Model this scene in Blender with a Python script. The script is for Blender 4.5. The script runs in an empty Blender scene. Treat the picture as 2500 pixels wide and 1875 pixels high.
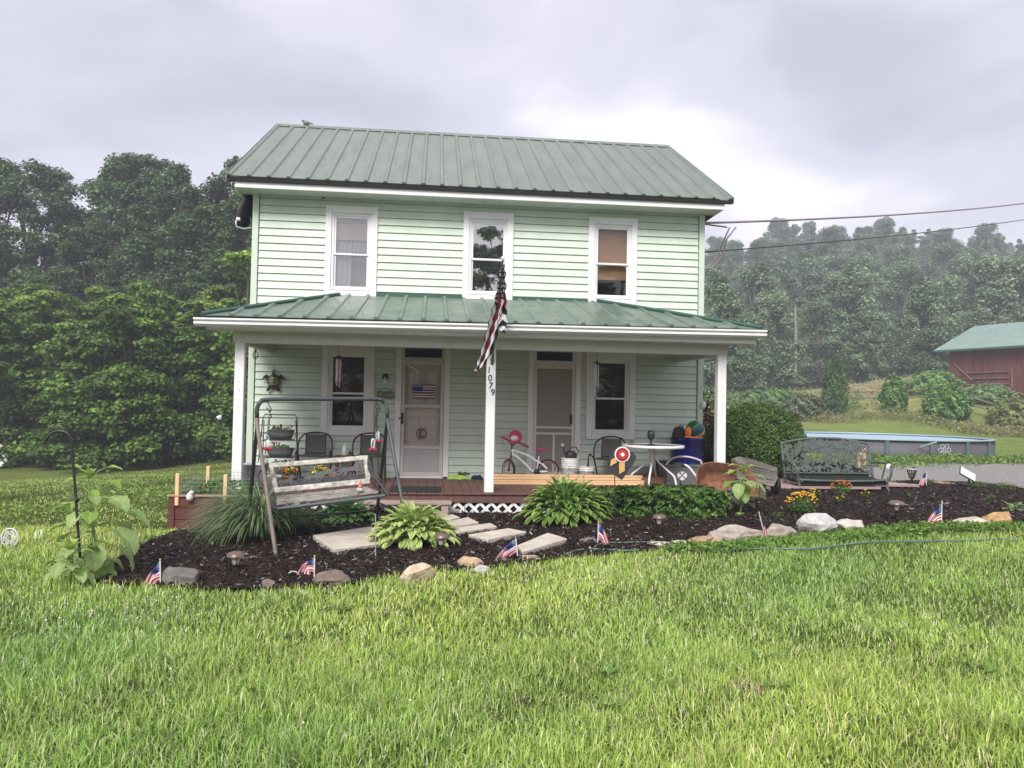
import bpy, math, random
import numpy as np
from mathutils import Vector, Matrix
random.seed(7); RNG=np.random.default_rng(7)
S=bpy.context.scene; COL=S.collection
R=math.radians
# ---------------------------------------------------------------- camera (measured from the house)
FPX=1870.; YAW=R(6.0); ROLL=.0185; CAMY=-13.82; CAMZ=1.63
PITCH=math.atan((990-937.5)/FPX)
def ray(px,py):
    u=px-1250; v=937.5-py
    c,s=math.cos(ROLL),math.sin(ROLL)
    x=c*u-s*v; y=s*u+c*v; z=FPX
    cp,sp=math.cos(PITCH),math.sin(PITCH)
    fy=z*cp-y*sp; fz=z*sp+y*cp
    cy,sy=math.cos(YAW),math.sin(YAW)
    return (x*cy+fy*sy, -x*sy+fy*cy, fz)
def AY(px,py,y):
    r=ray(px,py); t=(y-CAMY)/r[1]; return Vector((r[0]*t,y,CAMZ+r[2]*t))
def AZ(px,py,z):
    r=ray(px,py); t=(z-CAMZ)/r[2]; return Vector((r[0]*t,CAMY+r[1]*t,z))
def AD(px,py,d):
    r=ray(px,py); t=d/FPX; return Vector((r[0]*t,CAMY+r[1]*t,CAMZ+r[2]*t))
C1=(450,250,2.765);C2=(1100,250,2.765);C3=(450,780,3.687);C4=(850,780,3.687);C5=(1300,780,3.687)
C6=(1850,900,3.4);C7=(0,1000,3.16);C8=(550,1080,3.687);D1=(1050,1080,3.687);D2=(1550,1050,3.687);D3=(1900,1050,3.687);D5=(1700,450,2.765);D8=(580,930,5.53)
def P(c,x,y): return (c[0]+x/c[2],c[1]+y/c[2])
def ss(a,b,x):
    t=np.clip((x-a)/(b-a),0,1); return t*t*(3-2*t)
def T(x,y):
    x=np.asarray(x,float); y=np.asarray(y,float)
    z=.28*ss(1.5,5.5,x)*ss(-8.5,-3.5,y)-.25*ss(3,15,y)*ss(3,10,x)
    z=z-1.15*ss(-3.5,-14,x)*ss(-7.5,20,y)-.55*ss(2,20,y)*(1-ss(-12,12,x))
    z=z+4.0*ss(27,46,y)*ss(21,42,x)
    z=z+39*ss(60,215,y)*ss(-40,110,x)+20*ss(30,110,y)*(1-ss(0,40,x))
    z=z+.03*np.sin(x*.9+1)*np.sin(y*.7)+.012*np.sin(x*2.3)*np.sin(y*2.9+1)
    return z
def Tz(x,y): return float(T(x,y))
def G(px,py):
    r=ray(px,py); t=.5/FPX; p=None
    while t*FPX<320:
        x,y,z=r[0]*t,CAMY+r[1]*t,CAMZ+r[2]*t
        if z<Tz(x,y):
            lo=p;hi=t
            for _ in range(14):
                m=(lo+hi)/2
                if CAMZ+r[2]*m<Tz(r[0]*m,CAMY+r[1]*m): hi=m
                else: lo=m
            t=hi; x,y=r[0]*t,CAMY+r[1]*t
            return Vector((x,y,Tz(x,y)))
        p=t; t*=1.02
    return Vector((r[0]*t,CAMY+r[1]*t,0))
# ---------------------------------------------------------------- materials
M={}
def mat(name,col,rough=.7,var=.12,scale=6.,bump=0.,bscale=40.,metal=0.,attr=False,trans=0.,spec=.5,stretch=None,col2=None,detail=4,coat=0.):
    if name in M: return M[name]
    m=bpy.data.materials.new(name); m.use_nodes=True; nt=m.node_tree; N=nt.nodes; L=nt.links
    b=N['Principled BSDF']; b.inputs['Roughness'].default_value=rough; b.inputs['Metallic'].default_value=metal
    b.inputs['Specular IOR Level'].default_value=spec
    if coat: b.inputs['Coat Weight'].default_value=coat
    tc=N.new('ShaderNodeTexCoord'); mp=N.new('ShaderNodeMapping'); L.new(tc.outputs['Object'],mp.inputs[0])
    if stretch: mp.inputs['Scale'].default_value=stretch
    nz=N.new('ShaderNodeTexNoise'); nz.inputs['Scale'].default_value=scale; nz.inputs['Detail'].default_value=detail; nz.inputs['Roughness'].default_value=.65
    L.new(mp.outputs[0],nz.inputs['Vector'])
    cr=N.new('ShaderNodeValToRGB'); cr.color_ramp.elements[0].position=.3; cr.color_ramp.elements[1].position=.7
    c2=col2 or tuple(min(1,c*(1+var)) for c in col); c1=tuple(c*(1-var) for c in col) if not col2 else col
    cr.color_ramp.elements[0].color=(*c1,1); cr.color_ramp.elements[1].color=(*c2,1)
    L.new(nz.outputs['Fac'],cr.inputs[0]); out=cr.outputs[0]
    if attr:
        a=N.new('ShaderNodeVertexColor'); a.layer_name='Col'
        mx=N.new('ShaderNodeMix'); mx.data_type='RGBA'; mx.blend_type='MULTIPLY'; mx.inputs[0].default_value=1
        L.new(out,mx.inputs[6]); L.new(a.outputs[0],mx.inputs[7]); out=mx.outputs[2]
    L.new(out,b.inputs['Base Color'])
    if bump:
        n2=N.new('ShaderNodeTexNoise'); n2.inputs['Scale'].default_value=bscale; n2.inputs['Detail'].default_value=5
        L.new(mp.outputs[0],n2.inputs['Vector'])
        bp=N.new('ShaderNodeBump'); bp.inputs['Strength'].default_value=bump; bp.inputs['Distance'].default_value=.02
        L.new(n2.outputs['Fac'],bp.inputs['Height']); L.new(bp.outputs[0],b.inputs['Normal'])
    if trans:
        tr=N.new('ShaderNodeBsdfTranslucent'); L.new(out,tr.inputs[0]); ms=N.new('ShaderNodeMixShader'); ms.inputs[0].default_value=trans
        L.new(b.outputs[0],ms.inputs[1]); L.new(tr.outputs[0],ms.inputs[2]); L.new(ms.outputs[0],N['Material Output'].inputs[0])
    M[name]=m; return m
# ---------------------------------------------------------------- mesh building
def mesh_np(name,V,F,mt,cols=None,smooth=False,parent=None,loc=None):
    V=np.asarray(V,np.float32); F=np.asarray(F,np.int32); k=F.shape[1]
    me=bpy.data.meshes.new(name); me.vertices.add(len(V)); me.vertices.foreach_set('co',V.ravel())
    me.loops.add(F.size); me.loops.foreach_set('vertex_index',F.ravel())
    me.polygons.add(len(F)); me.polygons.foreach_set('loop_start',np.arange(0,F.size,k,dtype=np.int32))
    try: me.polygons.foreach_set('loop_total',np.full(len(F),k,np.int32))
    except Exception: pass
    if smooth: me.polygons.foreach_set('use_smooth',np.ones(len(F),bool))
    me.update(calc_edges=True)
    if cols is not None:
        ca=me.color_attributes.new('Col','FLOAT_COLOR','POINT')
        c=np.ones((len(V),4),np.float32); c[:,:3]=cols; ca.data.foreach_set('color',c.ravel())
    me.materials.append(mt)
    o=bpy.data.objects.new(name,me); COL.objects.link(o)
    if parent: o.parent=parent
    if loc is not None: o.location=loc
    return o
class MB:
    def __init__(s): s.v=[];s.f=[];s.m=[];s.sm=[];s.c=[];s.cur=0;s.col=(1,1,1)
    def _a(s,vs,fs,smooth=False):
        n=len(s.v); s.v+= [tuple(v) for v in vs]; s.c+=[s.col]*len(vs)
        for f in fs: s.f.append([i+n for i in f]); s.m.append(s.cur); s.sm.append(smooth)
    def box(s,x0,x1,y0,y1,z0,z1,M4=None):
        vs=[Vector((x,y,z)) for x in(x0,x1) for y in(y0,y1) for z in(z0,z1)]
        if M4: vs=[M4@v for v in vs]
        s._a(vs,[(0,1,3,2),(4,6,7,5),(0,4,5,1),(2,3,7,6),(0,2,6,4),(1,5,7,3)]); return s
    def bbox(s,x0,x1,y0,y1,z0,z1,b=.006,M4=None):   # bevelled box
        X=(x0,x0+b,x1-b,x1);Y=(y0,y0+b,y1-b,y1);Z=(z0,z0+b,z1-b,z1)
        def q(*a): return a
        vs=[];idx={}
        def v(i,j,k):
            if (i,j,k) not in idx: idx[(i,j,k)]=len(vs); p=Vector((X[i],Y[j],Z[k])); vs.append(M4@p if M4 else p)
            return idx[(i,j,k)]
        fs=[]
        for i in(0,3): fs.append((v(i,1,1),v(i,2,1),v(i,2,2),v(i,1,2)))
        for j in(0,3): fs.append((v(1,j,1),v(2,j,1),v(2,j,2),v(1,j,2)))
        for k in(0,3): fs.append((v(1,1,k),v(2,1,k),v(2,2,k),v(1,2,k)))
        for i,ii in((0,1),(3,2)):
            for j,jj in((0,1),(3,2)): fs.append((v(i,jj,1),v(i,jj,2),v(ii,j,2),v(ii,j,1)))
            for k,kk in((0,1),(3,2)): fs.append((v(i,1,kk),v(i,2,kk),v(ii,2,k),v(ii,1,k)))
        for j,jj in((0,1),(3,2)):
            for k,kk in((0,1),(3,2)): fs.append((v(1,j,kk),v(2,j,kk),v(2,jj,k),v(1,jj,k)))
        for i,ii in((0,1),(3,2)):
            for j,jj in((0,1),(3,2)):
                for k,kk in((0,1),(3,2)): fs.append((v(i,jj,kk),v(ii,j,kk),v(ii,jj,k)))
        s._a(vs,fs); return s
    def tube(s,pts,r,n=8,cap=True,closed=False):
        pts=[Vector(p) for p in pts]; m=len(pts)
        rr=r if isinstance(r,(list,tuple)) else [r]*m
        ref=None; rings=[]
        for i,p in enumerate(pts):
            if closed: t=(pts[(i+1)%m]-pts[i-1])
            else: t=(pts[min(i+1,m-1)]-pts[max(i-1,0)])
            if t.length<1e-9: t=Vector((0,0,1))
            t.normalize()
            if ref is None: ref=t.orthogonal().normalized()
            ref=(ref-t*ref.dot(t)); 
            if ref.length<1e-6: ref=t.orthogonal()
            ref.normalize(); b=t.cross(ref)
            rings.append([p+(ref*math.cos(a)+b*math.sin(a))*rr[i] for a in [2*math.pi*k/n for k in range(n)]])
        vs=[v for rg in rings for v in rg]; fs=[]
        for i in range(m if closed else m-1):
            for k in range(n): fs.append((i*n+k,i*n+(k+1)%n,((i+1)%m)*n+(k+1)%n,((i+1)%m)*n+k))
        s._a(vs,fs,True)
        if cap and not closed:
            s._a(rings[0],[tuple(range(n))][::-1]); s._a(rings[-1],[tuple(range(n))])
        return s
    def lathe(s,prof,n=20,c=(0,0,0),M4=None,smooth=True,sx=1,sy=1,cap=True):
        vs=[];m=len(prof)
        for (r,z) in prof:
            for k in range(n):
                a=2*math.pi*k/n; p=Vector((c[0]+r*math.cos(a)*sx,c[1]+r*math.sin(a)*sy,c[2]+z)); vs.append(M4@p if M4 else p)
        fs=[(i*n+k,i*n+(k+1)%n,(i+1)*n+(k+1)%n,(i+1)*n+k) for i in range(m-1) for k in range(n)]
        s._a(vs,fs,smooth)
        if prof[0]==prof[-1]: cap=False
        if cap and prof[0][0]>1e-4: s._a(vs[:n],[tuple(range(n))[::-1]])
        if cap and prof[-1][0]>1e-4: s._a(vs[-n:],[tuple(range(n))])
        return s
    def ball(s,c,r,n=12,sx=1,sy=1,sz=1):
        k=max(5,n//2+1)
        return s.lathe([(max(r*math.sin(math.pi*i/k),1e-5),-r*sz*math.cos(math.pi*i/k)) for i in range(k+1)],n,c,sx=sx,sy=sy)
    def prism(s,poly,h,M4=None):  # poly in xy, thickness h in z (local), mapped by M4
        n=len(poly); vs=[Vector((x,y,0)) for x,y in poly]+[Vector((x,y,h)) for x,y in poly]
        if M4: vs=[M4@v for v in vs]
        s._a(vs,[tuple(range(n))[::-1],tuple(range(n,2*n))]+[(i,(i+1)%n,(i+1)%n+n,i+n) for i in range(n)]); return s
    def quad(s,a,b,c,d): s._a([a,b,c,d],[(0,1,2,3)]); return s
    def face(s,*vs): s._a(vs,[tuple(range(len(vs)))]); return s
    def build(s,name,mt,parent=None,world=False,bevel=0):
        me=bpy.data.meshes.new(name)
        vs=s.v
        if world and parent is not None:
            inv=parent.matrix_basis.inverted() if parent.parent is None else parent.parent.matrix_basis.inverted()
            vs=[tuple(inv@Vector(v)) for v in vs]
        me.from_pydata(vs,[],s.f)
        for m in (mt if isinstance(mt,(list,tuple)) else [mt]): me.materials.append(m)
        me.polygons.foreach_set('material_index',s.m); me.polygons.foreach_set('use_smooth',s.sm)
        if any(c!=(1,1,1) for c in s.c):
            ca=me.color_attributes.new('Col','FLOAT_COLOR','POINT')
            ca.data.foreach_set('color',[q for c in s.c for q in (*c,1)])
        me.update(); me.validate()
        o=bpy.data.objects.new(name,me); COL.objects.link(o)
        if parent: o.parent=parent
        if bevel:
            bv=o.modifiers.new('b','BEVEL'); bv.width=bevel; bv.segments=2; bv.limit_method='ANGLE'
        return o
def thing(name,label,cat,loc=(0,0,0),rz=0,group=None):
    o=bpy.data.objects.new(name,None); COL.objects.link(o); o.empty_display_size=.1
    o.location=loc; o.rotation_euler=(0,0,rz); o['label']=label; o['category']=cat
    if group: o['group']=group
    o.matrix_basis=Matrix.Translation(Vector(loc))@Matrix.Rotation(rz,4,'Z')
    return o
def tag(o,label,cat,group=None):
    o['label']=label; o['category']=cat
    if group: o['group']=group
    return o
def struct(o): o['kind']='structure'; return o
def stuff(o,label=None,cat=None):
    o['kind']='stuff'
    if label: o['label']=label; o['category']=cat
    return o
def dup(root,loc,rz=0,label=None,sc=None):
    r=root.copy(); COL.objects.link(r); r.location=loc; r.rotation_euler=(0,0,rz)
    if sc: r.scale=(sc,sc,sc) if not isinstance(sc,tuple) else sc
    if label: r['label']=label
    for ch in list(root.children):
        c=ch.copy(); COL.objects.link(c); c.parent=r
        for g in list(ch.children):
            d=g.copy(); COL.objects.link(d); d.parent=c
    return r
def frame3(o,xd,yd,zd):
    m=Matrix.Identity(4)
    for i,d in enumerate((xd,yd,zd)):
        d=Vector(d)
        for j in range(3): m[j][i]=d[j]
    for j in range(3): m[j][3]=o[j]
    return m
def text_mesh(txt,size,depth):
    cu=bpy.data.curves.new('txt','FONT'); cu.body=txt; cu.size=size; cu.extrude=depth; cu.align_x='CENTER'; cu.align_y='CENTER'
    ob=bpy.data.objects.new('txt',cu); COL.objects.link(ob)
    bpy.context.view_layer.update()
    me=bpy.data.meshes.new_from_object(ob.evaluated_get(bpy.context.evaluated_depsgraph_get()))
    bpy.data.objects.remove(ob); return me
def leaf_mesh(C,Nn,sz,tint,asp=.55,fold=.25,rng=RNG):
    """numpy: one folded rhombus (2 tris as quad strip) per centre."""
    n=len(C); Nn=Nn/np.maximum(np.linalg.norm(Nn,axis=1,keepdims=True),1e-6)
    t=rng.normal(size=(n,3)); t-=Nn*(t*Nn).sum(1,keepdims=True); t/=np.maximum(np.linalg.norm(t,axis=1,keepdims=True),1e-6)
    b=np.cross(Nn,t); sz=np.asarray(sz).reshape(-1,1)
    a=C-t*sz*.5; e=C+t*sz*.5-Nn*sz*.12; l=C+b*sz*asp*.5+Nn*sz*fold*.3; r=C-b*sz*asp*.5+Nn*sz*fold*.3
    V=np.stack([a,l,e,r],1).reshape(-1,3); F=np.arange(4*n).reshape(n,4)
    return V,F,np.repeat(tint,4,axis=0)
def rdir(n,rng=RNG):
    d=rng.normal(size=(n,3)); return d/np.linalg.norm(d,axis=1,keepdims=True)
# palette
white=mat('white_paint',(.76,.76,.76),.5,.05,3,.05,60)
trimw=mat('window_trim_paint',(.78,.76,.77),.5,.07,4,.08,50,stretch=(1,1,.3))
mint=mat('mint_vinyl_siding',(.58,.665,.56),.5,.085,1.0,.05,90,stretch=(1.6,1,.8),attr=True)
roofm=mat('green_roof_metal',(.175,.205,.165),.38,.17,2.2,.03,20,metal=.25,stretch=(2.5,.35,.35))
porchm=mat('weathered_porch_roof_metal',(.075,.135,.10),.40,.3,3.,.03,20,metal=.2,col2=(.20,.245,.20))
flashm=mat('dark_green_flashing',(.035,.10,.07),.4,.1)
blackp=mat('black_metal',(.02,.02,.022),.45,.2)
darkv=mat('dark_void',(.008,.008,.009),.9,.1)
deckm=mat('brown_deck_stain',(.13,.062,.052),.6,.25,5,.15,30,stretch=(6,1,1))
greysteel=mat('grey_painted_steel',(.055,.062,.07),.5,.25,9,.1,60)
galv=mat('galvanised_metal',(.16,.165,.175),.45,.15,8,metal=.3)
rustm=mat('rusty_steel',(.12,.04,.02),.85,.35,12,.25,50,col2=(.31,.135,.075),detail=9)
pine=mat('fresh_pine',(.76,.50,.27),.6,.12,4,.05,40,stretch=(.4,3,8))
stonem=mat('field_stone',(.36,.33,.29),.85,.3,9,.5,25,attr=True)
paver=mat('sandstone_paver',(.42,.37,.30),.85,.12,5,.3,60,col2=(.60,.54,.46))
leafm=mat('leaf_green',(1,1,1),.55,.12,2,attr=True,trans=.3,spec=.3)
redp=mat('red_plastic',(.5,.02,.03),.4,.1)
whitep=mat('white_plastic',(.8,.8,.79),.4,.04)
sling=mat('taupe_sling_fabric',(.085,.078,.072),.8,.1,60)
rubber=mat('black_rubber',(.015,.015,.016),.8,.1)
# ================================================================ WORLD, SUN, CAMERA
w=bpy.data.worlds.new('World'); S.world=w; w.use_nodes=True; nt=w.node_tree; N=nt.nodes; L=nt.links
SUN_EL=R(43); SUN_AZ=R(200)
sky=N.new('ShaderNodeTexSky'); sky.sky_type='NISHITA'; sky.sun_disc=False; sky.sun_elevation=SUN_EL; sky.sun_rotation=SUN_AZ; sky.dust_density=3
bg=N['Background']; bg.inputs[1].default_value=.10; L.new(sky.outputs[0],bg.inputs[0])
tc=N.new('ShaderNodeTexCoord'); sep=N.new('ShaderNodeSeparateXYZ'); L.new(tc.outputs['Generated'],sep.inputs[0])
def mth(op,a,b=None,c=None):
    n=N.new('ShaderNodeMath'); n.operation=op
    for i,q in enumerate((a,b,c)):
        if q is None: continue
        if isinstance(q,(int,float)): n.inputs[i].default_value=q
        else: L.new(q,n.inputs[i])
    return n.outputs[0]
cmb=N.new('ShaderNodeCombineXYZ'); L.new(sep.outputs[0],cmb.inputs[0]); L.new(mth('MULTIPLY',sep.outputs[1],1.0),cmb.inputs[1]); L.new(mth('MULTIPLY',sep.outputs[2],2.1),cmb.inputs[2])
nz=N.new('ShaderNodeTexNoise'); nz.inputs['Scale'].default_value=2.4; nz.inputs['Detail'].default_value=6; nz.inputs['Roughness'].default_value=.5; nz.inputs['Distortion'].default_value=.35
mp=N.new('ShaderNodeMapping'); mp.inputs['Location'].default_value=(3.1,1.7,0); L.new(cmb.outputs[0],mp.inputs[0]); L.new(mp.outputs[0],nz.inputs['Vector'])
fac=nz.outputs['Fac']
def lobe(px,py,width,amp):
    d=Vector(ray(px,py)).normalized()
    vm=N.new('ShaderNodeVectorMath'); vm.operation='DOT_PRODUCT'; L.new(tc.outputs['Generated'],vm.inputs[0]); vm.inputs[1].default_value=d
    k=1/(1-math.cos(width))
    e=mth('POWER',2.718,mth('MULTIPLY',mth('SUBTRACT',vm.outputs['Value'],1.0),k))
    return mth('MULTIPLY',e,amp)
for a in [(1450,330,R(4),.06),(1900,440,R(5),.07),(350,380,R(7),.07),(2450,40,R(6),.13),(2100,180,R(6),-.13),(1050,90,R(9),-.10),(350,170,R(8),-.10),(1250,20,R(4),.02),(2350,520,R(7),.08)]:
    fac=mth('ADD',fac,lobe(*a))
cr=N.new('ShaderNodeValToRGB'); cr.color_ramp.interpolation='EASE'
e=cr.color_ramp.elements; e[0].position=.34; e[0].color=(.33,.325,.385,1); e[1].position=.72; e[1].color=(.80,.765,.82,1)
m_=e.new(.52); m_.color=(.48,.465,.52,1)
L.new(fac,cr.inputs[0])
bg2=N.new('ShaderNodeBackground'); L.new(cr.outputs[0],bg2.inputs[0]); bg2.inputs[1].default_value=.66
mixs=N.new('ShaderNodeMixShader'); mixs.inputs[0].default_value=.9
L.new(bg.outputs[0],mixs.inputs[1]); L.new(bg2.outputs[0],mixs.inputs[2]); L.new(mixs.outputs[0],N['World Output'].inputs[0])
sl=bpy.data.lights.new('sun','SUN'); sl.energy=1.6; sl.angle=R(25); sl.color=(1,.97,.92)
so=bpy.data.objects.new('sun',sl); COL.objects.link(so)
sd=Vector((math.sin(SUN_AZ)*math.cos(SUN_EL),math.cos(SUN_AZ)*math.cos(SUN_EL),math.sin(SUN_EL)))
so.rotation_euler=sd.to_track_quat('Z','Y').to_euler()
cd=bpy.data.cameras.new('camera'); cd.sensor_width=36; cd.lens=FPX/2500*36; cd.clip_end=2000; cd.clip_start=.05
co=bpy.data.objects.new('camera',cd); COL.objects.link(co); S.camera=co
co.matrix_world=Matrix.Translation((0,CAMY,CAMZ))@Matrix.Rotation(-YAW,4,'Z')@Matrix.Rotation(R(90)+PITCH,4,'X')@Matrix.Rotation(ROLL,4,'Z')
S.view_settings.view_transform='Standard'; S.view_settings.look='None'; S.view_settings.gamma=1; S.view_settings.exposure=1.58
# ================================================================ GROUND
def ground_mat():
    m=bpy.data.materials.new('grass_ground'); m.use_nodes=True; nt=m.node_tree; N=nt.nodes; L=nt.links; b=N['Principled BSDF']; b.inputs['Roughness'].default_value=.9; b.inputs['Specular IOR Level'].default_value=.1
    geo=N.new('ShaderNodeNewGeometry')
    def noise(sc,d=5):
        n=N.new('ShaderNodeTexNoise'); n.inputs['Scale'].default_value=sc; n.inputs['Detail'].default_value=d; L.new(geo.outputs['Position'],n.inputs['Vector']); return n.outputs['Fac']
    def ramp(f,a,b_,p0=.35,p1=.65):
        c=N.new('ShaderNodeValToRGB'); c.color_ramp.elements[0].position=p0; c.color_ramp.elements[1].position=p1; c.color_ramp.elements[0].color=(*a,1); c.color_ramp.elements[1].color=(*b_,1); L.new(f,c.inputs[0]); return c.outputs[0]
    def mix(f,a,b_):
        x=N.new('ShaderNodeMix'); x.data_type='RGBA'; L.new(f,x.inputs[0]) if not isinstance(f,float) else setattr(x.inputs[0],'default_value',f)
        L.new(a,x.inputs[6]); L.new(b_,x.inputs[7]); return x.outputs[2]
    fine=ramp(noise(9,8),(.085,.125,.026),(.20,.26,.06))
    big=ramp(noise(.5,4),(.10,.14,.03),(.21,.27,.065))
    c=mix(.5,fine,big)
    at=N.new('ShaderNodeVertexColor'); at.layer_name='Col'
    mx=N.new('ShaderNodeMix'); mx.data_type='RGBA'; mx.blend_type='MULTIPLY'; mx.inputs[0].default_value=1
    L.new(c,mx.inputs[6]); L.new(at.outputs[0],mx.inputs[7]); L.new(mx.outputs[2],b.inputs['Base Color'])
    bp=N.new('ShaderNodeBump'); bp.inputs['Strength'].default_value=.8; bp.inputs['Distance'].default_value=.06; L.new(noise(14,6),bp.inputs['Height']); L.new(bp.outputs[0],b.inputs['Normal'])
    return m
def axis(a,b,near0,near1,fine,coarse):
    xs=list(np.arange(a,near0,coarse))+list(np.arange(near0,near1,fine))+list(np.arange(near1,b+coarse,coarse)); return np.array(xs)
gx=axis(-170,240,-14,14,.35,5); gy=axis(-56,300,-14,6,.35,5)
X,Yg=np.meshgrid(gx,gy); Z=T(X,Yg)
V=np.stack([X,Yg,Z],-1).reshape(-1,3); nx=len(gx); ny=len(gy)
ii,jj=np.meshgrid(np.arange(nx-1),np.arange(ny-1)); q=(jj*nx+ii).ravel()
F=np.stack([q,q+1,q+nx+1,q+nx],1)
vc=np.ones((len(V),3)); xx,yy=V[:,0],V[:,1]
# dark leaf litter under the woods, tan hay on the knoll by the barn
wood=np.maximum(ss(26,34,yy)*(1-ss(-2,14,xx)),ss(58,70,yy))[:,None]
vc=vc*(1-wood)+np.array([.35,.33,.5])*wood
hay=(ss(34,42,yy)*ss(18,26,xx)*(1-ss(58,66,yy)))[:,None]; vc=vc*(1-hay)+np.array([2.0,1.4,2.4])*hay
near=(1-ss(3,12,yy))[:,None]; vc=vc*(1-.62*near)  # soil tone darkened further to paint shade in gaps between near blades
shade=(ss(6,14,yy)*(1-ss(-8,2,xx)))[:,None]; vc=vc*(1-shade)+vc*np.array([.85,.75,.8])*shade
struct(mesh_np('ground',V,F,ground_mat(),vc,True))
def sheet(name,poly,mt,lift=.02,step=.12,zf=None,noise=0.):
    """a sheet over the terrain inside polygon (world xy), gridded and clipped roughly by triangulating border"""
    import bmesh
    bm=bmesh.new(); vs=[bm.verts.new((p[0],p[1],0)) for p in poly]; bm.faces.new(vs)
    x0=min(p[0] for p in poly);x1=max(p[0] for p in poly);y0=min(p[1] for p in poly);y1=max(p[1] for p in poly)
    for ax,a,b in ((0,x0,x1),(1,y0,y1)):
        k=a+step
        while k<b:
            co_=Vector((k,0,0)) if ax==0 else Vector((0,k,0)); no=Vector((1,0,0)) if ax==0 else Vector((0,1,0))
            bmesh.ops.bisect_plane(bm,geom=bm.verts[:]+bm.edges[:]+bm.faces[:],plane_co=co_,plane_no=no); k+=step
    for v in bm.verts:
        v.co.z=(zf(v.co.x,v.co.y) if zf else Tz(v.co.x,v.co.y)+lift)+(random.uniform(-noise,noise) if noise else 0)
    me=bpy.data.meshes.new(name); bm.to_mesh(me); bm.free(); me.materials.append(mt)
    for p in me.polygons: p.use_smooth=True
    o=bpy.data.objects.new(name,me); COL.objects.link(o)
    if sum(p.normal.z for p in me.polygons)<0: me.flip_normals()
    return o
def inpoly(x,y,poly):
    ins=np.zeros(len(x),bool); n=len(poly)
    for i in range(n):
        x1,y1=poly[i][0],poly[i][1]; x2,y2=poly[(i+1)%n][0],poly[(i+1)%n][1]
        c=((y1>y)!=(y2>y)); xi=(x2-x1)*(y-y1)/((y2-y1) if y2!=y1 else 1e-9)+x1
        ins^=c&(x<xi)
    return ins
bedpx=[(215,1432),(300,1438),(380,1440),(480,1447),(620,1447),(800,1440),(880,1432),(960,1412),(1050,1402),(1150,1395),(1230,1388),(1300,1378),(1400,1366),(1550,1352),(1700,1345),(1800,1338),(1880,1322),(2000,1308),(2120,1300),(2300,1296),(2420,1288),(2560,1268),(2560,1205),(2440,1188),(2360,1180),(2250,1176)]
bed=[G(*p).to_2d() for p in bedpx]
bed+= [Vector((6.6,-1.2)),Vector((5.6,-1.6)),Vector((4.9,-2.2)),Vector((-2.95,-2.25))]+[G(*p).to_2d() for p in [(565,1292),(470,1297),(425,1302),(345,1335),(285,1372),(240,1400)]]
mulchm=mat('dark_mulch',(.017,.011,.009),.95,.5,30,1.,60,col2=(.055,.038,.031),spec=.1)
def bedz(x,y): return Tz(x,y)+.035
struct(sheet('mulch_bed',bed,mulchm,zf=bedz,step=.15,noise=.008))
# gravel drive and grey-pink board walk right of the porch
gravel=mat('grey_gravel',(.225,.21,.20),.95,.4,14,.6,60)
gp=[G(*p).to_2d() for p in [(2060,1183),(2300,1187),(2420,1193),(2620,1225),(2700,1150),(2560,1133),(2330,1128),(2060,1130)]]
struct(sheet('gravel_drive',gp,gravel,.02,.6))
hb=mat('grey_pink_boards',(.33,.235,.22),.8,.14,5,.15,30,stretch=(1,6,1))
bw=MB(); yy_=-1.55
for k in range(17):
    a=yy_+k*.152; xe=8.9-.10*k-(1.3 if k<3 else 0)
    bw.bbox(4.68,xe,a,a+.142,.325,.365,.004)
struct(bw.build('boardwalk',hb))
struct(MB().box(4.7,7.3,-1.5,1.0,-.1,.322).build('boardwalk_base',mat('boardwalk_base',(.15,.1,.09))))
# ================================================================ HOUSE
HX0,HX1,HY1=-3.17,5.0,6.9; WT=5.36; RZ=7.74; RY=3.42
house=thing('house','two storey pale green clapboard farmhouse with green metal roof and full width porch','house',(.9,0,0))
def wx(c,x,y): return AY(*P(c,x,y),0)
WIN=[(-1.927,3.523,'u1'),(.515,3.525,'u2'),(2.818,3.528,'u3'),(-1.923,1.046,'l1'),(2.817,1.046,'l2')]
WW,WH=.912,1.60
DOOR=[(-.634,.33),(1.747,.34)]; DW,DT=.965,2.70
OPS=[(x+.012,x+WW-.012,z+.012,z+WH-.012) for x,z,_ in WIN]+[(x+.012,x+DW-.012,z0-.2,DT-.012) for x,z0 in DOOR]
sid=MB(); EXP=.1335; 
def board(mb,x0,x1,z0,z1,zt,zb,y_f=lambda t:0):
    ph=(math.floor(zb/EXP+.5)*1.37)%3.6; j=HX0+ph
    while j<x1:
        if x0+.15<j<x1-.15:
            board(mb,x0,j-.0008,z0,z1,zt,zb); board(mb,j+.0008,x1,z0,z1,zt,zb); return
        j+=3.6
    v=random.uniform(.955,1.03); mb.col=(v,v*random.uniform(.99,1.01),v)
    # slanted lap board: t=0 bottom proud, t=1 top
    def yy(z): t=(z-zb)/(zt-zb); return -.030+.024*t
    mb._a([(x0,yy(z0),z0),(x1,yy(z0),z0),(x1,yy(z1),z1),(x0,yy(z1),z1),(x0,.03,z0),(x1,.03,z0),(x1,.03,z1),(x0,.03,z1)],
       [(0,1,2,3),(0,4,5,1),(3,2,6,7),(0,3,7,4),(1,5,6,2),(4,7,6,5)])
z=.28
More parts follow.
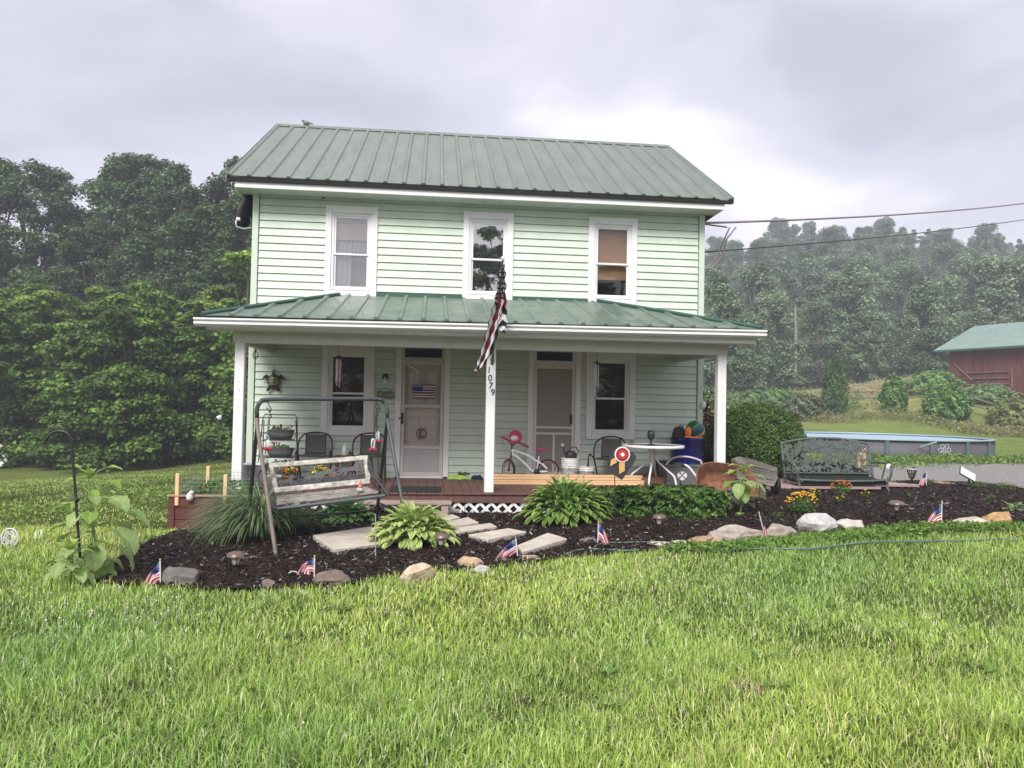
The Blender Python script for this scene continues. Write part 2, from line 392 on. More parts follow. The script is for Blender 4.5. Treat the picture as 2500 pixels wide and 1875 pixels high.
while z<WT-.01:
    z1=min(z+EXP-.0065,WT); zt=z+EXP
    xs=sorted({HX0+.1,HX1-.1}|{e for o in OPS for e in o[:2]})
    run=None
    for a,b in zip(xs,xs[1:]):
        m=(a+b)/2; cov=[o for o in OPS if o[0]<m<o[1] and o[2]<z1 and o[3]>z]
        if not cov:
            if run and abs(run[1]-a)<1e-6: run[1]=b
            else:
                if run: board(sid,run[0],run[1],z,z1,zt,z)
                run=[a,b]
        else:
            if run: board(sid,run[0],run[1],z,z1,zt,z); run=None
            o=cov[0]
            if o[2]-z>.01: board(sid,a,b,z,o[2],zt,z)
            if z1-o[3]>.01: board(sid,a,b,o[3],z1,zt,z)
    if run: board(sid,run[0],run[1],z,z1,zt,z)
    z+=EXP
sid.build('siding',mint,house,True)
core=MB()
xs=sorted({HX0+.02,HX1-.02}|{e for o in OPS for e in o[:2]})
for a,b in zip(xs,xs[1:]):
    m=(a+b)/2; zc=-.3
    for o in sorted([o for o in OPS if o[0]<m<o[1]],key=lambda o:o[2]):
        if o[2]>zc: core.box(a,b,.034,.16,zc,o[2])
        zc=max(zc,o[3])
    core.box(a,b,.034,.16,zc,WT+.05)
core.build('wall_core',mat('wall_sheathing',(.06,.08,.06),.9),house,True)
for nm,xw,sg in(('left',HX0,-1),('right',HX1,1)):
    sw=MB(); z=.28
    while z<RZ-.2:
        y0,y1=.1,HY1-.1
        if z>WT: t=(z-WT)/(RZ-.1-WT); y0=-.1+t*(RY+.1)+.25; y1=HY1-(t*(HY1-RY))-.05
        if y1-y0<.2: break
        zt=z+EXP-.009; a=xw+sg*.03; b=xw+sg*.006
        sw._a([(a,y0,z),(a,y1,z),(b,y1,zt),(b,y0,zt),(xw-sg*.03,y0,z),(xw-sg*.03,y1,z),(xw-sg*.03,y1,zt),(xw-sg*.03,y0,zt)],[(0,1,2,3),(0,4,5,1),(3,2,6,7),(0,3,7,4),(1,5,6,2),(4,7,6,5)]); z+=EXP
    sw.build('side_siding',mint,house,True)
rm=MB(); rm.box(HX0+.05,HX1-.05,HY1-.05,HY1,.0,WT).box(HX0+.03,HX0+.09,.17,HY1-.05,.0,WT).box(HX1-.09,HX1-.03,.17,HY1-.05,.0,WT).box(HX0+.1,HX1-.1,.17,HY1-.06,2.88,3.0)
rm.box(HX0+.1,HX1-.1,.17,HY1-.06,5.37,5.40).box(HX0+.1,HX1-.1,.17,HY1-.06,.0,.1)
rm.build('inner_walls',mat('dark_interior',(.05,.045,.04),.9),house,True)
for x in(HX0-.02,HX1-.085): MB().bbox(x,x+.105,-.045,.10,.28,WT,.004).build('corner_board',mat('mint_trim',(.56,.65,.54),.5,.04),house,True)
fnd=MB().box(HX0+.02,HX1-.02,.04,HY1-.02,-.4,.24); fnd.build('foundation',mat('grey_block',(.3,.3,.29),.9,.2,8,.3),house,True)
# glass with a view of a dark room and a soft reflection
def glassm(k):
    # mirror share k is set pane by pane to put in each one's reflected brightness
    nm='window_glass_%d'%int(k*100)
    if nm in M: return M[nm]
    gl=bpy.data.materials.new(nm); gl.use_nodes=True; n_=gl.node_tree; n_.nodes.remove(n_.nodes['Principled BSDF'])
    tr_=n_.nodes.new('ShaderNodeBsdfTransparent'); tr_.inputs[0].default_value=(.8,.8,.8,1); gs=n_.nodes.new('ShaderNodeBsdfGlossy'); gs.inputs['Roughness'].default_value=.01
    mx_=n_.nodes.new('ShaderNodeMixShader'); mx_.inputs[0].default_value=k
    nzg=n_.nodes.new('ShaderNodeTexNoise'); nzg.inputs['Scale'].default_value=2.2; bpg=n_.nodes.new('ShaderNodeBump'); bpg.inputs['Strength'].default_value=.02; bpg.inputs['Distance'].default_value=.02
    n_.links.new(nzg.outputs[0],bpg.inputs['Height']); n_.links.new(bpg.outputs[0],gs.inputs['Normal'])
    n_.links.new(tr_.outputs[0],mx_.inputs[1]); n_.links.new(gs.outputs[0],mx_.inputs[2]); n_.links.new(mx_.outputs[0],n_.nodes['Material Output'].inputs[0])
    M[nm]=gl; return gl
gl=glassm(.05)
shade_br=mat('brown_roller_shade',(.50,.29,.15),.8,.12,14); shade_dk=mat('dark_brown_shade',(.10,.04,.018),.8,.15,8); curt=mat('white_curtain',(.62,.6,.62),.8,.06,20,stretch=(6,1,.3))
def ringbox(mb,x0,x1,z0,z1,w,y0,y1,wb=None,wt=None,b=.004):
    wb=wb or w; wt=wt or w
    mb.bbox(x0,x0+w,y0,y1,z0,z1,b); mb.bbox(x1-w,x1,y0,y1,z0,z1,b)
    mb.bbox(x0+w,x1-w,y0+.001,y1,z0,z0+wb,b); mb.bbox(x0+w,x1-w,y0+.001,y1,z1-wt,z1,b)
for x,zb,k in WIN:
    f=MB(); ringbox(f,x,x+WW,zb,zb+WH,.105,-.055,.03,wb=.10,wt=.125)
    wn=f.build('window',trimw,house,True)
    f=MB(); ringbox(f,x+.105,x+WW-.105,zb+.10,zb+WH-.125,.045,-.028,.06,wb=.04,wt=.05)
    f.bbox(x+.112,x+WW-.112,-.062,-.01,zb+.095,zb+.118,.003)
    zm=zb+WH-.86
    def sash(z0,z1,yo):
        ringbox(f,x+.15,x+WW-.15,z0,z1,.035,yo,yo+.03,b=.003)
    sash(zb+.14,zm+.02,.012); sash(zm-.012,zb+WH-.175,-.012)
    f.build('sash',white,wn,True) if False else None
    fo=f.build('window_frame',white,wn,True)
    g=MB(); g.box(x+.18,x+WW-.18,.024,.028,zb+.17,zm-.01); g.box(x+.18,x+WW-.18,.002,.006,zm+.02,zb+WH-.205)
    g.build('pane',glassm({'u1':.22,'u2':.48,'u3':.05}.get(k,.03)),wn,True)
    s=MB(); yb=.075
    if k=='u1':
        n=26
        for i in range(n):
            a=x+.15+i*(WW-.3)/n; b=a+(WW-.3)/n; da=.015*math.sin(i*1.9); db=.015*math.sin((i+1)*1.9)
            lo_z=zb+.1 if i<n*.5 else zm+.06
            s.quad((a,yb+da,lo_z),(b,yb+db,lo_z),(b,yb+db,zb+WH-.13),(a,yb+da,zb+WH-.13))
        s.build('curtain',curt,wn,True); MB().box(x+.16,x+WW-.16,yb-.03,yb-.026,zm+.27,zm+.56).build('peach_band',mat('peach_tint',(.75,.58,.50),.8),wn,True)  # flat peach band set behind the upper sash
        MB().box(x+.45,x+WW-.16,yb+.1,yb+.11,zb+.1,zm+.05).build('grey_blind',mat('grey_blind_cloth',(.30,.29,.31),.8,.2,6),wn,True)
    elif k=='u2':
        s.box(x+.17,x+.45,yb+.2,yb+.21,zb+.1,zb+.28); s.build('blind',mat('pale_blind',(.5,.5,.5)),wn,True)
    elif k=='u3':
        s.box(x+.16,x+WW-.16,yb,yb+.006,zm-.02,zb+WH-.15); s.box(x+.16,x+WW-.16,yb+.03,yb+.036,zb+.47,zm-.02); s.build('roller_shade',shade_br,wn,True)
    else:
        s.box(x+.16,x+WW-.16,yb,yb+.006,zm-.02,zb+WH-.15); s.build('roller_shade',shade_dk,wn,True)
# doors
beige=mat('beige_door_paint',(.52,.46,.41),.55,.06,3); almond=mat('almond_storm_frame',(.57,.525,.475),.5,.06,3)
screen=mat('grey_screen_mesh',(.30,.265,.235),.9,.1,300)
kick=mat('grey_kick_panel',(.42,.40,.41),.4,.08,4)
for i,(x,z0) in enumerate(DOOR):
    f=MB(); f.bbox(x,x+.10,-.05,.035,z0,DT,.004); f.bbox(x+DW-.10,x+DW,-.05,.035,z0,DT,.004); f.bbox(x+.10,x+DW-.10,-.049,.035,2.655,DT,.004)
    dr=f.build('door_frame',trimw,house,True)
    a,b=x+.10,x+DW-.10
    f=MB(); ringbox(f,a,b,2.43,2.655,.05,-.03,.05,wb=.03,wt=.03); f.bbox(a,b,-.045,.06,2.395,2.43,.004)
    MB().box(a,b,-.06,.1,z0-.03,z0+.012).build('door_sill',trimw,dr,True)
    f.build('transom_frame',almond if i==0 else white,dr,True)
    MB().box(a+.05,b-.05,.03,.036,2.46,2.625).build('transom_pane',gl,dr,True)
    # inner panelled door
    d=MB(); d.box(a+.01,b-.01,.06,.10,z0,2.395)
    def panel(px0,px1,pz0,pz1):
        X0=a+.06+(b-a-.12)*px0; X1=a+.06+(b-a-.12)*px1; Zl=z0+2.06
        Z0=z0+(Zl-z0)*pz0; Z1=z0+(Zl-z0)*pz1
        ringbox(d,X0,X1,Z0,Z1,.022,.042,.061,b=.004); d.bbox(X0+.045,X1-.045,.045,.061,Z0+.045,Z1-.045,.006)
    for c in((.03,.46),(.54,.97)):
        panel(c[0],c[1],.56,.94); panel(c[0],c[1],.30,.52)
    panel(.03,.97,.06,.26) if i==0 else [panel(c[0],c[1],.04,.26) for c in((.03,.46),(.54,.97))]
    d.build('inner_door',beige,dr,True)
    sdm=MB(); zt=2.39
    if i==0:
        ringbox(sdm,a+.005,b-.005,z0+.015,zt,.062,-.028,.01,wb=.07,wt=.06)
        zr=wx(C4,600,778).z; zk=wx(C4,600,1148).z
        sdm.bbox(a+.067,b-.067,-.034,.008,zr-.03,zr+.03,.004); sdm.bbox(a+.067,b-.067,-.026,.008,zk-.03,zk+.03,.004)
        o=sdm.build('storm_door',almond,dr,True)
        kp=MB(); kp.bbox(a+.068,b-.068,-.012,-.002,z0+.085,zk-.03,.004).build('kick_panel',kick,dr,True)
        # scrollwork etched low on the glass + monogram ring
        sc_=MB(); cz=wx(C4,660,1025).z; cxm=wx(C4,660,1025).x
        for s_ in(-1,1):
            for q in range(3):
                pts=[(cxm+s_*(.17+.05*math.cos(t)*(1-.1*t)+q*.035),-.002,cz+.1-q*.16+.06*math.sin(t)*(1-.1*t)) for t in np.linspace(0,5,16)]
                sc_.tube(pts,.0035,4)
        sc_.tube([(cxm-.27,-.002,cz-.22),(cxm-.1,-.002,cz-.2),(cxm,-.002,cz-.23),(cxm+.1,-.002,cz-.2),(cxm+.27,-.002,cz-.22)],.0035,4)
        sc_.build('etched_scrollwork',mat('dull_scroll',(.33,.29,.26),.6),dr,True)
        mg=MB(); mg.tube([(cxm+.088*math.cos(t),-.012,cz+.088*math.sin(t)) for t in np.linspace(0,2*math.pi,28,endpoint=False)],.008,6,closed=True)
        mg.box(cxm-.035,cxm-.012,-.02,-.006,cz-.07,cz+.075)
        mg.tube([(cxm+.045,-.012,cz+.05),(cxm+.02,-.012,cz+.062),(cxm-.01,-.012,cz+.045),(cxm-.02,-.012,cz),(cxm-.01,-.012,cz-.045),(cxm+.02,-.012,cz-.06),(cxm+.048,-.012,cz-.045)],.009,6)
        mg.build('monogram',mat('dark_bronze',(.05,.035,.03),.5),dr,True)
        h=MB(); zh=wx(C4,505,890).z; h.bbox(a+.012,a+.05,-.055,-.03,zh-.10,zh+.10,.004); h.box(a+.02,a+.04,-.085,-.05,zh+.05,zh+.07)
        h.build('door_handle',blackp,dr,True)
        h=MB(); h.ball((a-.01,-.07,zh),.022,10); h.build('door_latch',galv,dr,True)
        h=MB().tube([(a+.12,-.05,2.31),(a+.22,-.06,2.25),(a+.30,-.07,2.2)],.012,6); h.ball((a+.29,-.075,2.2),.028,8); h.build('door_closer',whitep,dr,True)
    else:
        zA=wx(C4,1850,972).z; zB=wx(C4,1850,1027).z
        ringbox(sdm,a+.005,b-.005,z0+.015,zt,.055,-.04,.0,wb=.09,wt=.075)
        for zz in(zA,zB): sdm.bbox(a+.06,b-.06,-.039,-.001,zz-.022,zz+.022,.004)
        xm=(a+b)/2; sdm.bbox(xm-.02,xm+.02,-.038,-.001,z0+.105,zB-.022,.004)
        sdm.build('screen_door',mat('cream_paint',(.68,.64,.58),.5,.05),dr,True)
        MB().box(a+.06,b-.06,-.015,-.012,z0+.1,zt-.08).build('screen',screen,dr,True)
        zh=wx(C4,1990,897).z
        h=MB().bbox(b-.085,b-.05,-.06,-.015,zh-.09,zh+.09,.005); h.build('door_handle',blackp,dr,True)
# main roof
def ribbed(name,mt,parent,p00,p10,up,xl_top,xr_top,n,w=.055,h=.028,thick=.012,world=True):
    """eave from p00 to p10, slope vector up; xl_top/xr_top = x where left/right rake reaches the top."""
    p00=Vector(p00);p10=Vector(p10);up=Vector(up); ex=(p10-p00); Lx=ex.length; ex.normalize(); nrm=ex.cross(up).normalized()
    mb=MB(); A=p00;B=p10; Cc=Vector((xr_top,0,0)); 
    def top(x): return None
    tl=p00+up; tl.x=xl_top; tr=p10+up; tr.x=xr_top
    for dn in(0,-thick):
        q=[v+nrm*dn for v in(A,B,tr,tl)]
        mb.face(*(q if dn==0 else q[::-1]))
    for a,b in((A,B),(B,tr),(tr,tl),(tl,A)): mb.quad(a,a-nrm*thick,b-nrm*thick,b)
    ext=ex*0
    for i in range(n+1):
        x=p00.x+.04+(Lx-.08)*i/n
        t=1.
        if x<xl_top: t=min(t,(x-p00.x)/max(xl_top-p00.x,1e-6))
        if x>xr_top: t=min(t,(p10.x-x)/max(p10.x-xr_top,1e-6))
        if t<.03: continue
        s=p00+ex*(x-p00.x); e_=s+up*t
        s=s-up.normalized()*.012
        prof=[(-w/2,0),(-w/4,h),(w/4,h),(w/2,0)]
        vs=[s+ex*a+nrm*(b+.0008) for a,b in prof]+[e_+ex*a+nrm*(b+.0008) for a,b in prof]
        mb._a(vs,[(0,1,5,4),(1,2,6,5),(2,3,7,6),(3,2,1,0),(4,5,6,7)])
        # screw heads
        if n>22:
            for kq in range(1,9):
                c=s+up*(kq/9.)+ex*.1+nrm*.004
                if kq/9.<t: mb.lathe([(.009,0),(.006,.006),(1e-5,.007)],5,c)
    return mb.build(name,mt,parent,True)
EX0,EX1=-3.52,5.37
ribbed('roof',roofm,house,(EX0,-.52,5.44),(EX1,-.52,5.44),(0,RY+.52,RZ-5.44),EX0,EX1,27,w=.085,h=.03)
b_=MB(); b_.face((EX0,HY1+.52,5.44),(EX0,RY,RZ),(EX1,RY,RZ),(EX1,HY1+.52,5.44)); b_.face((EX0,HY1+.52,5.42),(EX1,HY1+.52,5.42),(EX1,RY,RZ-.02),(EX0,RY,RZ-.02))
b_.build('rear_roof',roofm,house,True)
cp=MB(); cp._a([(EX0-.01,RY-.16,RZ-.075),(EX0-.01,RY,RZ+.035),(EX0-.01,RY+.16,RZ-.075),(EX1+.01,RY-.16,RZ-.075),(EX1+.01,RY,RZ+.035),(EX1+.01,RY+.16,RZ-.075)],[(0,1,4,3),(1,2,5,4),(0,2,1),(3,4,5),(0,3,5,2)])
cp.build('ridge_cap',roofm,house,True)
for x in(EX0-.012,EX1-.0): 
    rk=MB()
    for (y0,z0_,y1,z1_) in((-.53,5.44,RY,RZ),(HY1+.53,5.44,RY,RZ)):
        rk._a([(x,y0,z0_+.03),(x+.012,y0,z0_+.03),(x+.012,y1,z1_+.03),(x,y1,z1_+.03),(x,y0,z0_-.09),(x+.012,y0,z0_-.09),(x+.012,y1,z1_-.09),(x,y1,z1_-.09)],[(0,1,2,3),(4,7,6,5),(0,4,5,1),(3,2,6,7),(0,3,7,4),(1,5,6,2)])
    rk.build('rake_trim',porchm,house,True)
MB().box(EX0+.01,EX1-.01,-.512,-.475,5.355,5.424).build('drip_edge',darkv,house,True)
fs=MB(); fs.bbox(EX0+.12,EX1-.14,-.47,-.44,5.255,5.36,.004); fs.build('fascia',white,house,True)
sf=MB(); 
k=EX0+.14
while k<EX1-.16:
    sf.box(k,min(k+.30,EX1-.16),-.44,-.0,5.262+random.uniform(-.002,.002),5.29); k+=.304
sf.build('soffit',mat('soffit_panel',(.58,.6,.58),.6,.08),house,True)
for xs_,sg in((EX0+.13,1),(EX1-.15,-1)):
    r_=MB(); r_._a([(xs_,-.44,5.26),(xs_,HY1+.4,5.26),(xs_,HY1+.4,5.42),(xs_,RY,RZ-.06),(xs_,-.44,5.39)],[(0,1,2,3,4)]); r_.build('gable_soffit',white,house,True)
MB().bbox(*[AY(*P(C1,946,0),-.04).x,AY(*P(C1,966,0),-.04).x],-.055,-.03,AY(*P(C1,955,652),-.04).z,AY(*P(C1,955,622),-.04).z,.003).build('wall_bracket',mat('dull_bronze',(.15,.12,.08),.6),house,True)
# ---- porch
PY=-2.2; GY=-2.68; DZ=.31
PR0=(-3.24,GY+.02,2.82); PR1=(4.96,GY+.02,2.85)
porch=house
hl=wx(C1,1050,1322); hr=wx(C2,985,1368)
rf=ribbed('porch_roof',porchm,house,(-3.22,GY+.06,2.83),(4.97,GY+.06,2.87),(0,-GY-.08,.70),hl.x,hr.x,24,w=.085,h=.032)
for x0,xt,s_ in((-3.22,hl.x,-1),(4.97,hr.x,1)):
    zz=2.83 if s_<0 else 2.87; sp=MB()
    sp.face((x0,GY+.06,zz-.004),(xt,-.02,zz+.70),(x0,-.02,zz-.004))
    for t in np.linspace(.1,.9,8):
        y_=GY+.06+(-.08-GY)*t; a=Vector((x0,y_,zz)); b=Vector((x0+(xt-x0)*t,y_,zz+.70*t)); sp.tube([a,b],.014,4)
    sp.build('porch_hip_side',porchm,house,True)
for x0,xt,zz in((-3.25,hl.x,2.83),(4.99,hr.x,2.87)):
    hc=MB().tube([(x0,GY+.05,zz+.015),((x0+xt)/2,(GY)/2,zz+.37),(xt,-.03,zz+.72)],.032,6)
    hc.build('hip_cap',flashm,house,True)
MB().box(WIN[0][0]+WW+.0,WIN[1][0],-.05,-.03,3.50,3.60).build('roof_flashing',flashm,house,True); MB().box(WIN[1][0]+WW,WIN[2][0],-.05,-.03,3.52,3.61).build('roof_flashing',flashm,house,True)
MB().box(-3.2,4.95,GY+.075,GY+.10,2.765,2.822).build('porch_drip_edge',darkv,house,True)
gt=MB(); prof=[(0,0),(-.10,0),(-.135,.03),(-.135,.05),(-.115,.07),(-.155,.09),(-.155,.115),(-.14,.115),(-.14,.095),(-.10,.07),(-.1,.02),(0,.02)]
a0=Vector((-3.33,GY+.02,2.665)); a1=Vector((5.03,GY+.02,2.725))
n=len(prof); vs=[a0+Vector((0,p[0]+.07,p[1])) for p in prof]+[a1+Vector((0,p[0]+.07,p[1])) for p in prof]
gt._a(vs,[(i,(i+1)%n,n+(i+1)%n,n+i) for i in range(n)]+[tuple(range(n)),tuple(range(n,2*n))[::-1]])
gt.build('gutter',white,house,True)
pf=MB(); pf.bbox(-3.2,4.92,GY+.10,GY+.125,2.64,2.76,.003); pf.box(-3.18,4.9,GY+.125,PY-.07,2.635,2.655)
pf.build('porch_fascia',white,house,True)
pb=MB(); pb.bbox(-2.90,4.60,PY-.075,PY+.075,2.475,2.64,.005); pb.bbox(-2.885,-2.77,PY+.075,-.05,2.48,2.64,.005); pb.bbox(4.45,4.57,PY+.075,-.05,2.48,2.64,.005)
pb.build('porch_beam',mat('porch_beam_paint',(.60,.60,.56),.6,.06),house,True)
cl=MB(); k=-2.76
while k<4.43: cl.box(k,min(k+.085,4.44),PY+.08,-.052,2.70,2.715); k+=.088
cl.build('porch_ceiling',mat('porch_ceiling_paint',(.30,.31,.28),.7),house,True)
for x,zb in((-2.80,DZ),(.895,DZ),(4.515,DZ)):
    p=MB(); p.bbox(x-.07,x+.07,PY-.07,PY+.07,zb,2.475,.008)
    po=p.build('porch_post',white,house,True)
    if x==.895:
        for ch,(cx_,cy_) in zip('1079',((1268,455),(1277,527),(1283,597),(1302,657))):
            q=AY(*P(C4,cx_,cy_),PY-.078); me=text_mesh(ch,.135,.004); me.materials.append(blackp)
            o=bpy.data.objects.new('house_number',me); COL.objects.link(o); o.parent=po
            inv=house.matrix_basis.inverted(); q=inv@q; o.location=q; o.rotation_euler=(R(90),R(3),0); o['label']='black house number '+ch+' on the white porch post'
    else:
        xx_=x+(.0 if x<0 else .01); zt=1.95 if x<0 else 2.0
        for t in range(4): MB().tube([(xx_-.012,PY-.072,zt-t*.13),(xx_+.01,PY-.072,zt-.03-t*.13),(xx_-.005,PY-.072,zt-.06-t*.13)],.003,4).build('faded_number_marks',mat('old_paint_grey',(.5,.5,.5),.8),po,True)
dk=MB(); k=-2.93
while k<4.66:
    dk.bbox(k,k+.132,PY-.13+random.uniform(-.004,.004),-.03,DZ-.028,DZ,.004); k+=.1375
dk.build('porch_deck',deckm,house,True)
MB().bbox(-2.94,4.66,PY-.10,PY-.07,DZ-.15,DZ-.03,.004).build('deck_rim',deckm,house,True)
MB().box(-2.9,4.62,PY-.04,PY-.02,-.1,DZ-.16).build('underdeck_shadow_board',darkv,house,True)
lt=MB(); x0,x1=-2.95,4.5; z0_,z1_=-.02,DZ-.155; H_=z1_-z0_; s_=.135
def strip(xa,za,xb,zb,y):
    d=Vector((xb-xa,0,zb-za)).normalized(); nn=Vector((-d.z,0,d.x))*.021
    a=Vector((xa,y,za));b=Vector((xb,y,zb)); th=Vector((0,.007,0))
    lt._a([a-nn,a+nn,b+nn,b-nn,a-nn+th,a+nn+th,b+nn+th,b-nn+th],[(0,1,2,3),(7,6,5,4),(0,4,5,1),(3,2,6,7),(0,3,7,4),(1,5,6,2)])
k=x0
while k<x1:
    strip(k,z0_,k+H_,z1_,PY-.075); strip(k+H_,z0_,k,z1_,PY-.084); k+=s_*1.25
for k in(-1.4,.05,1.5,3.0): lt.box(k-.02,k+.02,PY-.094,PY-.086,z0_,z1_)
lt.build('lattice',white,house,True)
# wall light by the left door
q=AY(*P(C3,1810,515),-.05); l=MB(); l.lathe([(.06,0),(.06,.01),(.045,.03),(.03,.045),(1e-5,.05)],16,M4=Matrix.Translation(q+Vector((0,.02,0)))@Matrix.Rotation(R(90),4,'X')); 
lo_=l.build('wall_light',blackp,house,True)
l=MB(); l.ball(q+Vector((-.005,-.05,-.075)),.03,12,sz=1.2); l.tube([q+Vector((0,-.03,-.02)),q+Vector((-.002,-.05,-.05))],.015,8); l.build('light_bulb',whitep,lo_,True)
q=AY(*P(C5,1522,770),-.1); l=MB(); l.ball(q+Vector((.04,.03,0)),.05,12,sz=1.4); l.build('side_wall_lamp',whitep,house,True)
# entrance step boards in front of the left door
st=MB(); st.bbox(-1.0,.33,PY-.42,PY-.14,.165,.205,.006); st.box(-.95,-.85,PY-.4,PY-.16,0,.164); st.box(.18,.28,PY-.4,PY-.16,0,.164)
tag(st.build('wooden_step',mat('weathered_wood',(.36,.28,.24),.85,.25,6,.3,40,stretch=(.5,4,4))),'weathered grey wooden step board in front of the porch deck','step')
# satellite dish
q=AY(612,505,.35)
ds=thing('satellite_dish','dark grey satellite dish on the left side wall under the eave','satellite dish',(HX0-.05,.4,4.85))
d=MB(); Mx=Matrix.Translation((-.12,-.02,.16))@Matrix.Rotation(R(-70),4,'Y')@Matrix.Rotation(R(-18),4,'X')
d.lathe([(1e-5,0),(.12,.008),(.24,.035),(.33,.075),(.325,.082),(.24,.043),(.12,.015),(1e-5,.008)],28,M4=Mx,sx=1.0,sy=.8); d.build('dish',mat('dish_grey',(.07,.07,.075),.5),ds)
d=MB().tube([(0,0,-.2),(-.06,-.03,-.16),(-.1,-.02,.1)],.02,8).build('mast',galv,ds)
d=MB().tube([(-.08,-.04,-.1),(-.2,-.12,-.14),(-.3,-.2,-.12),(-.31,-.2,-.03),(-.26,-.2,0)],.016,8); d.bbox(-.30,-.23,-.24,-.16,-.02,.04,.01); d.build('receiver_arm',whitep,ds)
# power lines
zz=AY(*P(D5,60,262),.4)
def wire(name,label,pa,pb,r,sag,mt,droop=None):
    a=Vector(pa);b=Vector(pb); pts=[a.lerp(b,t)-Vector((0,0,sag*4*t*(1-t))) for t in np.linspace(0,1,40)]
    m=MB().tube(pts,r,6)
    if droop: 
        for d in droop: m.tube(d,r*.7,6)
    return tag(m.build(name,mt),label,'power line')
A=AY(*P(D5,50,262),.2); A.x=HX1+.05; B=AY(2500,481,12); B=A+(B-A)*1.6
dr1=[[Vector((5.1+.5*t,.2+.15*t,A.z-.02)) for t in (0,1)],[A+Vector((.75,.2,-.0)),A+Vector((.55,.15,-.25)),A+Vector((.45,.1,-.6)),A+Vector((.2,0,-.85)),A+Vector((0,0,-.9))],[A+Vector((.6,.15,-.03)),A+Vector((.47,.1,-.3)),A+Vector((.3,.05,-.7)),A+Vector((0,0,-.8))]]
wire('power_line','thick pinkish grey overhead cable running from the house corner to the right, upper one',A,B,.022,.25,mat('mauve_cable',(.28,.2,.22),.6),dr1)
A2=AY(*P(D5,60,460),.2); A2.x=HX1+.05; B2=AY(2500,524,12); B2=A2+(B2-A2)*1.6
wire('phone_line','thin black overhead cable running from the house corner, lower one',A2,B2,.013,.2,blackp)
# bird on the ridge
br=MB(); q=AY(748,300,RY); q.z=RZ+.075; br.ball(q,.05,10,sx=1.5); br.ball(q+Vector((-.07,0,.045)),.028,8); br.tube([q+Vector((.06,0,0)),q+Vector((.15,0,-.01))],[.02,.012],6); br.tube([q+Vector((-.09,0,.045)),q+Vector((-.12,0,.042))],[.008,.002],5)
br.tube([q+Vector((.0,.01,-.045)),q+Vector((0,.01,-.05))],.005,4)
tag(br.build('bird',mat('bird_grey',(.2,.19,.19),.8)),'small grey bird perched on the main roof ridge','bird')
# ================================================================ THINGS ON THE PORCH
bronze=mat('dark_bronze_metal',(.035,.028,.022),.4,.3,10,metal=.6)
blue=mat('royal_blue_plastic',(.004,.007,.15),.35,.08); greyp=mat('grey_plastic_tote',(.13,.135,.14),.45,.05)
pink=mat('pink_plastic',(.55,.03,.13),.35,.1); cardb=mat('cardboard',(.33,.19,.10),.8,.1,10)
terrac=mat('terracotta',(.35,.12,.06),.8,.15); woodbr=mat('brown_stained_wood',(.16,.05,.03),.5,.3,8)
clear=mat('clear_bottle_plastic',(.7,.75,.75),.1,.02,spec=.8)
flm=mat('flower_petals',(1,1,1),.6,.05,attr=True,trans=.2)
# chairs
def make_chair(label,loc,rz):
    t=thing('patio_chair',label,'chair',loc,rz,'dark framed sling patio chairs on the porch')
    r=.014
    sl=MB(); 
    for (a,b) in (((-.16,-.05,.80),(.16,-.05,.80)),):
        pass
    bk=[(-.165,.14,.76),(.165,.14,.76),(.15,.06,.45),(-.15,.06,.45)]
    sl.quad(*bk); sl.quad(*[(x,y+.006,z) for x,y,z in bk][::-1]); 
    sl.build('backrest',sling,t)
    s2=MB().bbox(-.19,.19,-.32,.06,.415,.432,.006); s2.build('seat',sling,t)
    f=MB(); f.tube([(-.165,.14,.76),(-.16,.06,.42)],.011); f.tube([(.165,.14,.76),(.16,.06,.42)],.011)
    f.tube([(-.28,-.02,.40),(-.285,0,.58),(-.265,.06,.69),(-.19,.13,.765),(-.08,.15,.792),(0,.152,.797),(.08,.15,.792),(.19,.13,.765),(.265,.06,.69),(.285,0,.58),(.28,-.02,.40)],r)
    f.tube([(-.2,-.33,.42),(.2,-.33,.42)],.011); f.tube([(-.28,-.02,.405),(.28,-.02,.405)],.010); f.tube([(-.165,.06,.44),(.165,.06,.44)],.012)
    f.build('frame',bronze,t)
    for sx in(-1,1):
        MB().tube([(sx*.28,-.02,.41),(sx*.27,-.3,.5),(sx*.27,-.38,.47),(sx*.27,-.42,0)],r).build('leg',bronze,t)
        MB().tube([(sx*.28,-.02,.42),(sx*.25,.2,0)],r).build('leg',bronze,t)
    return t
ch=make_chair('dark patio chair with taupe sling back under the left window, right of the tub stand',(AY(769,1110,-.45).x,-.45,DZ),R(3))
dup(ch,(AY(901,1110,-.45).x,-.45,DZ),R(-5),'dark patio chair beside the left door, behind the swing\'s right leg')
dup(ch,(AY(1488,1110,-.5).x,-.5,DZ),R(-28),'dark patio chair turned towards the round white table')
# side table with bottle
x=AY(840,1120,-.35).x
t=thing('side_table','small reddish brown wooden side table between two patio chairs','table',(x,-.3,DZ))
MB().bbox(-.16,.16,-.16,.16,.38,.405,.004).build('table_top',woodbr,t)
for sx in(-1,1):
    for sy in(-1,1): MB().bbox(sx*.13-.02,sx*.13+.02,sy*.13-.02,sy*.13+.02,0,.379,.003).build('leg',woodbr,t)
b=MB().lathe([(.001,0),(.042,.0),(.045,.02),(.045,.11),(.03,.15),(.02,.165),(.02,.2),(.0001,.201)],16,(x,-.3,DZ+.407)); tag(b.build('spray_bottle',clear),'clear pale plastic bottle on the small brown side table','bottle')
